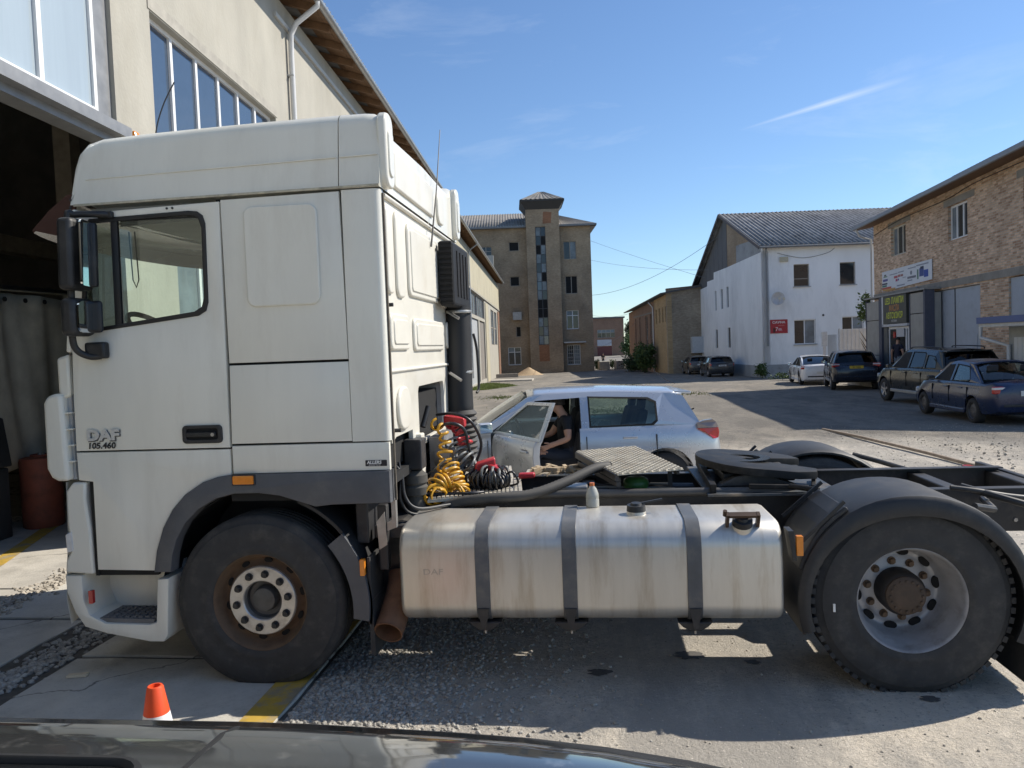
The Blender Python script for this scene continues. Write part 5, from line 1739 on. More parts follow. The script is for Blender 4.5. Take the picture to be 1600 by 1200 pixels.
panel('gable_wall', [(0.0, -0.9), (17.3, -1.0), (17.3, 6.2), (13.8, 6.35), (13.75, 6.72), (11.75, 6.74), (11.7, 7.26), (8.15, 7.28), (0.8, 7.44), (0.0, 7.46)], [rect(a, c, d, e) for a, c, d, e in lw_], wl, 0.35, WR, WB)
for i, (a, c, d, e) in enumerate(fw_):
    window(WB, wf, a, c, d, e, (0.5,) if i > 2 else (), (0.35,) if i == 0 else (), PVC if i > 2 else OLDWOOD, [PANE, DUSTP] if i > 2 else PANE, 0.12, 0.05, sill=PLINTH)
for a, c, d, e in lw_:
    window(WB, wl, a, c, d, e, (), (), PLINTH if d > 4 else OLDWOOD, DUSTP if d > 4 else PANE, 0.08, 0.05)
BRK = brickmat('tan_brick_gable', (0.33, 0.23, 0.145), (0.40, 0.29, 0.19), (0.33, 0.29, 0.23), 'Y')
GB = lambda off: (lambda u, v, t: wl(u, v, t - off))
panel('gable_brick', [(0.8, 7.46), (8.15, 7.30), (8.15, 10.72), (7.6, 10.55), (4.0, 9.02)], [], lambda u, v, t: wl(u, v, t + 0.08), 0.25, BRK, WB)
panel('gable_concrete', [(0.02, 7.47), (0.8, 7.47), (5.8, 7.36), (5.8, 8.55), (2.4, 8.45), (0.02, 7.66)], [], lambda u, v, t: wl(u, v, t + 0.04), 0.03, PLINTH, WB)
SLATE = mat('dark_boarding', (0.135, 0.135, 0.135), 0.85, var=0.2, scale=3, stretch=(1, 3, 0.3))
for i in range(15):
    a = 8.18 + i * 0.6
    c = a + 0.585
    zt = lambda q: 11.05 - (q - 8.66) * (11.05 - 6.5) / 8.64 if q > 8.66 else 11.05 - (8.66 - q) * 0.39
    zb = lambda q: 7.29 if q < 11.7 else (6.75 if q < 13.7 else 6.36)
    if c < 17.2:
        panel('gable_board', [(a, zb(a)), (c, zb(a)), (c, zt(c) - 0.05), (a, zt(a) - 0.05)], [], lambda u, v, t, i=i: wl(u, v, t + 0.06 + 0.012 * (i % 2)), 0.03, SLATE, WB)
for a, c, f in ((0.0, 18, wf),):
    fbox(f, 0.0, 18, -0.9, 0.33, -0.06, -0.003, MB()).build('plinth', PLINTH, WB)
fbox(wl, -0.05, 17.3, -1.0, 0.26, -0.06, -0.003, MB()).build('plinth', PLINTH, WB)
fbox(wf, 17.7, 18.0, -0.9, 7.8, 0.35, 17.0, MB()).build('end_wall', WR, WB)
fbox(wf, 0.35, 17.7, -0.9, 6.4, 16.9, 17.2, MB()).build('back_wall', WR, WB)
ridge_h, eave_h = 11.22, 7.72
SLR = mat('white_house_roof', (0.25, 0.25, 0.25), 0.85, var=0.3, scale=1.2, c2=(0.10, 0.10, 0.10), s2=1.6, a2=0.6, t2=(0.45, 0.65))
ee = WA - HH * 0.45 - RTV * 0.35 + UPV * (eave_h - 0.02)
rr0 = WA + HH * 8.66 - RTV * 0.35 + UPV * ridge_h
dv = rr0 - ee
nv = RTV.cross(dv).normalized()
corrugated('roof_slope', ee, RTV, dv, nv, 18.6, dv.length, 0.30, 0.085, SLR, WB, rowsn=3)
eb = WA + HH * 17.75 - RTV * 0.35 + UPV * 6.45
dv2 = rr0 - eb
corrugated('roof_slope', eb, RTV, dv2, Vector((0, 0, 1)), 18.6, dv2.length, 0.20, 0.03, SLR, WB, rowsn=2)
b = MB()
b.bar(rr0, rr0 + RTV * 18.6, 0.25, 0.06)
b.build('ridge_cap', SLR, WB)
for p, q in ((ee, rr0), (eb, rr0)):
    MB().bar(p - RTV * 0.02 - UPV * 0.06, q - RTV * 0.02 - UPV * 0.06, 0.05, 0.20).build('barge_board', mat('barge_grey', (0.11, 0.10, 0.10), 0.8), WB)
MB().tube([ee - HH * 0.05 - UPV * 0.05, ee - HH * 0.05 - UPV * 0.05 + RTV * 18.5], 0.07, 10).build('gutter', mat('gutter_dark', (0.16, 0.165, 0.17), 0.5), WB, smooth=50)
MB().tube([Vector(wf(0.1, 7.6, -0.35)), Vector(wf(0.14, 7.3, -0.10)), Vector(wf(0.20, 7.0, -0.08)), Vector(wf(0.20, 1.5, -0.08))], 0.055, 10).build('downpipe', mat('pipe_dark', (0.20, 0.21, 0.22), 0.5), WB, smooth=50)
fbox(wf, 1.05, 1.55, 6.75, 7.05, -0.12, -0.003, MB()).build('junction_box', mat('box_beige', (0.46, 0.42, 0.31), 0.7), WB)
MB().cyl(wf(3.72, 3.33, -0.01), wf(3.72, 3.33, -0.02), 0.07, n=14).build('vent_hole', INK, WB)
MB().tube(smooth_path([wf(0.9, 7.3, -0.03), wf(2.5, 6.95, -0.03), wf(4.0, 7.2, -0.03), wf(4.5, 7.5, -0.03)]), 0.012, 5).build('cable', INK, WB)
settle(WB)
# satellite dish and the sauna sign hang on that wall
sd = thing('satellite_dish', 'round grey satellite dish on the white wall above the red sign', 'satellite dish', wf(0.95, 4.45, -0.05))
b = MB()
rows = []
for j in range(6):
    r = 0.42 * j / 5
    rows.append([Vector((-0.2, -0.45 + 0.25 * (r / 0.42) ** 2 * -1 + 0.10, 0)) + Vector((r * cos(2 * pi * i / 24), 0, r * sin(2 * pi * i / 24))) for i in range(24)])
b.grid(rows, True)
o = b.build('reflector', mat('dish_grey', (0.52, 0.53, 0.54), 0.5, var=0.1), sd, smooth=60)
o.modifiers.new('thick', 'SOLIDIFY').thickness = 0.01
b = MB()
b.tube([(-0.2, -0.1, -0.05), (-0.2, -0.35, -0.05)], 0.03)
b.tube([(-0.2, -0.45, -0.40), (-0.2, -0.95, -0.25), (-0.2, -1.0, -0.05)], 0.012)
b.build('arm', GALV, sd)
b = MB()
b.box(-0.27, -0.13, -1.05, -0.93, -0.08, 0.05)
b.box(0.0, 0.14, -1.02, -0.90, -0.12, 0.02)
b.build('receiver', mat('lnb_cream', (0.55, 0.52, 0.42), 0.6), sd, bevel=0.02)
sg = thing('wall_sign', 'red sauna sign with white lettering on the white wall', 'sign', wf(0.37, 2.29, 0))
sgf = frame_fn((0, 0, 0), RTV, -HH)
fbox(sgf, 0.0, 1.09, 0.0, 0.86, -0.045, -0.01, MB()).build('board', mat('sign_red', (0.36, 0.022, 0.035), 0.4, var=0.1, scale=6), sg)
tf_ = lambda u0, v0: (lambda u, v, t: sgf(u0 + u, v0 + v, -0.049 + t))
text('lettering', 'САУНА', 0.20, tf_(0.12, 0.62), INKW, sg, sx=1.18, bold=0.003)
text('lettering', 'послуги', 0.10, tf_(0.50, 0.46), mat('ink_pink', (0.70, 0.33, 0.30), 0.5), sg)
text('lettering', '7', 0.34, tf_(0.31, 0.15), INKW, sg)
text('lettering', '00.', 0.20, tf_(0.50, 0.17), mat('ink_lilac', (0.70, 0.5, 0.58), 0.5), sg, bold=0.003)
fbox(sgf, 0.17, 0.30, 0.05, 0.33, -0.047, -0.044, MB()).build('dark_print', mat('print_brown', (0.06, 0.02, 0.015), 0.6), sg)

# ============================ tan brick building at the right
RD_ = Vector((0.04, 1, 0)).normalized()
RN_ = Vector((-1, 0.04, 0)).normalized()
R0 = Vector((15, 31.5, 0))
rf = frame_fn(R0, RD_, RN_)
RB = thing('brick_building', 'two storey tan brick building with grey metal gates at right', 'building', R0)
BR1 = brickmat('tan_brick', (0.40, 0.24, 0.145), (0.76, 0.55, 0.38), (0.52, 0.45, 0.36), 'Y', ms=0.010, var=0.24)
BR1x = brickmat('tan_brick_end', (0.44, 0.30, 0.20), (0.60, 0.45, 0.32), (0.33, 0.285, 0.225), 'X', ms=0.014, var=0.35)
GREYC = mat('raw_concrete', (0.27, 0.25, 0.215), 0.95, var=0.18, scale=2.5, c2=(0.18, 0.165, 0.14), s2=2, a2=0.5)
NEAR = -14.4
wins = [(-2.40, -0.62, 5.32, 6.56), (-8.20, -6.62, 5.22, 6.44), (-13.7, -11.9, 5.2, 6.40)]
gates = [(-9.10, -4.95, -0.3, 3.53), (-14.0, -11.0, -0.3, 3.58)]
panel('front_wall', [(NEAR, -0.6), (1.75, -0.6), (1.75, 7.0), (NEAR, 7.0)], [rect(*w) for w in wins + gates], rf, 0.38, BR1, RB)
for a in (NEAR, 1.37):
    fbox(rf, a, a + 0.38, -0.6, 7.0, 0.38, 12.5, MB()).build('end_wall', BR1x, RB)
    g1 = [rf(a, 7.0, 0), rf(a, 7.0, 12.5), rf(a, 9.6, 6.2)]
    g2 = [rf(a + 0.38, 7.0, 0), rf(a + 0.38, 7.0, 12.5), rf(a + 0.38, 9.6, 6.2)]
    MB().add(g1 + g2, [(0, 1, 2), (5, 4, 3), (0, 3, 4, 1), (1, 4, 5, 2), (2, 5, 3, 0)]).build('gable', BR1x, RB)
fbox(rf, NEAR, 1.75, -0.6, 7.0, 12.5, 12.9, MB()).build('back_wall', BR1, RB)
for i, w in enumerate(wins):
    window(RB, rf, *w, (0.35, 0.68), (), mat('cream_window', (0.50, 0.46, 0.38), 0.7, var=0.1) if i != 1 else PVC, [PANE, PANE, DUSTP], 0.10, 0.07)
    fbox(rf, w[0] - 0.55, w[1] + 0.35, w[3] + 0.01, w[3] + 0.24, -0.015, -0.003, MB()).build('lintel', GREYC, RB)
fbox(rf, NEAR, 1.75, 3.60, 3.84, -0.03, -0.003, MB()).build('lintel_band', GREYC, RB)
BLUEG = mat('blue_grey_gate', (0.37, 0.41, 0.46), 0.55, var=0.07, scale=2, c2=(0.22, 0.22, 0.22), s2=2.2, a2=0.4)
for w in gates:
    for k in range(2):
        u0 = w[0] + (w[1] - w[0]) * k / 2
        gl = fbox(rf, u0 + 0.02, u0 + (w[1] - w[0]) / 2 - 0.02, -0.3, w[3] - 0.02, 0.06, 0.11, MB()).build('gate_leaf', BLUEG, RB)
        if k == 0:
            fbox(rf, u0 + 0.35, u0 + 1.35, 0.05, 1.9, 0.045, 0.058, MB()).build('wicket_door', BLUEG, gl)
    MB().bar(rf((w[0] + w[1]) / 2, 0, 0.05), rf((w[0] + w[1]) / 2, 3.5, 0.05), 0.03, 0.03, (1, 0, 0)).build('lock_bar', mat('bar_dark', (0.07, 0.07, 0.075), 0.6), RB)
MB().tube([rf(-4.9, 3.55, -0.02), rf(-4.95, 3.75, -0.5)], 0.03).build('lamp_arm', GALV, RB)
MB().tube(smooth_path([rf(1.6, 6.55, -0.03), rf(-2, 6.75, -0.03), rf(-6.5, 6.72, -0.03), rf(-9, 6.85, -0.03), rf(-14, 6.8, -0.03)]), 0.015, 5).build('cable', INK, RB)
re0 = R0 + RN_ * 0.80 + UPV * 6.98
rv = (R0 - RN_ * 6.2 + UPV * 9.75) - re0
rnv = RD_.cross(rv).normalized()
rnv = rnv if rnv.z > 0 else -rnv
RDK = mat('dark_roof_sheet', (0.105, 0.11, 0.115), 0.7, var=0.2, scale=1.5)
for i in range(6):
    corrugated('roof_sheet', re0 + RD_ * (NEAR - 0.4 + i * 2.85) + rnv * (0.02 + 0.03 * (i % 2)), RD_, rv, rnv, 2.86, rv.length, 0.20, 0.02, RDK, RB)
rb2 = R0 - RN_ * 13.2 + UPV * 6.9
rv2 = (R0 - RN_ * 6.2 + UPV * 9.75) - rb2
corrugated('roof_sheet', rb2 + RD_ * (NEAR - 0.4), RD_, rv2, Vector((0, 0, 1)), 17.0, rv2.length, 0.20, 0.02, RDK, RB)
MB().box(0, 1, 0, 1, 0, 1)
b = MB()
b.bar(re0 + RD_ * (NEAR - 0.4) - UPV * 0.02, re0 + RD_ * 2.2 - UPV * 0.02, 0.10, 0.16)
b.build('fascia', mat('fascia_grey', (0.24, 0.25, 0.26), 0.5, var=0.1), RB, bevel=0.02)
b = MB()
b.add([re0 + RD_ * (NEAR - 0.4) - UPV * 0.1, re0 + RD_ * 2.2 - UPV * 0.1, R0 + RD_ * 2.2 + UPV * 6.99, R0 + RD_ * (NEAR - 0.4) + UPV * 6.99], [(0, 1, 2, 3)])
b.build('soffit', WOOD, RB)
MB().tube([re0 + RD_ * 1.7 - UPV * 0.1, Vector(rf(1.72, 6.55, -0.6)), Vector(rf(1.80, 6.4, -0.10)), Vector(rf(1.82, 0.2, -0.10))], 0.05, 10).build('downpipe', MATS['white_pipe'], RB, smooth=50)
settle(RB)
# pavement along it
tag(MB().box(14.02, 15.3, 16.5, 34.0, -0.6, 0.02).build('pavement', CONC2, bevel=0.02), kind='structure')

# advertising banner on that wall
bn = thing('banner', 'long white advertising banner with coloured logos on the tan brick wall', 'banner', rf(0.48, 3.90, 0))
bf = frame_fn((0, 0, 0), -RD_, RN_)
panel('sheet', [(0, -0.02), (3.0, 0.05), (5.7, 0.10), (5.7, 0.86), (0, 0.86)], [], lambda u, v, t: bf(u, v, t - 0.045), 0.02, mat('banner_white', (0.66, 0.68, 0.70), 0.6, var=0.05, scale=3), bn)
GI = mat('ink_grey', (0.22, 0.24, 0.28), 0.6)
for nm, (u0, u1, v0, v1), c in (('logo_block', (0.12, 0.75, 0.42, 0.52), (0.10, 0.10, 0.28)), ('logo_block', (0.0, 0.7, 0.28, 0.35), (0.05, 0.05, 0.07)), ('logo_block', (0.02, 0.62, 0.18, 0.26), (0.08, 0.22, 0.16)), ('logo_block', (0.0, 1.2, 0.08, 0.16), (0.50, 0.10, 0.06)), ('logo_block', (0.05, 1.7, 0.0, 0.075), (0.55, 0.30, 0.08)),
                                ('logo_block', (0.2, 0.7, 0.60, 0.64), (0.12, 0.25, 0.12)), ('logo_block', (0.28, 0.55, 0.65, 0.72), (0.12, 0.12, 0.10)), ('logo_block', (1.55, 2.0, 0.46, 0.56), (0.45, 0.10, 0.11)), ('logo_block', (2.05, 2.3, 0.48, 0.58), (0.42, 0.14, 0.12)), ('logo_block', (2.35, 2.65, 0.48, 0.57), (0.30, 0.14, 0.12)), ('logo_block', (1.75, 1.98, 0.32, 0.42), (0.40, 0.05, 0.12)), ('logo_block', (2.02, 2.15, 0.34, 0.42), (0.05, 0.07, 0.25)),
                                ('print_line', (1.0, 2.0, 0.635, 0.675), (0.20, 0.22, 0.27)), ('print_line', (2.05, 2.75, 0.655, 0.70), (0.20, 0.22, 0.27)), ('print_line', (3.2, 4.1, 0.70, 0.745), (0.20, 0.22, 0.27)), ('print_line', (4.15, 5.4, 0.725, 0.78), (0.20, 0.22, 0.27)), ('print_line', (1.9, 2.85, 0.10, 0.155), (0.20, 0.22, 0.27)), ('print_line', (2.6, 3.0, 0.40, 0.43), (0.28, 0.30, 0.32)), ('print_line', (3.15, 4.1, 0.31, 0.40), (0.10, 0.10, 0.13)), ('print_line', (3.15, 3.7, 0.21, 0.26), (0.20, 0.22, 0.27)),
                                ('emblem', (3.45, 3.68, 0.45, 0.62), (0.22, 0.24, 0.26)), ('picture', (4.45, 4.9, 0.30, 0.62), (0.05, 0.08, 0.26)), ('picture', (4.55, 4.9, 0.58, 0.68), (0.04, 0.05, 0.08)), ('picture', (4.92, 5.35, 0.24, 0.52), (0.03, 0.07, 0.33)), ('picture', (4.2, 4.36, 0.22, 0.60), (0.12, 0.22, 0.16))):
    if nm in ('emblem',):
        mb = MB()
        cu_, cv_ = (u0 + u1) / 2, (v0 + v1) / 2
        mb.add([bf(cu_ + (u1 - u0) / 2 * cos(2 * pi * i / 20), cv_ + (v1 - v0) / 2 * sin(2 * pi * i / 20), -0.048) for i in range(20)], [tuple(range(20))])
        mb.build(nm, mat('print_%d' % int(1000 * sum(c) + 7 * c[0] * 100), c, 0.6), bn)
    else:
        n_ = 1 if nm != 'print_line' else max(3, int((u1 - u0) / 0.075))
        mb = MB()
        for i in range(n_):
            a, q = u0 + (u1 - u0) * i / n_, u0 + (u1 - u0) * (i + (1 if n_ == 1 else 0.72)) / n_
            fbox(bf, a, q, v0, v1, -0.048, -0.046, mb)
        mb.build(nm, mat('print_%d' % int(1000 * sum(c) + 7 * c[0] * 100), c, 0.6), bn)

# shop porch
SP = thing('shop_porch', 'grey panelled shop porch with lettered sign and white door', 'shop front', rf(-2.30, 0.02, 0))
pf = frame_fn((0, 0, 0), -RD_, RN_)             # u to the right as seen from the yard
PB = mat('porch_panel', (0.34, 0.325, 0.29), 0.7, var=0.12, scale=2.5, c2=(0.24, 0.225, 0.20), s2=2, a2=0.5)
POST = mat('porch_post', (0.075, 0.08, 0.11), 0.6, var=0.15)
oz = -0.02
D = -0.55
for u0, u1, vs in ((-3.45, -1.55, ((-0.1, 1.05), (1.08, 2.58), (2.61, 3.42))), (2.05, 3.55, ((-0.1, 0.62), (0.65, 2.70), (2.73, 3.50)))):
    for v0, v1 in vs:
        fbox(pf, u0 + 0.08, u1 - 0.08, v0, v1, D, D + 0.06, MB()).build('panel', PB, SP)
    for u in (u0, u1 - 0.07):
        fbox(pf, u, u + 0.07, -0.1, 3.50, D - 0.02, D + 0.10, MB()).build('post', POST, SP)
for u, w_ in ((-1.48, 0.30), (3.56, 0.14)):
    fbox(pf, u, u + w_, -0.1, 3.56, D - 0.04, D + 0.3, MB()).build('post', POST, SP)
for u in (-3.45, 3.6):
    fbox(pf, u, u + 0.06, -0.1, 3.45, D + 0.1, -0.01, MB()).build('side_panel', PB, SP)
fbox(pf, -3.5, 3.72, 3.57, 3.63, D - 0.08, -0.01, MB()).build('porch_roof', mat('porch_edge', (0.30, 0.29, 0.27), 0.7), SP)
sgn = fbox(pf, -0.90, 1.85, 2.40, 3.55, D - 0.06, D + 0.10, MB()).build('sign_board', mat('sign_charcoal', (0.055, 0.058, 0.05), 0.5, var=0.1), SP)
fbox(pf, -1.12, -0.905, 2.30, 3.56, D - 0.05, D + 0.10, MB()).build('sign_edge', mat('edge_white', (0.55, 0.55, 0.56), 0.5), sgn)
fbox(pf, -1.12, 1.9, 2.28, 2.385, D - 0.05, D + 0.10, MB()).build('sign_edge', MATS['edge_white'], sgn)
YI = mat('ink_lime', (0.62, 0.66, 0.05), 0.5, var=0.05)  # sign letters are plain coloured ink
OI = mat('ink_orange', (0.62, 0.26, 0.06), 0.5, var=0.05)
sgt = lambda u0, v0: (lambda u, v, t: pf(u0 + u, v0 + v, D - 0.064 + t))
text('lettering', 'LED ЛАМПИ', 0.36, sgt(0.47, 3.22), YI, sgn, 'CENTER', 1.06, 0.006)
text('lettering', 'МАСЛА', 0.34, sgt(0.47, 2.92), OI, sgn, 'CENTER', 0.95, 0.005)
text('lettering', 'АВТОХІМІЯ', 0.34, sgt(0.47, 2.62), YI, sgn, 'CENTER', 1.0, 0.006)
text('lettering', 'МАГАЗИН', 0.13, sgt(0.47, 2.47), INKW, sgn, 'CENTER', 1.0)
dr = window(SP, pf, -0.55, 1.80, -0.02, 2.26, (0.42, 0.86), (), PVC, [PANE, PANE, DUSTP], D + 0.05, 0.09, name='door_frame')
fbox(pf, 0.55, 1.40, 1.85, 2.20, D - 0.01, D + 0.02, MB()).build('notice', mat('notice_grey', (0.5, 0.5, 0.5), 0.6, var=0.3, scale=30), SP)
MB().cyl(pf(0.30, 1.93, D - 0.02), pf(0.30, 1.93, D + 0.02), 0.14, n=18).build('round_sign', REDL, SP)
fbox(pf, -1.1, -0.62, -0.1, 2.26, D + 0.02, D + 0.06, MB()).build('side_panel', mat('porch_dark', (0.12, 0.12, 0.11), 0.7), SP)

# blue roofed kiosk in front of the far gate
KB = thing('kiosk', 'white ribbed kiosk with blue roof edge and drainpipe behind the sedan', 'kiosk', (13.45, 19.1, -0.16))
kf = frame_fn((0, 0, 0), (0, -1, 0), (-1, 0, 0))
BLUE = mat('blue_fascia', (0.035, 0.085, 0.26), 0.4, var=0.1)
RIBW = mat('white_ribbed', (0.60, 0.60, 0.57), 0.5, var=0.05, scale=2)
fbox(kf, 0.62, 6.5, 0.0, 2.25, 0.10, 1.0, MB()).build('wall', mat('kiosk_grey', (0.33, 0.335, 0.31), 0.7, var=0.1), KB)
for i in range(26):
    a = 0.95 + i * 0.21
    fbox(kf, a, a + 0.185, 0.0, 1.95, 0.055, 0.11, MB()).build('rib', RIBW, KB, bevel=0.012)
fbox(kf, -0.05, 6.6, 2.36, 2.54, -0.45, 1.1, MB()).build('roof', BLUE, KB)
fbox(kf, -0.02, 6.55, 2.26, 2.355, -0.40, 1.05, MB()).build('soffit_trim', mat('trim_pale', (0.55, 0.55, 0.52), 0.6), KB)
MB().tube([kf(0.05, 2.26, -0.38), kf(0.05, 1.96, -0.38), kf(0.75, 1.72, 0.02), kf(0.75, 0.0, 0.02)], 0.055, 12).build('drainpipe', MATS['white_pipe'], KB, smooth=50)

# pale metal fence and meter box between the white house and the porch
FE = thing('metal_fence', 'shiny corrugated metal fence between white house and shop porch', 'fence', (14.9, 38.0, -0.38))
FEM = mat('zinc_sheet', (0.62, 0.66, 0.70), 0.35, metal=0.35, var=0.08, scale=3)
for i in range(11):
    fbox(frame_fn((0, 0, 0), (1, 0, 0), (0, -1, 0)), 0.02 + i * 0.2, 0.15 + i * 0.2, 0.0, 2.72, -0.03, 0.0, MB()).build('rib', FEM, FE, bevel=0.01)
MB().box(0.0, 2.25, 0.0, 0.012, 0.0, 2.72).build('sheet', FEM, FE)
for x in (-0.02, 2.2):
    MB().box(x, x + 0.06, 0.02, 0.08, 0.0, 2.75).build('post', GALV, FE)
GT = thing('yard_gate', 'narrow blue grey gate with white meter box beside the metal fence', 'gate', (14.2, 38.3, -0.38))
MB().box(0.20, 0.66, 0.0, 0.04, 0.05, 2.45).build('leaf', BLUEG, GT)
MB().box(-0.10, 0.16, -0.06, 0.12, 1.85, 2.62).build('meter_box', mat('meter_white', (0.55, 0.56, 0.57), 0.5), GT)
MB().box(-0.04, 0.10, -0.02, 0.08, 0.0, 1.84).build('post', MATS['edge_white'], GT)

# ============================ brown four storey block with the stair tower
TB = thing('tower_block', 'brown brick four storey block with central stair tower and broken windows', 'building', (1.64, 80.66, -0.9))
TA = Vector((1.64, 80.66, 0))
tw = frame_fn(TA, RTV, -HH)
BRN = brickmat('brown_brick', (0.33, 0.24, 0.155), (0.42, 0.315, 0.215), (0.32, 0.265, 0.19), 'X', ms=0.012, var=0.35)
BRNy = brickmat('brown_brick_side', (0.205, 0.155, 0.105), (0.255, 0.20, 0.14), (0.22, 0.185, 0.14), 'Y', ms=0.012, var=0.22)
tws = [(-8.60, -7.52, 12.5, 13.5), (-8.6, -7.58, 8.7, 9.75), (-11.75, -10.5, 11.2, 13.1), (-2.67, -1.28, 11.4, 13.35), (-2.59, -1.27, 7.65, 9.6), (-2.58, -1.25, 3.8, 5.85), (-2.64, -1.17, -0.1, 2.08), (-9.1, -7.69, 0.1, 2.04), (-8.15, -7.6, 3.15, 4.3), (-15.2, -13.8, 11.2, 13.1), (-15.2, -13.8, 7.5, 9.5)]
panel('front_wall', [(-20, -1.3), (0.3, -1.3), (0.3, 15.1), (-20, 15.1)], [rect(*w) for w in tws], tw, 0.4, BRN, TB)
for i, w in enumerate(tws):
    window(TB, tw, *w, (0.5,) if i in (2, 3, 4, 5, 6, 7) else (), (0.72,) if i in (2, 5, 7) else (), PVC if i in (5, 6, 7) else OLDWOOD, [PANE, DUSTP, PANE] if i in (3, 5, 6, 7) else PANE, 0.14, 0.07, sill=PLINTH if i in (5, 6, 7) else None, open_=(0, 1) if i in (0, 1, 4, 8) else ())
fbox(tw, -0.1, 0.3, -1.3, 15.1, 0.4, 13, MB()).build('side_wall', BRNy, TB)
fbox(tw, -20, 0.3, -1.3, 15.1, 12.6, 13.0, MB()).build('back_wall', BRN, TB)
for zz in (3.0, 6.8, 10.6):
    fbox(tw, -20, 0.25, zz, zz + 0.12, 0.4, 12.5, MB()).build('floor_slab', DARK, TB)
t2 = lambda u, v, t=0.0: tw(u, v, t - 0.9)
strip = [(-5.72, -4.62, 0.95 + 2.0, 15.0)]
panel('tower_wall', [(-6.70, -1.3), (-3.12, -1.3), (-3.12, 17.0), (-6.70, 17.0)], [rect(-5.72, -4.62, 2.2, 14.9)], t2, 0.4, BRN, TB)
for u0 in (-6.70, -3.52):
    fbox(t2, u0, u0 + 0.4, -1.3, 17.0, 0.4, 4.0, MB()).build('tower_side', BRNy, TB)
fbox(t2, -6.7, -3.12, 15.1, 17.0, 3.6, 4.0, MB()).build('tower_back', BRN, TB)
window(TB, t2, -5.72, -4.62, 2.2, 14.9, (0.5,), [i / 13 for i in range(1, 13)], mat('dark_frame', (0.07, 0.075, 0.08), 0.7), [DUSTP, PANE, DUSTP, DARK, PANE, DUSTP, SKYP], 0.16, 0.06, name='stair_window', open_=(3, 4, 16, 17, 20))
panel('brick_infill', rect(-5.72, -4.62, 0.4, 2.18), [], lambda u, v, t: t2(u, v, t - 0.012), 0.02, brickmat('orange_brick', (0.30, 0.125, 0.065), (0.36, 0.16, 0.085), (0.25, 0.18, 0.12), 'X'), TB)
panel('brick_patch', [(-4.9, 15.2), (-4.0, 15.25), (-3.9, 16.4), (-4.8, 16.5)], [], lambda u, v, t: t2(u, v, t - 0.012), 0.02, MATS['orange_brick'], TB)
TR = mat('block_roof', (0.20, 0.19, 0.175), 0.9, var=0.25, scale=1.5, c2=(0.10, 0.10, 0.095), s2=1.2, a2=0.6)
p = Vector(tw(-20, 15.1, -0.6))
pv = Vector(tw(-20, 17.6, 6.3)) - p
corrugated('roof_slope', p, RTV, pv, UPV, 14.0, pv.length, 0.30, 0.04, TR, TB)
p = Vector(tw(-3.15, 15.1, -0.6))
q0, q1, q2 = Vector(tw(0.9, 15.1, -0.6)), Vector(tw(-3.0, 17.3, 6.3)), Vector(tw(-3.15, 17.3, 6.3))
b = MB()
rows = []
for j in range(7):
    f_ = j / 6
    a = p.lerp(q2, f_)
    c = q0.lerp(q1, f_)
    rows.append([a.lerp(c, i / 80) + UPV * (0.03 * sin(i * pi / 3)) for i in range(81)])
b.grid(rows)
b.build('roof_slope', TR, TB, smooth=70)
b = MB()
b.add([q0, Vector(tw(0.9, 15.1, 13.4)), q1], [(0, 1, 2)])
b.build('roof_hip', TR, TB)
for u0, u1 in ((-20, -6.72), (-3.1, 0.95)):
    fbox(tw, u0, u1, 14.93, 15.12, -0.62, -0.003, MB()).build('eave', mat('eave_lead', (0.17, 0.18, 0.19), 0.6), TB)
fbox(tw, 0.32, 0.95, 14.93, 15.12, -0.55, 13.4, MB()).build('eave', MATS['eave_lead'], TB)
# tower cap
o_ = 0.55
cz0, cz1 = 17.0, 18.75
base = [Vector(t2(-6.70 - o_, 17.75, -o_)), Vector(t2(-3.12 + o_, 17.75, -o_)), Vector(t2(-3.12 + o_, 17.75, 4.0 + o_)), Vector(t2(-6.70 - o_, 17.75, 4.0 + o_))]
fbox(t2, -6.70, -3.12, 17.0, 17.75, 0, 4.0, MB()).build('tower_head', BRN, TB)
apx = [Vector(t2(-5.2, 18.95, 1.8)), Vector(t2(-4.6, 18.95, 1.8)), Vector(t2(-4.6, 18.95, 2.2)), Vector(t2(-5.2, 18.95, 2.2))]
b = MB()
for k in range(4):
    a0, a1, c0, c1 = base[k], base[(k + 1) % 4], apx[k], apx[(k + 1) % 4]
    rows = []
    for j in range(4):
        f_ = j / 3
        rows.append([a0.lerp(c0, f_).lerp(a1.lerp(c1, f_), i / 54) + UPV * (0.035 * sin(i * pi / 3)) for i in range(55)])
    b.grid(rows)
b.add(apx, [(0, 1, 2, 3)])
b.build('tower_roof', TR, TB, smooth=70)
b = MB()
for k in range(4):
    b.bar(base[k] - UPV * 0.12, base[(k + 1) % 4] - UPV * 0.12, 0.10, 0.20)
b.add([v - UPV * 0.05 for v in base], [(0, 1, 2, 3)])
for k in range(4):
    b.add([base[k] - UPV * 0.2, base[(k + 1) % 4] - UPV * 0.2, Vector(t2([-6.7, -3.12, -3.12, -6.7][(k + 1) % 4], 16.75, [0, 0, 4, 4][(k + 1) % 4])), Vector(t2([-6.7, -3.12, -3.12, -6.7][k], 16.75, [0, 0, 4, 4][k]))], [(0, 1, 2, 3)])
b.build('tower_eave', mat('eave_dark', (0.05, 0.048, 0.045), 0.8), TB)
fbox(tw, -3.0, -0.6, 2.28, 2.42, -0.7, -0.003, MB()).build('door_canopy', mat('canopy_white', (0.50, 0.50, 0.47), 0.7), TB)
b = MB()
fbox(tw, -8.46, -7.51, 5.0, 5.85, -0.5, -0.003, b)
b.build('wall_vent', mat('vent_zinc', (0.40, 0.40, 0.38), 0.6, var=0.2), TB)
b = MB()
for v in (0.3, 0.7, 1.1, 1.5):
    fbox(tw, -2.62, -1.19, v, v + 0.04, 0.02, 0.05, b)
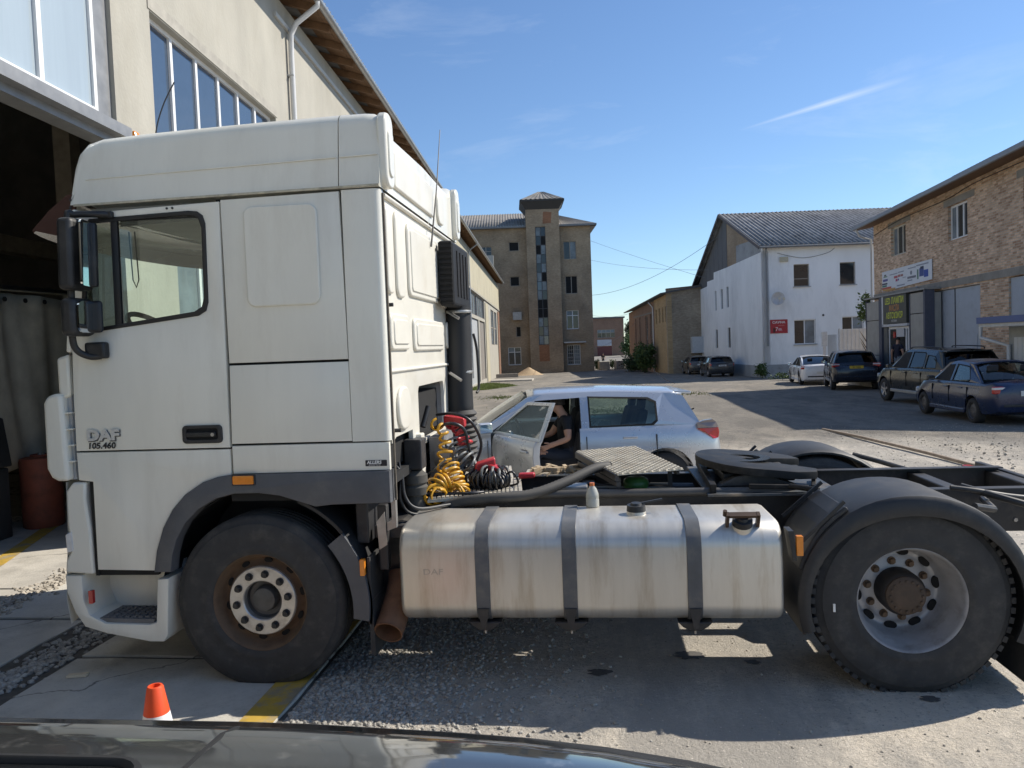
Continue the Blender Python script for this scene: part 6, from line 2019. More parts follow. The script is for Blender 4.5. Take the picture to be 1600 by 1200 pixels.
for i in range(7):
    u = -2.6 + i * 0.22
    fbox(tw, u, u + 0.035, -0.08, 2.0, 0.0, 0.019, b)
b.build('window_grille', mat('grille_white', (0.48, 0.47, 0.44), 0.6), TB)
settle(TB)

# ============================ ochre brick building behind the white one
YC = Vector((8.14, 61.3, 0))
YD = Vector((-0.0898, 0.99596, 0))
YN = Vector((-0.99596, -0.0898, 0))
YB = thing('ochre_building', 'low ochre brick building with tall windows behind the white building', 'building', (8.14, 61.3, -0.67))
ylf = frame_fn(YC, YD, YN)
yef = frame_fn(YC, RTV, -HH)
OCH = brickmat('ochre_brick', (0.46, 0.31, 0.16), (0.56, 0.40, 0.22), (0.44, 0.35, 0.23), 'Y', var=0.18)
GRB = brickmat('weathered_brick', (0.30, 0.235, 0.17), (0.42, 0.345, 0.255), (0.36, 0.315, 0.25), 'X', var=0.35)
REDB = brickmat('red_brick', (0.30, 0.17, 0.115), (0.37, 0.22, 0.15), (0.31, 0.25, 0.19), 'Y', var=0.2)
yw = [(4.95, 5.70, 3.66, 4.95), (3.30, 4.0, 3.67, 4.98), (1.75, 2.42, 3.7, 5.0), (0.35, 0.95, 3.72, 5.02)]
yt = [(14.9, 15.9, 1.4, 4.62), (10.4, 11.9, 1.4, 4.62), (7.7, 9.0, 1.4, 4.70), (18.0, 18.8, 1.4, 4.55)]
panel('front_wall', [(0.0, -1.0), (6.3, -1.0), (6.3, 5.85), (0.0, 6.0)], [rect(*w) for w in yw], ylf, 0.4, OCH, YB)
panel('front_wall', [(6.32, -1.0), (23.7, -1.1), (23.7, 5.45), (6.32, 5.80)], [rect(*w) for w in yt], lambda u, v, t: ylf(u, v, t - 0.0), 0.4, REDB, YB)
for w in yw:
    window(YB, ylf, *w, (), (), OLDWOOD, mat('ochre_blind', (0.20, 0.13, 0.06), 0.8), 0.12, 0.05)
for w in yt:
    window(YB, ylf, *w, (), (0.3, 0.6), OLDWOOD, [PANE, DUSTP], 0.14, 0.08)
fbox(ylf, 6.9, 20, 4.72, 4.86, -0.03, -0.003, MB()).build('lintel', GREYC, YB)
panel('end_wall', [(0.0, -1.0), (8.0, -1.0), (8.0, 6.9), (0.0, 6.38)], [], yef, 0.4, GRB, YB)
b = MB()
b.add([ylf(-0.2, 6.1, -0.55), ylf(24.1, 5.55, -0.55), ylf(24.1, 7.4, 8.0), ylf(-0.2, 7.4, 8.0), ylf(-0.2, 6.0, -0.5), ylf(24.1, 5.45, -0.5), ylf(24.1, 7.3, 8.0), ylf(-0.2, 7.3, 8.0)], [(0, 1, 2, 3), (7, 6, 5, 4), (0, 4, 5, 1), (1, 5, 6, 2), (2, 6, 7, 3), (3, 7, 4, 0)])
b.build('roof', RDK, YB)
MB().tube([ylf(6.6, 5.7, -0.5), ylf(6.6, 5.2, -0.1), ylf(6.6, -0.8, -0.1)], 0.06, 10).build('downpipe', MATS['white_pipe'], YB)
fbox(ylf, 23.3, 23.7, -1.1, 5.4, 0.4, 8.0, MB()).build('end_wall', GRB, YB)
MB().bar(yef(0, 6.42, 0.2), yef(8, 6.95, 0.2), 0.5, 0.08).build('parapet_cap', mat('cap_brown', (0.20, 0.14, 0.10), 0.9), YB)
fbox(yef, 1.9, 4.0, 1.0, 2.35, -0.6, -0.003, MB()).build('lean_to', mat('lean_white', (0.52, 0.54, 0.55), 0.6, var=0.1), YB)
settle(YB)

# ============================ red garage house far down the lane
FB = thing('far_garage_house', 'small far red brick house with dark red garage door', 'building', (0.74, 186.9, -0.9))
FA = Vector((0.74, 186.9, 0))
fbf = frame_fn(FA, RTV, -HH)
FBK = brickmat('far_brick', (0.22, 0.125, 0.085), (0.28, 0.165, 0.11), (0.25, 0.19, 0.15), 'X', var=0.2)
panel('front_wall', [(-2, -1.2), (8.5, -1.2), (8.5, 8.3), (-2, 8.3)], [rect(1.95, 6.3, 3.6, 5.6), rect(1.82, 5.55, -1.0, 1.56)], fbf, 0.4, FBK, FB)
window(FB, fbf, 1.95, 6.3, 3.6, 5.6, (0.25, 0.5, 0.75), (0.6,), OLDWOOD, [PANE, DUSTP], 0.12, 0.10)
fbox(fbf, 1.85, 5.5, -1.0, 1.54, 0.12, 0.2, MB()).build('garage_door', mat('maroon_door', (0.13, 0.035, 0.03), 0.6, var=0.1), FB)
fbox(fbf, 1.9, 5.4, 1.6, 3.1, -0.05, -0.003, MB()).build('sign_board', mat('board_pale', (0.42, 0.43, 0.46), 0.7), FB)
fbox(fbf, 8.1, 8.5, -1.2, 8.3, 0.4, 12, MB()).build('side_wall', FBK, FB)
fbox(fbf, -2.3, 8.8, 8.3, 8.65, -0.3, 12, MB()).build('roof', RDK, FB)
settle(FB)
# ------------------------------------------------------------------ cars
def paint(name, c, metal=0.3, dirt=0.25):
    return mat(name, c, 0.28, metal=metal, var=0.04, scale=3, coat=0.6, c2=tuple(0.5 * v + 0.06 for v in c), s2=2.5, a2=dirt)


CGLASS = glassmat('car_glass', (0.86, 0.94, 0.90), 0.86)
TINT = glassmat('tinted_glass', (0.30, 0.33, 0.34), 0.25)
SEATM = mat('car_seat', (0.03, 0.03, 0.033), 0.9, var=0.2)
CTYRE = mat('car_tyre', (0.025, 0.025, 0.026), 0.85, var=0.2, scale=10, c2=(0.07, 0.066, 0.06), s2=4, a2=0.5)
ALLOY = mat('alloy_wheel', (0.42, 0.42, 0.43), 0.35, metal=0.7, var=0.1)
STEELW = mat('steel_wheel', (0.10, 0.10, 0.105), 0.5, metal=0.4, var=0.2)


def boolcut(o, cutters):
    """cut solid boxes / cylinders out of a mesh object for good"""
    tmp = []
    par = o.parent
    o.parent = None
    for mb in cutters:
        c = mb.build('cutter', None)
        tmp.append(c)
        md = o.modifiers.new('cut', 'BOOLEAN')
        md.operation = 'DIFFERENCE'
        md.solver = 'EXACT'
        md.object = c
    dg = bpy.context.evaluated_depsgraph_get()
    dg.update()
    me = bpy.data.meshes.new_from_object(o.evaluated_get(dg))
    old = o.data
    o.modifiers.clear()
    o.data = me
    o.parent = par
    bpy.data.meshes.remove(old)
    for c in tmp:
        d = c.data
        bpy.data.objects.remove(c)
        bpy.data.meshes.remove(d)


def car_wheel(root, x, y, s, r, w, alloy):
    c = (x, y, r)
    # s=+1: outer face towards +y
    prof = [(r * 0.62, 0.02), (r * 0.66, 0.005), (r * 0.85, 0.0), (r * 0.96, 0.02), (r, 0.045), (r, w - 0.045), (r * 0.96, w - 0.02), (r * 0.8, w), (r * 0.62, w - 0.02)]
    t = MB().lathe(prof, c, 'y', 40, -s).build('wheel', CTYRE, root, smooth=40)
    R = r * 0.64
    mtl = ALLOY if alloy else STEELW
    MB().lathe([(R, 0.02), (R * 0.97, 0.014), (R * 0.92, 0.03), (R * 0.88, 0.10), (R * 0.88, w - 0.03)], c, 'y', 32, -s).build('rim', mtl, t, smooth=40)
    b = MB()
    if alloy:
        for i in range(alloy):
            a = 2 * pi * i / alloy + 0.3
            p0 = Vector((x, y - s * 0.045, r))
            p1 = p0 + Vector((cos(a), 0, sin(a))) * R * 0.93 + Vector((0, s * 0.02, 0))
            b.bar(p0, p1, R * 0.26, 0.03, (0, 1, 0))
        b.cyl((x, y - s * 0.06, r), (x, y - s * 0.02, r), R * 0.24, n=16)
    else:
        b.lathe([(R * 0.90, 0.05), (R * 0.72, 0.035), (R * 0.5, 0.02), (R * 0.3, 0.03), (0.0, 0.03)], c, 'y', 32, -s)
        for i in range(8):
            a = 2 * pi * i / 8
            b.cyl((x + R * 0.42 * cos(a), y - s * 0.03, r + R * 0.42 * sin(a)), (x + R * 0.42 * cos(a), y - s * 0.015, r + R * 0.42 * sin(a)), 0.014, n=8)
    b.build('wheel_disc', mtl, t, smooth=40)
    MB().cyl((x, y - s * 0.12, r), (x, y - s * 0.13, r), R * 0.9, n=20).build('brake_disc', SEAM, t)


def make_car(name, label, group, loc, heading, S, col, glass=None, door_open=None):
    """S: spec dict; x forward, y left; heading = world angle of the nose (radians, 0 = +X)"""
    root = thing(name, label, 'car', loc, heading, group)
    Lh, W2, H = S['L'] / 2, S['W'] / 2, S['H']
    belt, sill, r = S['belt'], S['sill'], S['r']
    xr, xf = -Lh + S['ro'], Lh - S['fo']
    cow, dec = S['cowl'], S['deck']          # x of windscreen base and rear window base
    rtf, rtr = S['roof_f'], S['roof_r']      # roof front / rear x
    hood, boot = S['hood'], S['boot']        # heights at cowl / at tail
    nose = S.get('nose', hood - 0.16)
    glass = glass or CGLASS
    # lower body loft
    st = [(-Lh, sill + 0.22, boot - 0.22, boot - 0.20, 0.80), (-Lh + 0.03, sill + 0.10, boot - 0.10, boot - 0.07, 0.88), (-Lh + 0.14, sill + 0.04, boot - 0.02, boot, 0.95), (-Lh + 0.40, sill, belt - 0.01, boot + 0.01, 0.985), (dec - 0.02, sill, belt, max(boot, belt - 0.02), 1.0)]
    if dec < -Lh + 0.45:
        st = st[:3] + [(-Lh + 0.30, sill, belt, belt - 0.03, 0.985)]
    st += [(st[-1][0] + 0.06, sill, belt, belt - 0.28, 1.0), (-0.3, sill, belt, belt - 0.30, 1.0), (cow - 0.06, sill, belt - 0.02, belt - 0.28, 1.0), (cow + 0.04, sill, belt - 0.035, hood, 1.0), (cow + 0.45, sill, (belt + hood) / 2 - 0.07, hood - 0.04, 0.99), (Lh - 0.45, sill, nose + 0.01, nose + 0.075, 0.965), (Lh - 0.18, sill + 0.02, nose - 0.06, nose + 0.01, 0.88), (Lh - 0.05, sill + 0.08, nose - 0.16, nose - 0.10, 0.74), (Lh, sill + 0.20, nose - 0.28, nose - 0.24, 0.60)]
    rows = []
    for x, zb, zs, zm, k in st:
        w = W2 * k
        h = zs - zb
        half = [(0, zb), (w * 0.80, zb), (w * 0.93, zb + 0.03), (w * 0.965, zb + h * 0.18), (w * 0.995, zb + h * 0.45), (w * 1.0, zb + h * 0.62), (w * 0.985, zb + h * 0.78), (w * 0.965, zs - 0.05), (w * 0.935, zs), (w * 0.86, min(zs + 0.005, zm + 0.3) if zm > zs - 0.1 else zm), (w * 0.45, zm), (0, zm + (0.015 if zm > zs - .1 else 0))]
        ring = [(x, y, z) for y, z in half] + [(x, -y, z) for y, z in half[-2:0:-1]]
        rows.append(ring)
    b = MB()
    b.grid(rows, True, True)
    body = b.build('body', col, root, smooth=50)
    cut = []
    for x in (xr, xf):
        for s in (-1, 1):
            cut.append(MB().cyl((x, s * (W2 - 0.26), r + 0.01), (x, s * (W2 + 0.3), r + 0.01), r + 0.055, n=36))
    if door_open:
        d0, d1 = door_open['x0'], door_open['x1']
        cut.append(MB().box(d0, d1, -(W2 - 0.13), W2 + 0.3, sill + 0.13, H))
    boolcut(body, cut)
    if door_open:
        b = MB()
        b.box(d0 + 0.01, d1 - 0.01, -(W2 - 0.14), W2 - 0.10, sill + 0.132, sill + 0.15)
        b.build('carpet', SEATM, body)
        MB().box(d0 + 0.01, d1 - 0.01, -(W2 - 0.128), -(W2 - 0.15), sill + 0.152, belt - 0.05).build('door_lining', SEATM, body)
        MB().box(d1 - 0.02, d1 - 0.004, -(W2 - 0.16), W2 - 0.12, sill + 0.152, belt - 0.06).build('bulkhead', SEATM, body)
        MB().box(d0 + 0.002, d0 + 0.012, -(W2 - 0.16), W2 - 0.10, sill + 0.152, belt - 0.06).build('pillar_trim', SEATM, body)
    body.data.polygons.foreach_set('use_smooth', [True] * len(body.data.polygons))
    body.data.set_sharp_from_angle(angle=radians(40))
    for x in (xr, xf):
        for s in (-1, 1):
            lin = MB()
            rws = []
            for k in range(13):
                a = radians(-10 + 200 * k / 12)
                q = r + 0.056
                rws.append([(x + q * cos(a), s * (W2 - 0.30), r + 0.01 + q * sin(a)), (x + q * cos(a), s * (W2 - 0.05), r + 0.01 + q * sin(a))])
            lin.grid(rws)
            lin.build('arch_liner', SEAM, body)
    # greenhouse sides
    yb, yr = W2 * 0.925, W2 * S.get('tumble', 0.70)
    zr = H - 0.055

    def side(s):
        def fn(u, v, t):
            f = (v - belt) / (zr - belt)
            f = max(-0.2, min(1.1, f))
            bow = 0.035 * (1 - (2 * f - 1) ** 2)
            taper = 0.04 * max(0, (u - rtf) / 1.0) ** 2 + 0.05 * max(0, (rtr - u) / 0.6) ** 1.5
            return (u, s * (yb + (yr - yb) * f + bow - taper * 0.6 - t), v)
        return fn
    bp, pt = S['bpil'], 0.055
    rz = lambda u: zr - 0.0 - 0.045 * max(0, (rtr + 0.9 - u) / 0.9) * S.get('rdrop', 0.6)
    outer = [(cow, belt - 0.03), (rtf, zr - 0.03), (rtf - 0.2, zr), ((rtf + rtr) / 2, zr + 0.012), (rtr + 0.25, rz(rtr + 0.25)), (rtr, rz(rtr) - 0.03), (dec, belt - 0.01)]
    lerp = lambda a, c, f: a + (c - a) * f
    A0 = (cow - 0.20, belt + 0.015)
    A1 = (rtf - 0.10, zr - 0.075)
    F_ = [A0, A1, (bp + pt, zr - 0.055), (bp + pt, belt + 0.015)]
    ct = S['ctop']
    cbx = S['cbase']
    R_ = [(bp - pt, belt + 0.015), (bp - pt, zr - 0.055), (ct + 0.10, rz(ct + 0.1) - 0.07), (ct, rz(ct) - 0.115), (cbx, belt + 0.07), (cbx + 0.06, belt + 0.02)]
    for s in (1, -1):
        hl = [F_, R_]
        if S.get('quarter'):
            hl.append(S['quarter'])
        fn = side(s)
        if door_open and s == 1:
            notch = outer + [(bp + pt, belt - 0.02), (bp + pt, zr - 0.055), A1, (A0[0] + 0.03, belt - 0.03)]
            cs = panel('cabin_side', notch, [R_], fn, 0.05, col, body)
        else:
            cs = panel('cabin_side', outer, hl, fn, 0.05, col, body)
        for k, poly in enumerate(hl):
            if door_open and s == 1 and k == 0:
                continue
            panel('side_window', poly, [], lambda u, v, t, fn=fn: fn(u, v, t + 0.012), 0.006, glass, root)
            panel('window_trim', shrink(poly, -0.012), [shrink(poly, 0.010)], lambda u, v, t, fn=fn: fn(u, v, t - 0.003), 0.012, SEAM, root)
    # roof
    b = MB()
    rows = []
    n = 14
    for i in range(n + 1):
        x = rtr + (rtf - rtr) * i / n
        sfn = side(1)
        zz = (rz(x) if x < rtr + 0.9 else zr) + 0.0
        zz = lerp(zz, zr + 0.01, 0.0)
        ysd = sfn(x, zr, 0)[1]
        drop = 0.03 * max(0, (x - rtf + 0.3) / 0.3) ** 2
        row = []
        for j in range(13):
            f = -1 + 2 * j / 12
            row.append((x, f * ysd, zz - drop - 0.002 + (H - zr) * (1 - abs(f) ** 2.4)))
        rows.append(row)
    b.grid(rows)
    roof = b.build('roof', col, root, smooth=60)
    md = roof.modifiers.new('thick', 'SOLIDIFY')
    md.thickness = 0.03
    md.offset = -1
    # windscreen, rear window
    ytop_f = side(1)(rtf, zr, 0)[1]
    ytop_r = side(1)(rtr, zr, 0)[1]
    zrr = rz(rtr)

    def screen(nm, x0, z0, y0, x1, z1, y1, bul, g):
        b = MB()
        rows = []
        for i in range(6):
            f = i / 5
            row = []
            for j in range(11):
                q = -1 + 2 * j / 10
                row.append((lerp(x0, x1, f) + bul * (1 - q * q) * (1 - 0.4 * f), q * lerp(y0, y1, f), lerp(z0, z1, f) + 0.02 * sin(pi * f) + (H - zr) * f * (1 - abs(q) ** 2.4) * 0.9))
            rows.append(row)
        b.grid(rows)
        return b.build(nm, g, root, smooth=60)
    screen('windscreen', cow, belt - 0.03, yb - 0.03, rtf, zr - 0.035, ytop_f - 0.02, 0.10, glass)
    rzb = max(boot + 0.02, belt) if S['deck'] > -Lh + 0.45 else S.get('rwin', belt + 0.02)
    xb = dec if S['deck'] > -Lh + 0.45 else lerp(rtr, dec, (zrr - rzb) / max(0.05, zrr - belt))
    screen('rear_window', xb, rzb, yb * 0.90, rtr, zrr - 0.05, ytop_r - 0.04, -0.06, glass if not S.get('darkrear') else TINT)
    if S['deck'] <= -Lh + 0.45 and rzb > belt + 0.02:
        screen('tailgate', dec, belt - 0.06, yb * 0.97, xb, rzb - 0.01, yb * 0.91, -0.06, col)
    if S.get('spoiler'):
        b = MB().obox((rtr - 0.03, 0, zrr + 0.006), (0.10, 0, 0.006), (0, ytop_r * 0.97, 0), (0, 0, 0.018))
        b.build('roof_spoiler', col, root, bevel=0.012)
    if S.get('rails'):
        for s in (-1, 1):
            y = side(1)(0, zr, 0)[1] * 0.93
            MB().tube(smooth_path([(rtf - 0.25, s * y, H - 0.03), (rtf - 0.4, s * y, H + 0.03), (rtr + 0.45, s * y, H + 0.02), (rtr + 0.25, s * y, H - 0.05)]), 0.018).build('roof_rail', BLACKPL, root, smooth=50)
    # wheels
    for x in (xr, xf):
        for s in (-1, 1):
            car_wheel(root, x, s * (W2 - 0.015), s, r, 0.21, S.get('alloy', 0))
    # lamps, bumpers, plate, handles, mirrors
    tl = S['tail']
    ylx = [(-Lh - 0.2, 0.78), (-Lh, 0.80), (-Lh + 0.03, 0.88), (-Lh + 0.14, 0.95), (-Lh + 0.40, 0.985), (9, 1.0)]

    def bodyy(x):
        for (a, ka), (c, kc) in zip(ylx[:-1], ylx[1:]):
            if a <= x <= c:
                return W2 * (ka + (kc - ka) * (x - a) / (c - a)) * 0.992
        return W2 * 0.78
    for s in (-1, 1):
        if S.get('wrap'):
            lo_ = [(-Lh + 0.33, tl[0] + 0.12), (-Lh + 0.20, tl[0] + 0.05), (-Lh + 0.11, tl[0] - 0.02), (-Lh + 0.05, tl[0] - 0.01), (-Lh + 0.035, tl[0] + 0.06), (-Lh + 0.05, tl[0] + 0.12), (-Lh + 0.14, tl[0] + 0.12), (-Lh + 0.25, tl[0] + 0.12)]
            hi_ = [(-Lh + 0.33, tl[0] + 0.125), (-Lh + 0.25, tl[0] + 0.125), (-Lh + 0.14, tl[0] + 0.125), (-Lh + 0.05, tl[0] + 0.125), (-Lh + 0.08, tl[0] + 0.19), (-Lh + 0.14, tl[1] + 0.01), (-Lh + 0.25, tl[1] + 0.0), (-Lh + 0.33, tl[0] + 0.19)]
            wf_ = lambda u, v, t, s=s: (u - (0.0), s * (bodyy(u) + 0.012 - t), v)
            o = panel('tail_lamp', lo_, [], wf_, 0.05, REDL, root)
            panel('lamp_clear', hi_, [], wf_, 0.05, mat('smoky_lens', (0.20, 0.17, 0.17), 0.15, var=0.1, coat=0.5), o)
        else:
          o = MB().obox((-Lh + tl[3], s * (W2 * tl[2]), (tl[0] + tl[1]) / 2), (0.035, 0.02 * s, 0), (-0.05 * 0.6, s * W2 * tl[4], 0), (0, 0, (tl[1] - tl[0]) / 2)).build('tail_lamp', REDL, root, bevel=0.02)
          MB().obox((-Lh + tl[3] - 0.006, s * (W2 * tl[2]), tl[1] - (tl[1] - tl[0]) * 0.28), (0.034, 0.019 * s, 0), (-0.05 * 0.6, s * W2 * tl[4], 0), (0, 0, (tl[1] - tl[0]) * 0.16)).build('lamp_clear', CLEARL, o, bevel=0.008)
        MB().obox((Lh - 0.22, s * W2 * 0.72, nose - 0.07), (0.13, -0.06 * s, 0), (0.03, s * W2 * 0.16, 0), (0, 0, 0.065)).build('headlamp', CLEARL, root, bevel=0.03)
        mr_ = MB().obox((cow - 0.28, s * (W2 + 0.07), belt + 0.05), (0.06, 0, 0), (0, 0.09, 0), (0, 0, 0.06)).build('door_mirror', col if not S.get('bmir') else BLACKPL, root, bevel=0.035, seg=3) if not (door_open and s == 1) else None
        if mr_:
            MB().obox((cow - 0.343, s * (W2 + 0.07), belt + 0.05), (0.003, 0, 0), (0, 0.075, 0), (0, 0, 0.045)).build('mirror_glass', MIRROR, mr_)
        for x in ((bp - 0.22), (bp + 0.85)):
            if door_open and s == 1 and x > bp or (door_open and s == -1):
                pass
            xx = bp + 0.18 if x > bp else cbx + 0.35
            if door_open and s == 1 and x > bp:
                continue
            MB().obox((xx, s * W2 * 0.992, belt - 0.13), (0.09, 0, 0), (0, 0.012, 0), (0, 0, 0.014)).build('door_handle', col, root, bevel=0.008)
        # door shut lines
        for x in (bp, cow - 0.18, cbx + 0.02):
            MB().obox((x, s * W2 * 0.993, (belt + sill) / 2 + 0.06), (0.004, 0, 0), (0, 0.014, 0), (0, 0, (belt - sill) / 2 - 0.16)).build('shut_line', SEAM, root)
        MB().obox(((xr + xf) / 2, s * W2 * 0.955, sill + 0.04), ((xf - xr) / 2 - r - 0.08, 0, 0), (0, 0.03, 0), (0, 0, 0.05)).build('side_skirt', S.get('skirt', col), root, bevel=0.02)
        # seats
    for x in (S.get('seatx', 0.15), -0.80):
        for y in (-0.36, 0.36):
            st_ = MB().box(x - 0.28, x + 0.26, y - 0.24, y + 0.24, sill + 0.12, sill + 0.36).build('seat', SEATM, root, bevel=0.05)
            MB().obox((x - 0.30, y, sill + 0.62), (0.07, 0, -0.01), (0, 0.23, 0), (-0.08, 0, 0.31)).build('seat_back', SEATM, st_, bevel=0.05)
            MB().obox((x - 0.385, y, sill + 1.01), (0.045, 0, 0), (0, 0.12, 0), (-0.01, 0, 0.085)).build('headrest', SEATM, st_, bevel=0.035)
    MB().box(cow - 0.62, cow - 0.02, -W2 * 0.85, W2 * 0.85, belt - 0.28, belt - 0.045).build('dashboard', SEATM, root, bevel=0.06)
    b = MB()
    c0 = Vector((cow - 0.62, 0.36, belt - 0.05))
    ax_ = Vector((-0.85, 0, 0.4)).normalized()
    a1, a2 = Vector((0, 1, 0)), ax_.cross(Vector((0, 1, 0)))
    b.tube([c0 + (a1 * cos(2 * pi * i / 28) + a2 * sin(2 * pi * i / 28)) * 0.185 for i in range(29)], 0.014, 6)
    for a in (0, 120, 240):
        b.bar(c0, c0 + (a1 * cos(radians(a + 90)) + a2 * sin(radians(a + 90))) * 0.18, 0.03, 0.012)
    b.build('steering_wheel', BLACKPL, root, smooth=40)
    MB().obox((-Lh + 0.055, 0, sill + 0.24), (0.06, 0, 0), (0, W2 * 0.72, 0), (0, 0, 0.035)).build('bumper_strip', S.get('bump', BLACKPL), root, bevel=0.015)
    pz = S.get('plate', (0.70,))[0]
    pc = S.get('platecol', mat('plate_white', (0.66, 0.66, 0.63), 0.5, var=0.03))
    plt = MB().obox((-Lh + S.get('plx', -0.012), 0, pz), (0.008, 0, 0.0), (0, 0.26, 0), (0, 0, 0.056)).build('number_plate', pc, root)
    if S.get('ptext'):
        text('lettering', S['ptext'], 0.105, lambda u, v, t: (-Lh + S.get('plx', -0.012) - 0.0095 + t, -u, pz + v - 0.037), INK, plt, 'CENTER', 0.82, 0.001)
    if S.get('wiper'):
        MB().bar((xb - 0.07, 0.02, rzb + 0.03), (xb - 0.05, 0.36, rzb + 0.09), 0.015, 0.015).build('rear_wiper', SEAM, root)
    MB().obox((Lh - 0.04, 0, nose - 0.17), (0.03, 0, 0), (0, W2 * 0.42, 0), (0, 0, 0.06)).build('grille', SEAM, root, bevel=0.015)
    return root, side(1), dict(belt=belt, sill=sill, zr=zr, W2=W2, A0=A0, A1=A1, bp=bp, pt=pt, H=H, cow=cow)


HATCH = dict(L=4.25, W=1.75, H=1.46, belt=0.97, sill=0.22, r=0.315, ro=0.74, fo=0.90, cowl=1.02, deck=-1.86, roof_f=0.32, roof_r=-1.66, hood=0.98, boot=0.93, nose=0.70, bpil=-0.40, ctop=-1.30, cbase=-1.30, tail=(0.80, 1.02, 0.86, 0.20, 0.17), wrap=True, seatx=-0.05, spoiler=True, rwin=1.04, wiper=True, alloy=5, plate=(0.80,), rdrop=1.0)
SEDAN = dict(L=4.24, W=1.68, H=1.43, belt=0.92, sill=0.22, r=0.29, ro=0.92, fo=0.80, cowl=0.92, deck=-1.50, roof_f=0.28, roof_r=-0.92, hood=0.93, boot=0.98, nose=0.68, bpil=-0.12, ctop=-0.86, cbase=-1.02, tail=(0.72, 0.88, 0.70, 0.06, 0.26), plate=(0.72,), ptext='AT 3085', bmir=True, rdrop=0.7)
SUV = dict(L=4.67, W=1.87, H=1.70, belt=1.10, sill=0.34, r=0.37, ro=0.95, fo=0.88, cowl=1.12, deck=-2.16, roof_f=0.42, roof_r=-1.82, hood=1.14, boot=1.06, nose=0.88, bpil=-0.10, ctop=-0.98, cbase=-1.02, quarter=[(-1.12, 1.13), (-1.10, 1.50), (-1.52, 1.47), (-1.68, 1.36), (-1.74, 1.14)], tail=(0.96, 1.12, 0.84, 0.16, 0.15), rails=True, rwin=1.14, alloy=5, spoiler=True, plate=(0.95,), rdrop=0.9, skirt=mat('skirt_silver', (0.30, 0.31, 0.32), 0.4, metal=0.4))
FAST = dict(L=4.69, W=1.85, H=1.44, belt=0.93, sill=0.20, r=0.33, ro=0.97, fo=0.84, cowl=1.20, deck=-1.90, roof_f=0.42, roof_r=-0.70, hood=0.90, boot=1.02, nose=0.70, bpil=-0.05, ctop=-0.92, cbase=-1.26, tail=(0.80, 0.94, 0.80, 0.10, 0.22), alloy=5, plate=(0.62,), rdrop=0.5)

SILVER = paint('silver_paint', (0.52, 0.54, 0.57), 0.55, 0.04)
NAVY = paint('navy_paint', (0.012, 0.024, 0.070), 0.25, 0.18)
BLACKP = paint('black_green_paint', (0.018, 0.020, 0.017), 0.3, 0.2)
DARKB = paint('dark_blue_paint', (0.012, 0.016, 0.030), 0.3, 0.2)
WHITEP = paint('white_paint', (0.76, 0.77, 0.79), 0.0, 0.06)
GREYP = paint('grey_paint', (0.055, 0.06, 0.065), 0.4, 0.3)
BRONZE = paint('bronze_paint', (0.15, 0.13, 0.11), 0.4, 0.3)

GRP = 'cars parked along the right side of the yard'
# silver hatchback beyond the truck, driver's door open
AX, AY, AH = 1.44, 6.05, radians(180 + 7)
aroot, asd, AI = make_car('hatchback_car', 'silver hatchback behind the truck chassis with its driver door open', None, (AX, AY, 0.0), AH, HATCH, SILVER, CGLASS, dict(x0=-0.32, x1=0.80))
# the open door: built closed, then swung on its front edge
hx, hy = 0.80, AI['W2']
dr_ = bpy.data.objects.new('front_door', bpy.data.meshes.new('front_door'))
B0, BZ = -0.04, AI['belt']
zs, zb = AI['sill'] + 0.14, AI['belt'] - 0.02
secs = [(0.905, zs), (0.955, zs + 0.10), (0.985, zs + 0.28), (0.993, zs + 0.42), (0.98, zs + 0.52), (0.965, zb - 0.03), (0.94, zb)]
b = MB()
rows = [[(x - hx, AI['W2'] * k - hy, z) for k, z in secs] + [(x - hx, AI['W2'] * k - hy - 0.09, z) for k, z in secs[::-1]] for x in (0.795, 0.78, 0.4, 0.0, -0.30, -0.315)]
b.grid(rows, True, True)
door = b.build('front_door', SILVER, aroot, smooth=40, bevel=0.008)
door.location = (hx, hy, 0)
door.rotation_euler = (0, 0, radians(-65))
wpoly = [(AI['A0'][0] + 0.02, BZ - 0.02), (AI['A1'][0] - 0.02, AI['A1'][1] - 0.01), (AI['bp'] + 0.075, AI['zr'] - 0.07), (AI['bp'] + 0.085, BZ - 0.02)]
wfn = lambda u, v, t: (asd(u, v, t)[0] - hx, asd(u, v, t)[1] - hy - 0.01, v)
fro = [(wpoly[0][0] + 0.07, wpoly[0][1]), (wpoly[1][0] + 0.035, wpoly[1][1] + 0.045), (wpoly[2][0] - 0.05, wpoly[2][1] + 0.045), (wpoly[3][0] - 0.05, wpoly[3][1])]
inn = [(wpoly[0][0] + 0.0, wpoly[0][1] + 0.03), (wpoly[1][0] - 0.005, wpoly[1][1] + 0.012), (wpoly[2][0] - 0.005, wpoly[2][1] + 0.012), (wpoly[3][0] - 0.005, wpoly[3][1] + 0.03)]
panel('door_frame', fro, [inn], wfn, 0.035, SILVER, door, 0.004)
panel('door_window', shrink(inn, -0.005), [], lambda u, v, t: wfn(u, v, t + 0.015), 0.005, CGLASS, door)
MB().obox((-0.90, -0.005, BZ - 0.15), (0.09, 0, 0), (0, 0.016, 0), (0, 0, 0.016)).build('door_handle', SILVER, door, bevel=0.01)
MB().obox((-0.90, -0.016, BZ - 0.16), (0.075, 0, 0), (0, 0.004, 0), (0, 0, 0.04)).build('handle_recess', mat('recess_grey', (0.2, 0.2, 0.21), 0.5), door, bevel=0.003)
mm = MB().obox((-0.02, 0.09, BZ + 0.06), (0.055, 0, 0), (0, 0.10, 0), (0, 0, 0.07)).build('door_mirror', SILVER, door, bevel=0.035, seg=3)
MB().obox((-0.078, 0.09, BZ + 0.06), (0.003, 0, 0), (0, 0.08, 0), (0, 0, 0.052)).build('mirror_glass', MIRROR, mm)
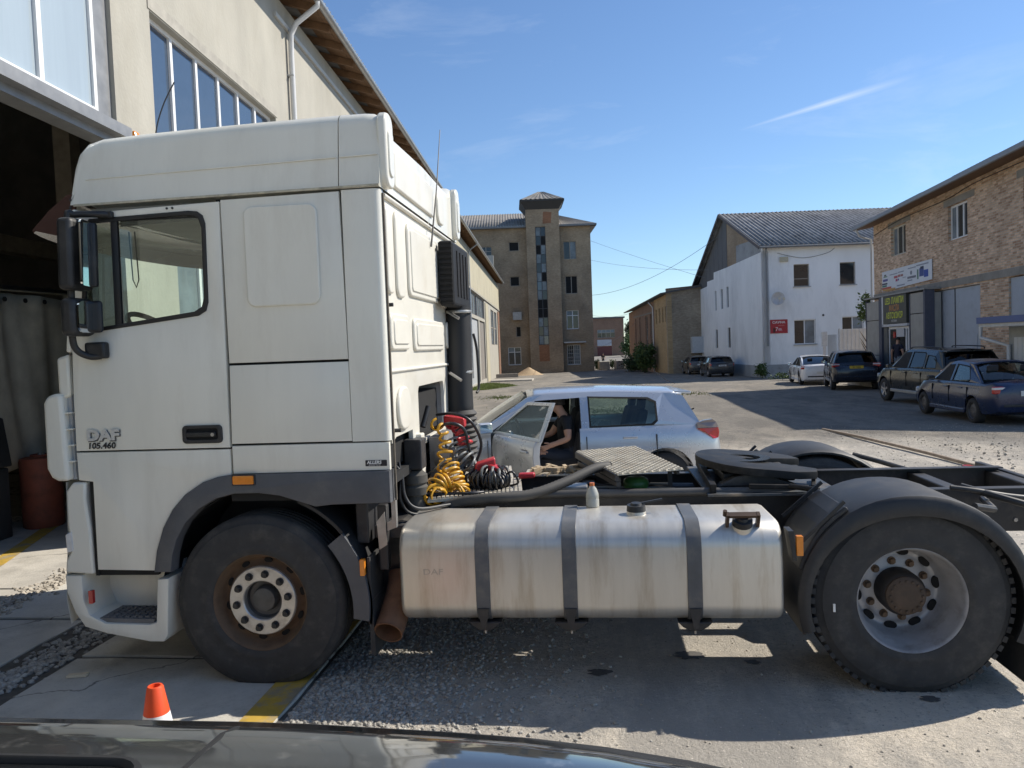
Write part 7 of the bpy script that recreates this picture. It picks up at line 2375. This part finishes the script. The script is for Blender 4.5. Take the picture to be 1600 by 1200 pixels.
MB().box(-1.05, -0.06, -0.115, -0.10, zs + 0.06, zb - 0.06).build('inner_lining', SEATM, door)
b = MB()
b.tube([(-1.72, 0.0, 1.45), (-1.60, 0.0, 1.50), (-1.45, 0.0, 1.62)][::-1], 0.006, 6)
b.build('roof_aerial', INK, aroot)
MB().box(0.62, 0.66, AI['W2'] - 0.005, AI['W2'] + 0.012, BZ - 0.13, BZ - 0.11) and None
MB().obox((1.02, AI['W2'] * 0.995, BZ - 0.16), (0.03, 0, 0), (0, 0.01, 0), (0, 0, 0.012)).build('side_repeater', AMBER, aroot, bevel=0.005)

Z = lambda y: gz(y)
HY = pi / 2
make_car('sedan_car', 'dark blue sedan, nearest car at right, in front of the kiosk', GRP, (10.5 + 0.84, 15.30, Z(15.3)), HY + radians(1), SEDAN, NAVY)
make_car('suv_car', 'black sport utility vehicle with roof rails between sedan and shop porch', GRP, (11.45 + 0.95, 20.45, Z(20.4)), HY + radians(4), SUV, BLACKP, TINT)
LEX = dict(SUV, L=4.73, W=1.86, H=1.66, ptext='BC 7446', platecol=mat('plate_yellow', (0.62, 0.42, 0.03), 0.5, var=0.03), rails=False, tail=(0.98, 1.14, 0.84, 0.14, 0.15), bump=DARKB, plate=(0.98,))
make_car('crossover_car', 'dark blue crossover seen from behind with yellow number plate', GRP, (13.12, 30.75, Z(30.5)), HY - radians(11), LEX, DARKB, TINT)
make_car('white_sedan_car', 'white fastback sedan parked before the white house', GRP, (13.05, 36.2, Z(36)), HY - radians(5), FAST, WHITEP, TINT)
HB = dict(HATCH, ptext='AA 12 KB')
make_car('dark_hatchback_car', 'dark hatchback nearest the white house corner, seen from behind', 'cars beside the white house gable', (10.55, 51.5, Z(51)), HY + radians(3), HB, GREYP, TINT)
make_car('grey_hatchback_car', 'bronze grey hatchback in front of the red van by the gable', 'cars beside the white house gable', (10.05, 58.6, Z(58)), HY + radians(3), dict(HATCH), BRONZE, TINT)
VAN = dict(SUV, L=4.6, W=1.8, H=1.95, belt=1.12, rails=False, spoiler=False)
make_car('red_van', 'red van half hidden behind the hatchbacks at the white gable', 'cars beside the white house gable', (11.6, 66.3, Z(66)), HY, VAN, paint('red_paint', (0.30, 0.02, 0.025), 0.1, 0.2), TINT)

# dark grey car right below the viewpoint, only its roof in view
FGP = mat('foreground_car_paint', (0.085, 0.088, 0.088), 0.07, metal=0.55, var=0.06, scale=5, c2=(0.34, 0.33, 0.31), s2=34, a2=0.5, coat=1.0, t2=(0.57, 0.70))
fg = thing('dark_grey_car', 'dark grey dusty car at the bottom edge, only its roof in view', 'car', (0.30, -4.02, 0.0))
# roof as a crowned sheet with a tinted sunroof, plus a plain body below it
def roofz(x, y):
    ex = max(0.0, (x - 1.55)) / 0.65
    ey = abs(y) / 0.70
    rx = max(0.0, (-0.75 - x)) / 0.8
    return 1.530 - 0.085 * ex ** 2.2 - 0.030 * ey ** 2.0 - 0.05 * max(0, ey - 0.86) * 4 - 0.08 * rx ** 2


b = MB()
xs_ = [-1.3 + 0.11 * i for i in range(33)]
ys_ = [-0.70 + 0.05 * i for i in range(29)]
b.grid([[(x, y * (1 - 0.10 * max(0, (x - 1.3)) / 0.9 - 0.05 * max(0, (x - 1.6)) ** 2), roofz(x, y)) for x in xs_] for y in ys_])
rfo = b.build('roof', FGP, fg, smooth=80)
md = rfo.modifiers.new('thick', 'SOLIDIFY')
md.thickness = 0.03
md.offset = -1
sr = []
for (x, y) in rrect(0.35, 1.20, -0.42, 0.555, 0.06, 4):
    sr.append((x, y))
tt = lambda u, v, t: (u, v, roofz(u, v) + 0.004 - t)
b = MB()
rows = [[(0.36 + 0.85 * i / 10, -0.42 + 0.912 * j / 10, roofz(0.36 + 0.85 * i / 10, -0.42 + 0.912 * j / 10) + 0.003) for i in range(11)] for j in range(11)]
b.grid(rows)
sp_ = b.build('sunroof_glass', mat('sunroof_glass', (0.012, 0.013, 0.014), 0.06, var=0.1, coat=0.6), fg, smooth=80)
b = MB()
cl_ = [(x, y, roofz(x, y) + 0.004) for x, y in rrect(0.35, 1.22, -0.43, 0.50, 0.05, 5)]
b.tube(cl_ + [cl_[0]], 0.008, 6)
b.build('sunroof_seal', SEAM, sp_, smooth=60)
b = MB()
b.tube([(1.262, y * 0.05 - 0.66, roofz(1.262, y * 0.05 - 0.66) + 0.001) for y in range(0, 27)], 0.0022, 5)
b.build('roof_seam', SEAM, fg)
for s in (1, -1):
    b = MB()
    b.tube([(x, s * 0.698 * (1 - 0.10 * max(0, (x - 1.3)) / 0.9), roofz(x, 0.70) - 0.012) for x in xs_], 0.013, 6)
    b.build('roof_channel', SEAM, fg, smooth=60)
b = MB()
rows = []
for x, zb_, zs_, zm, k in ((-2.2, 0.45, 0.80, 0.82, 0.8), (-2.0, 0.3, 0.88, 0.92, 0.93), (-1.5, 0.25, 0.92, 0.95, 1.0), (0, 0.25, 0.93, 0.90, 1.0), (2.4, 0.25, 0.93, 0.90, 1.0), (2.8, 0.25, 0.90, 0.95, 0.98), (3.5, 0.3, 0.75, 0.80, 0.93), (3.8, 0.45, 0.6, 0.65, 0.75)):
    w = 0.88 * k
    half = [(0, zb_), (w * .9, zb_), (w, zb_ + .2), (w, zs_ - .1), (w * .94, zs_), (0, zm)]
    rows.append([(x, y, z) for y, z in half] + [(x, -y, z) for y, z in half[-2:0:-1]])
b.grid(rows, True, True)
b.build('body', FGP, fg, smooth=50)
for s in (1, -1):
    for u0, u1, t0, t1 in ((-1.65, -1.25, -1.25, -0.9), (-0.1, 0.0, 0.12, 0.02), (2.75, 2.15, 2.12, 2.70)):
        b = MB()
        b.add([(u0, s * 0.80, 0.93), (u1, s * 0.80, 0.93), (t0 if u0 < 1 else 2.1, s * 0.69, 1.41), (t1 if u0 < 1 else 2.16, s * 0.69, 1.40)], [(0, 1, 2, 3)])
        b.build('pillar', FGP, fg)
    b = MB()
    b.add([(-1.3, s * 0.795, 0.93), (2.6, s * 0.795, 0.93), (2.12, s * 0.675, 1.40), (-1.1, s * 0.675, 1.41)], [(0, 1, 2, 3)])
    b.build('side_window', TINT, fg)
for x in (-1.45, 2.5):
    for s in (-1, 1):
        car_wheel(fg, x, s * 0.86, s, 0.31, 0.2, 5)

# ------------------------------------------------------------------ traffic cone
cn = thing('traffic_cone', 'orange and white traffic cone between the truck and the dark car', 'traffic cone', (0.331, -1.618, 0.0))
ORG = mat('cone_orange', (0.80, 0.085, 0.02), 0.5, var=0.08, scale=8, c2=(0.45, 0.07, 0.03), s2=6, a2=0.3)
cr = lambda z: 0.155 - (0.155 - 0.030) * (z - 0.03) / 0.72
MB().lathe([(cr(0.03), 0.03), (cr(0.26), 0.26)], (0, 0, 0), 'z', 28).build('body', ORG, cn, smooth=40)
MB().lathe([(cr(0.26), 0.26), (cr(0.40), 0.40)], (0, 0, 0), 'z', 28).build('white_band', INKW, cn, smooth=40)
MB().lathe([(cr(0.40), 0.40), (cr(0.53), 0.53)], (0, 0, 0), 'z', 28).build('body', ORG, cn, smooth=40)
wb = MB().lathe([(cr(0.53), 0.53), (cr(0.645), 0.645)], (0, 0, 0), 'z', 28).build('white_band', INKW, cn, smooth=40)
MB().lathe([(cr(0.645), 0.645), (cr(0.745), 0.745), (0.027, 0.752), (0.020, 0.752), (0.020, 0.70)], (0, 0, 0), 'z', 28).build('tip', ORG, cn, smooth=40)
MB().prism(rrect(-0.2, 0.2, -0.2, 0.2, 0.05), lambda u, v, t: (u, v, t), 0.0, 0.03).build('base', ORG, cn, bevel=0.008)
MB().obox((-0.02, -0.070, 0.63), (0.018, 0.0, 0.003), (0, 0.002, 0), (0, 0, 0.006)).build('scuff', mat('scuff_orange', (0.6, 0.2, 0.1), 0.6), wb)
# a bright chip of wood on the slabs
tag(MB().obox((-1.27, 0.10, 0.032), (0.06, 0.012, 0), (-0.004, 0.02, 0), (0, 0, 0.008)).build('wood_chip', mat('pale_wood', (0.62, 0.54, 0.40), 0.8)), 'pale chip of wood lying on the concrete slabs', 'wood chip')


# ------------------------------------------------------------------ people
def person(name, label, loc, rz, J, bones, mats_, rad, hair=None, hairm=None, headc=None):
    """one skinned body: J joints, bones edges, rad radius per joint; mats_ = [(material, set of bones)]"""
    root = thing(name, label, 'person', loc, rz)
    keys = list(J)
    me = bpy.data.meshes.new('body')
    me.from_pydata([J[k] for k in keys], [(keys.index(a), keys.index(c)) for a, c in bones], [])
    o = bpy.data.objects.new('body', me)
    COL.objects.link(o)
    sk = o.modifiers.new('skin', 'SKIN')
    sk.use_smooth_shade = True
    o.modifiers.new('sub', 'SUBSURF').levels = 2
    for i, k in enumerate(keys):
        r_ = rad[k]
        v = me.skin_vertices[0].data[i]
        v.radius = r_ if isinstance(r_, tuple) else (r_, r_)
        v.use_root = (k == 'pelvis')
    dg = bpy.context.evaluated_depsgraph_get()
    dg.update()
    m2 = bpy.data.meshes.new_from_object(o.evaluated_get(dg))
    bpy.data.objects.remove(o)
    m2.name = 'body'
    m2.materials.clear()
    for mt, _ in mats_:
        m2.materials.append(mt)
    segs = []
    for mi, (mt, bs) in enumerate(mats_):
        for a, c in bs:
            segs.append((mi, Vector(J[a]), Vector(J[c])))
    idx = []
    for p in m2.polygons:
        best, bi = 9, 0
        for mi, a, c in segs:
            d = c - a
            t = max(0, min(1, (p.center - a).dot(d) / d.length_squared))
            q = (p.center - a - d * t).length
            if q < best:
                best, bi = q, mi
        idx.append(bi)
    m2.polygons.foreach_set('material_index', idx)
    m2.polygons.foreach_set('use_smooth', [True] * len(m2.polygons))
    bo = bpy.data.objects.new('body', m2)
    COL.objects.link(bo)
    bo.parent = root
    if hair:
        c, r_, d = hair
        b = MB()
        rows = []
        for i in range(9):
            th = radians(4 + 100 * i / 8)
            rows.append([(c[0] + r_[0] * sin(th) * cos(2 * pi * j / 18), c[1] + r_[1] * sin(th) * sin(2 * pi * j / 18), c[2] + r_[2] * cos(th)) for j in range(18)])
        b.grid(rows, True)
        h_ = b.build('hair', hairm, root, smooth=70)
        h_.rotation_euler = d
    return root


SKIN = mat('skin', (0.42, 0.235, 0.16), 0.55, var=0.08)
HAIRD = mat('dark_hair', (0.02, 0.014, 0.010), 0.7, var=0.2)
NAVYT = mat('navy_shirt', (0.012, 0.014, 0.030), 0.9, var=0.15)
BLKT = mat('black_shirt', (0.010, 0.010, 0.012), 0.9, var=0.15)
JEAN = mat('dark_jeans', (0.020, 0.028, 0.045), 0.9, var=0.2)
SHORTS = mat('grey_blue_shorts', (0.16, 0.19, 0.24), 0.9, var=0.15)
SHOE = mat('shoe', (0.03, 0.03, 0.03), 0.7)


def standing(arm_l, arm_r, step=0.0):
    J = dict(pelvis=(0, 0, 0.95), spine=(0, 0.0, 1.12), chest=(0.0, 0, 1.32), neck=(0, 0, 1.47), throat=(0.005, 0, 1.53), head=(0.02, 0, 1.62), crown=(0.01, 0, 1.71), nose=(0.10, 0, 1.61))
    for s, n_ in ((1, 'l'), (-1, 'r')):
        st = step * s
        J['sh' + n_] = (0, s * 0.175, 1.43)
        el, wr = (arm_l if s == 1 else arm_r)
        J['el' + n_] = el
        J['wr' + n_] = wr
        d = (Vector(wr) - Vector(el)).normalized()
        pm = Vector(wr) + d * 0.07
        J['pa' + n_] = tuple(pm)
        side_ = d.cross(Vector((0, 1, 0)))
        side_ = side_.normalized() if side_.length > 0.1 else Vector((1, 0, 0))
        for q in range(4):
            f0 = pm + side_ * (0.033 - 0.022 * q) + d * 0.02
            ln = (0.055, 0.065, 0.06, 0.045)[q]
            J['f%d' % q + n_] = tuple(f0 + d * ln * 0.5)
            J['t%d' % q + n_] = tuple(f0 + d * ln + Vector((0, -s * 0.02, 0)))
        J['th' + n_] = tuple(Vector(wr) + d * 0.03 + side_ * 0.045)
        J['tt' + n_] = tuple(Vector(wr) + d * 0.075 + side_ * 0.062)
        J['hip' + n_] = (0, s * 0.09, 0.90)
        J['kn' + n_] = (0.03 + st * 0.5, s * 0.10, 0.50)
        J['an' + n_] = (-0.02 + st, s * 0.10, 0.09)
        J['to' + n_] = (0.16 + st, s * 0.115, 0.035)
    return J


def human_bones():
    B = [('pelvis', 'spine'), ('spine', 'chest'), ('chest', 'neck'), ('neck', 'throat'), ('throat', 'head'), ('head', 'crown'), ('head', 'nose')]
    for n_ in 'lr':
        B += [('chest', 'sh' + n_), ('sh' + n_, 'el' + n_), ('el' + n_, 'wr' + n_), ('wr' + n_, 'pa' + n_), ('wr' + n_, 'th' + n_), ('th' + n_, 'tt' + n_), ('pelvis', 'hip' + n_), ('hip' + n_, 'kn' + n_), ('kn' + n_, 'an' + n_), ('an' + n_, 'to' + n_)]
        for q in range(4):
            B += [('pa' + n_, 'f%d' % q + n_), ('f%d' % q + n_, 't%d' % q + n_)]
    return B


def human_rad():
    R = dict(pelvis=(0.135, 0.105), spine=(0.13, 0.10), chest=(0.15, 0.11), neck=0.065, throat=0.058, head=(0.082, 0.098), crown=(0.062, 0.07), nose=0.016)
    for n_ in 'lr':
        R.update({'sh' + n_: 0.070, 'el' + n_: 0.045, 'wr' + n_: 0.029, 'pa' + n_: (0.020, 0.036), 'th' + n_: 0.011, 'tt' + n_: 0.009, 'hip' + n_: 0.095, 'kn' + n_: 0.060, 'an' + n_: 0.042, 'to' + n_: (0.030, 0.042)})
        for q in range(4):
            R['f%d' % q + n_] = 0.009
            R['t%d' % q + n_] = 0.008
    return R


HB_ = human_bones()
skinb = [b for b in HB_ if b[0] in ('neck', 'throat', 'head') or b[0][:2] in ('el', 'wr', 'pa', 'th') or b[0][0] == 'f' and len(b[0]) == 3]
shirtb = [('pelvis', 'spine'), ('spine', 'chest'), ('chest', 'neck'), ('chest', 'shl'), ('chest', 'shr')]


def add_upper(J):
    for n_ in 'lr':
        a, c = Vector(J['sh' + n_]), Vector(J['el' + n_])
        J['sl' + n_] = tuple(a.lerp(c, 0.55))
    return J


def dress(J, shirt, legs, shoes, shorts=False):
    Bn = [b for b in HB_ if not (b[0][:2] == 'sh' and b[1][:2] == 'el')]
    R = human_rad()
    for n_ in 'lr':
        Bn += [('sh' + n_, 'sl' + n_), ('sl' + n_, 'el' + n_)]
        R['sl' + n_] = 0.056
    sk = skinb + [('sll', 'ell'), ('slr', 'elr')]
    lg = [('pelvis', 'hipl'), ('pelvis', 'hipr'), ('hipl', 'knl'), ('hipr', 'knr')]
    lo = [('knl', 'anl'), ('knr', 'anr')]
    (sk if shorts else lg).extend(lo)
    ms = [(SKIN, sk), (shirt, shirtb + [('shl', 'sll'), ('shr', 'slr')]), (legs, lg), (shoes, [('anl', 'tol'), ('anr', 'tor')])]
    return Bn, ms, R


J = add_upper(standing(((-0.03, 0.27, 1.16), (0.02, 0.30, 0.92)), ((-0.03, -0.27, 1.16), (0.02, -0.31, 0.92)), 0.10))
Bn, ms, R = dress(J, NAVYT, SHORTS, SHOE, True)
person('person', 'person in navy T-shirt and grey shorts walking towards the shop door', (14.18, 28.15, 0.02), radians(28), {k: (v[0], v[1], v[2] * 1.06) for k, v in J.items()}, Bn, ms, R, ((0.0, 0, 1.76), (0.098, 0.088, 0.10), (0, 0, 0)), HAIRD)
J = add_upper(standing(((-0.05, 0.24, 1.16), (0.12, 0.24, 0.98)), ((0.03, -0.24, 1.16), (0.16, -0.22, 1.0)), 0.16))
Bn, ms, R = dress(J, BLKT, JEAN, SHOE)
person('person', 'distant person in dark clothes walking in the lane behind the concrete blocks', (3.05, 96.5, -0.9), radians(-80), J, Bn, ms, R, ((0.0, 0, 1.665), (0.096, 0.088, 0.095), (0, 0, 0)), HAIRD)

# driver half out of the silver car, bent over in the open doorway
cA = Matrix.Rotation(AH, 4, 'Z')
J = dict(pelvis=(-0.02, 0.42, 0.62), spine=(0.0, 0.45, 0.78), chest=(0.03, 0.47, 0.97), neck=(0.06, 0.47, 1.12), throat=(0.09, 0.46, 1.17), head=(0.14, 0.44, 1.24), crown=(0.145, 0.43, 1.32), nose=(0.22, 0.43, 1.22))
J.update(shl=(0.03, 0.66, 1.07), ell=(0.02, 0.75, 0.84), wrl=(0.24, 0.72, 0.76), shr=(0.05, 0.29, 1.07), elr=(0.20, 0.26, 0.86), wrr=(0.40, 0.34, 0.82),
         hipl=(0.0, 0.52, 0.58), knl=(0.42, 0.62, 0.66), anl=(0.44, 0.98, 0.36), tol=(0.54, 1.10, 0.30), hipr=(0.0, 0.33, 0.58), knr=(0.48, 0.34, 0.64), anr=(0.70, 0.36, 0.36), tor=(0.82, 0.36, 0.32))
for s, n_ in ((1, 'l'), (-1, 'r')):
    el, wr = Vector(J['el' + n_]), Vector(J['wr' + n_])
    d = (wr - el).normalized()
    pm = wr + d * 0.07
    J['pa' + n_] = tuple(pm)
    side_ = Vector((0, 0, 1)) - d * d.z
    side_.normalize()
    for q in range(4):
        f0 = pm + side_ * (0.033 - 0.022 * q) + d * 0.02
        ln = (0.055, 0.065, 0.06, 0.045)[q]
        J['f%d' % q + n_] = tuple(f0 + d * ln * 0.5)
        J['t%d' % q + n_] = tuple(f0 + d * ln * 0.8 + Vector((0, -s * 0.03, 0)))
    J['th' + n_] = tuple(wr + d * 0.03 + side_ * 0.045)
    J['tt' + n_] = tuple(wr + d * 0.075 + side_ * 0.06)
J = add_upper({k: (v[0] - 0.20, v[1], v[2]) for k, v in J.items()})
Bn, ms, R = dress(J, BLKT, JEAN, SHOE)
person('person', 'person in black T-shirt and jeans sitting in the open doorway of the silver hatchback', (AX, AY, 0.0), AH, J, Bn, ms, R, ((-0.08, 0.435, 1.275), (0.10, 0.09, 0.095), (0, 0, 0)), HAIRD)

# ------------------------------------------------------------------ plants, heaps, blocks, wires
LEAF = mat('leaf_green', (0.060, 0.105, 0.028), 0.7, var=0.45, scale=3.0, c2=(0.12, 0.15, 0.04), s2=2, a2=0.6)
LEAFD = mat('leaf_dark', (0.035, 0.065, 0.022), 0.7, var=0.4, scale=1.5, c2=(0.07, 0.10, 0.03), s2=1, a2=0.6)
BARK = mat('bark', (0.09, 0.07, 0.05), 0.9, var=0.3)


def foliage(c, rad, n, size, seed, clumps=14):
    rnd = random.Random(seed)
    b = MB()
    cs = []
    for _ in range(clumps):
        while True:
            p = Vector((rnd.uniform(-1, 1), rnd.uniform(-1, 1), rnd.uniform(-1, 1)))
            if p.length < 1:
                break
        cs.append((Vector((p.x * rad[0] * 0.75, p.y * rad[1] * 0.75, p.z * rad[2] * 0.8)), rnd.uniform(0.25, 0.5)))
    for _ in range(n):
        cc, k = rnd.choice(cs)
        p = Vector((rnd.gauss(0, 0.55), rnd.gauss(0, 0.55), rnd.gauss(0, 0.5)))
        p = Vector(c) + cc + Vector((p.x * rad[0] * k, p.y * rad[1] * k, p.z * rad[2] * k))
        a = Vector((rnd.uniform(-1, 1), rnd.uniform(-1, 1), rnd.uniform(-0.7, 0.7))).normalized()
        q = a.cross(Vector((rnd.uniform(-1, 1), rnd.uniform(-1, 1), rnd.uniform(-1, 1)))).normalized()
        s = size * rnd.uniform(0.6, 1.3)
        b.add([p - a * s, p + q * s * 0.5, p + a * s, p - q * s * 0.5], [(0, 1, 2, 3)])
    return b


def tree(name, label, cat, loc, h, rad, n, size, seed, m_=None, group=None, trunk=0.4):
    root = thing(name, label, cat, loc, 0, group)
    rnd = random.Random(seed + 50)
    foliage((0, 0, h - rad[2]), rad, n, size, seed).build('crown', m_ or LEAF, root, recalc=False)
    b = MB()
    tr = trunk * h * 0.06
    b.tube([(0, 0, -0.1), (0.02 * h, 0, h * 0.35), (0, 0.02 * h, h * 0.75)], [tr, tr * 0.7, tr * 0.25], 8)
    for i in range(5):
        a = rnd.uniform(0, 6.28)
        z = h * rnd.uniform(0.3, 0.55)
        b.tube([(0.01 * h, 0, z), (cos(a) * rad[0] * 0.4, sin(a) * rad[1] * 0.4, z + rad[2] * 0.5), (cos(a) * rad[0] * 0.7, sin(a) * rad[1] * 0.7, z + rad[2] * 0.8)], [tr * 0.45, tr * 0.3, tr * 0.1], 6)
    b.build('trunk', BARK, root, smooth=60)
    return root


tree('bush', 'large green bush against the ochre brick building', 'bush', (6.5, 66.5, -0.73), 3.0, (1.15, 1.4, 1.4), 3400, 0.13, 1, LEAF)
tree('bush', 'low dark bush at the foot of the ochre building lane side', 'bush', (5.6, 74.0, -0.82), 1.6, (1.5, 2.4, 0.8), 2200, 0.13, 2, LEAFD)
tree('bush', 'small dark bush below the weathered brick end wall', 'bush', (9.8, 62.0, -0.67), 1.5, (0.7, 0.7, 0.75), 900, 0.11, 3, LEAFD)
tree('bush', 'bushy weeds at the foot of the white house corner', 'bush', (12.35, 45.0, -0.46), 0.95, (0.5, 0.4, 0.46), 900, 0.07, 4, LEAF)
tree('bush', 'low weeds between white sedan and white house', 'bush', (12.5, 40.3, -0.4), 0.5, (0.8, 0.4, 0.25), 500, 0.06, 5, LEAF)
tree('young_tree', 'young leafy tree behind the shop porch by the white house', 'tree', (15.6, 36.0, -0.35), 4.5, (0.42, 0.42, 0.75), 800, 0.09, 6, LEAF, trunk=0.25)
tree('far_tree', 'tall dark tree behind the far red garage house', 'tree', (12.6, 195, -0.9), 9.5, (3.0, 3.0, 4.2), 2600, 0.34, 7, LEAFD)
tree('far_tree', 'pale green bushy tree beside the far red garage house', 'tree', (9.4, 165, -0.9), 5.2, (1.8, 2.2, 2.5), 2200, 0.26, 8, LEAF)
tree('bush', 'weedy bush left of the concrete blocks at the tower corner', 'bush', (2.25, 85.4, -0.9), 1.5, (0.45, 0.5, 0.75), 700, 0.10, 9, LEAFD)
tree('bush', 'tuft of weeds between the two concrete blocks', 'bush', (4.0, 85.0, -0.9), 1.3, (0.5, 0.4, 0.6), 500, 0.09, 10, LEAF)
BLK = mat('rough_block', (0.36, 0.34, 0.30), 0.95, var=0.2, scale=3)
for lab, (x, y, w, h, d) in (('left concrete block closing the lane beside the tower block', (3.0, 84.6, 1.3, 1.0, 0.7)), ('middle concrete block closing the lane', (4.75, 84.6, 1.1, 1.0, 0.7)), ('right concrete block near the green bush', (7.0, 79.0, 1.3, 0.75, 0.6))):
    t_ = MB()
    for k in range(1):
        t_.box(-w / 2, w / 2, -d / 2, d / 2, 0, h)
    o = t_.build('concrete_block', BLK, None, bevel=0.12, seg=3)
    o.location = (x, y, gz(y) - 0.02)
    o.rotation_euler = (0, 0, 0.1 * x)
    tag(o, lab, 'concrete block', 'concrete blocks across the lane')
# sand heap
b = MB()
rows = []
rs_ = random.Random(31)
for i in range(9):
    f = i / 8
    rows.append([(1.55 * f * cos(2 * pi * j / 28) * (1 + 0.10 * sin(3 * j)), 1.3 * f * sin(2 * pi * j / 28), 0.85 * (1 - f) ** 1.15 + rs_.uniform(-0.02, 0.02)) for j in range(28)])
b.grid(rows, True)
o = b.build('sand_heap', mat('sand', (0.42, 0.31, 0.19), 0.95, var=0.15, scale=8), None, smooth=60)
o.location = (-4.6, 72.5, gz(72.5) - 0.02)
tag(o, 'small heap of yellow sand at the foot of the stair tower', 'sand heap')
b = MB().box(-1.6, 1.6, -1.0, 1.0, 0, 0.16)
o = b.build('concrete_slab', CONC2, None, bevel=0.02)
o.location = (-4.4, 55.3, gz(55.3) - 0.03)
tag(o, 'flat concrete slab in front of the workshop hall gates', 'concrete slab')
for lab, (x, y, l, w_, h, a) in (('stack of planks leaning by the hall end wall', (-6.4, 66.5, 2.6, 0.5, 0.35, 0.3)),):
    root = thing('plank_stack', lab, 'planks', (x, y, gz(y)), a)
    for i in range(5):
        MB().box(-l / 2 + 0.1 * (i % 2), l / 2, -w_ / 2, w_ / 2, i * 0.07, i * 0.07 + 0.06).build('plank', mat('grey_plank', (0.30, 0.27, 0.23), 0.9, var=0.2), root)
# grass patch along the hall
rnd = random.Random(77)
b = MB()
for _ in range(9000):
    y = rnd.uniform(40, 50)
    f = rnd.random() ** 0.8
    x = -5.6 - (y - 40) * 0.065 + 2.9 * f * (1 - abs(y - 45) / 8) + rnd.gauss(0, 0.15)
    h_ = rnd.uniform(0.05, 0.17)
    a = rnd.uniform(0, 6.28)
    z = yz(x, y) - 0.02
    w_ = 0.02
    b.add([(x - w_ * cos(a), y - w_ * sin(a), z), (x + w_ * cos(a), y + w_ * sin(a), z), (x + rnd.uniform(-.06, .06), y + rnd.uniform(-.06, .06), z + h_)], [(0, 1, 2)])
tag(b.build('grass', mat('grass_green', (0.13, 0.165, 0.035), 0.8, var=0.4, scale=2), None, recalc=False), 'patch of short grass along the foot of the workshop hall', 'grass', kind='stuff')
b = MB()
for _ in range(2600):
    cx_, cy_ = rnd.choice(((2.6, 21), (-0.3, 24), (1.0, 15.5), (6.0, 30), (-2.2, 31), (3.5, 40)))
    x, y = rnd.gauss(cx_, 0.55), rnd.gauss(cy_, 0.9)
    z = yz(x, y) - 0.01
    b.add([(x - .02, y, z), (x + .02, y, z), (x + rnd.uniform(-.05, .05), y, z + rnd.uniform(.02, .07))], [(0, 1, 2)])
tag(b.build('weeds', MATS['grass_green'], None, recalc=False), 'sparse dry weeds in the dusty yard', 'weeds', kind='stuff')

WIRE = mat('wire', (0.20, 0.22, 0.25), 0.6, var=0.05)


def wire(label, p, q, sag, r=0.013):
    p, q = Vector(p), Vector(q)
    pts = []
    for i in range(25):
        f = i / 24
        v = p.lerp(q, f)
        v.z -= sag * 4 * f * (1 - f)
        pts.append(v)
    o = MB().tube(pts, r, 5).build('overhead_wire', WIRE, None, smooth=60)
    return tag(o, label, 'wire', 'overhead wires between the buildings')


tb = lambda u, v: Vector(tw(u, v, -0.05))
wg = lambda u, v: Vector(wl(u, v, -0.05))
wire('overhead wire falling from the block corner to the white gable', tb(0.3, 13.3), wg(14.3, 7.1), 0.1)
wire('level overhead wire from the tower block to the white gable', tb(0.3, 11.2), wg(13.0, 7.6), 0.3)
wire('overhead wire rising from the tower block to the white gable top', tb(0.3, 7.4), wg(10.2, 9.8), 0.9, 0.017)
wire('low overhead wire from the tower block to the ochre building', tb(0.3, 5.2), ylf(22.0, 5.3, -0.3), 0.25)
wire('lowest overhead wire from the tower block to the ochre building', tb(0.3, 1.6), ylf(18.0, 4.2, -0.1), 0.5)
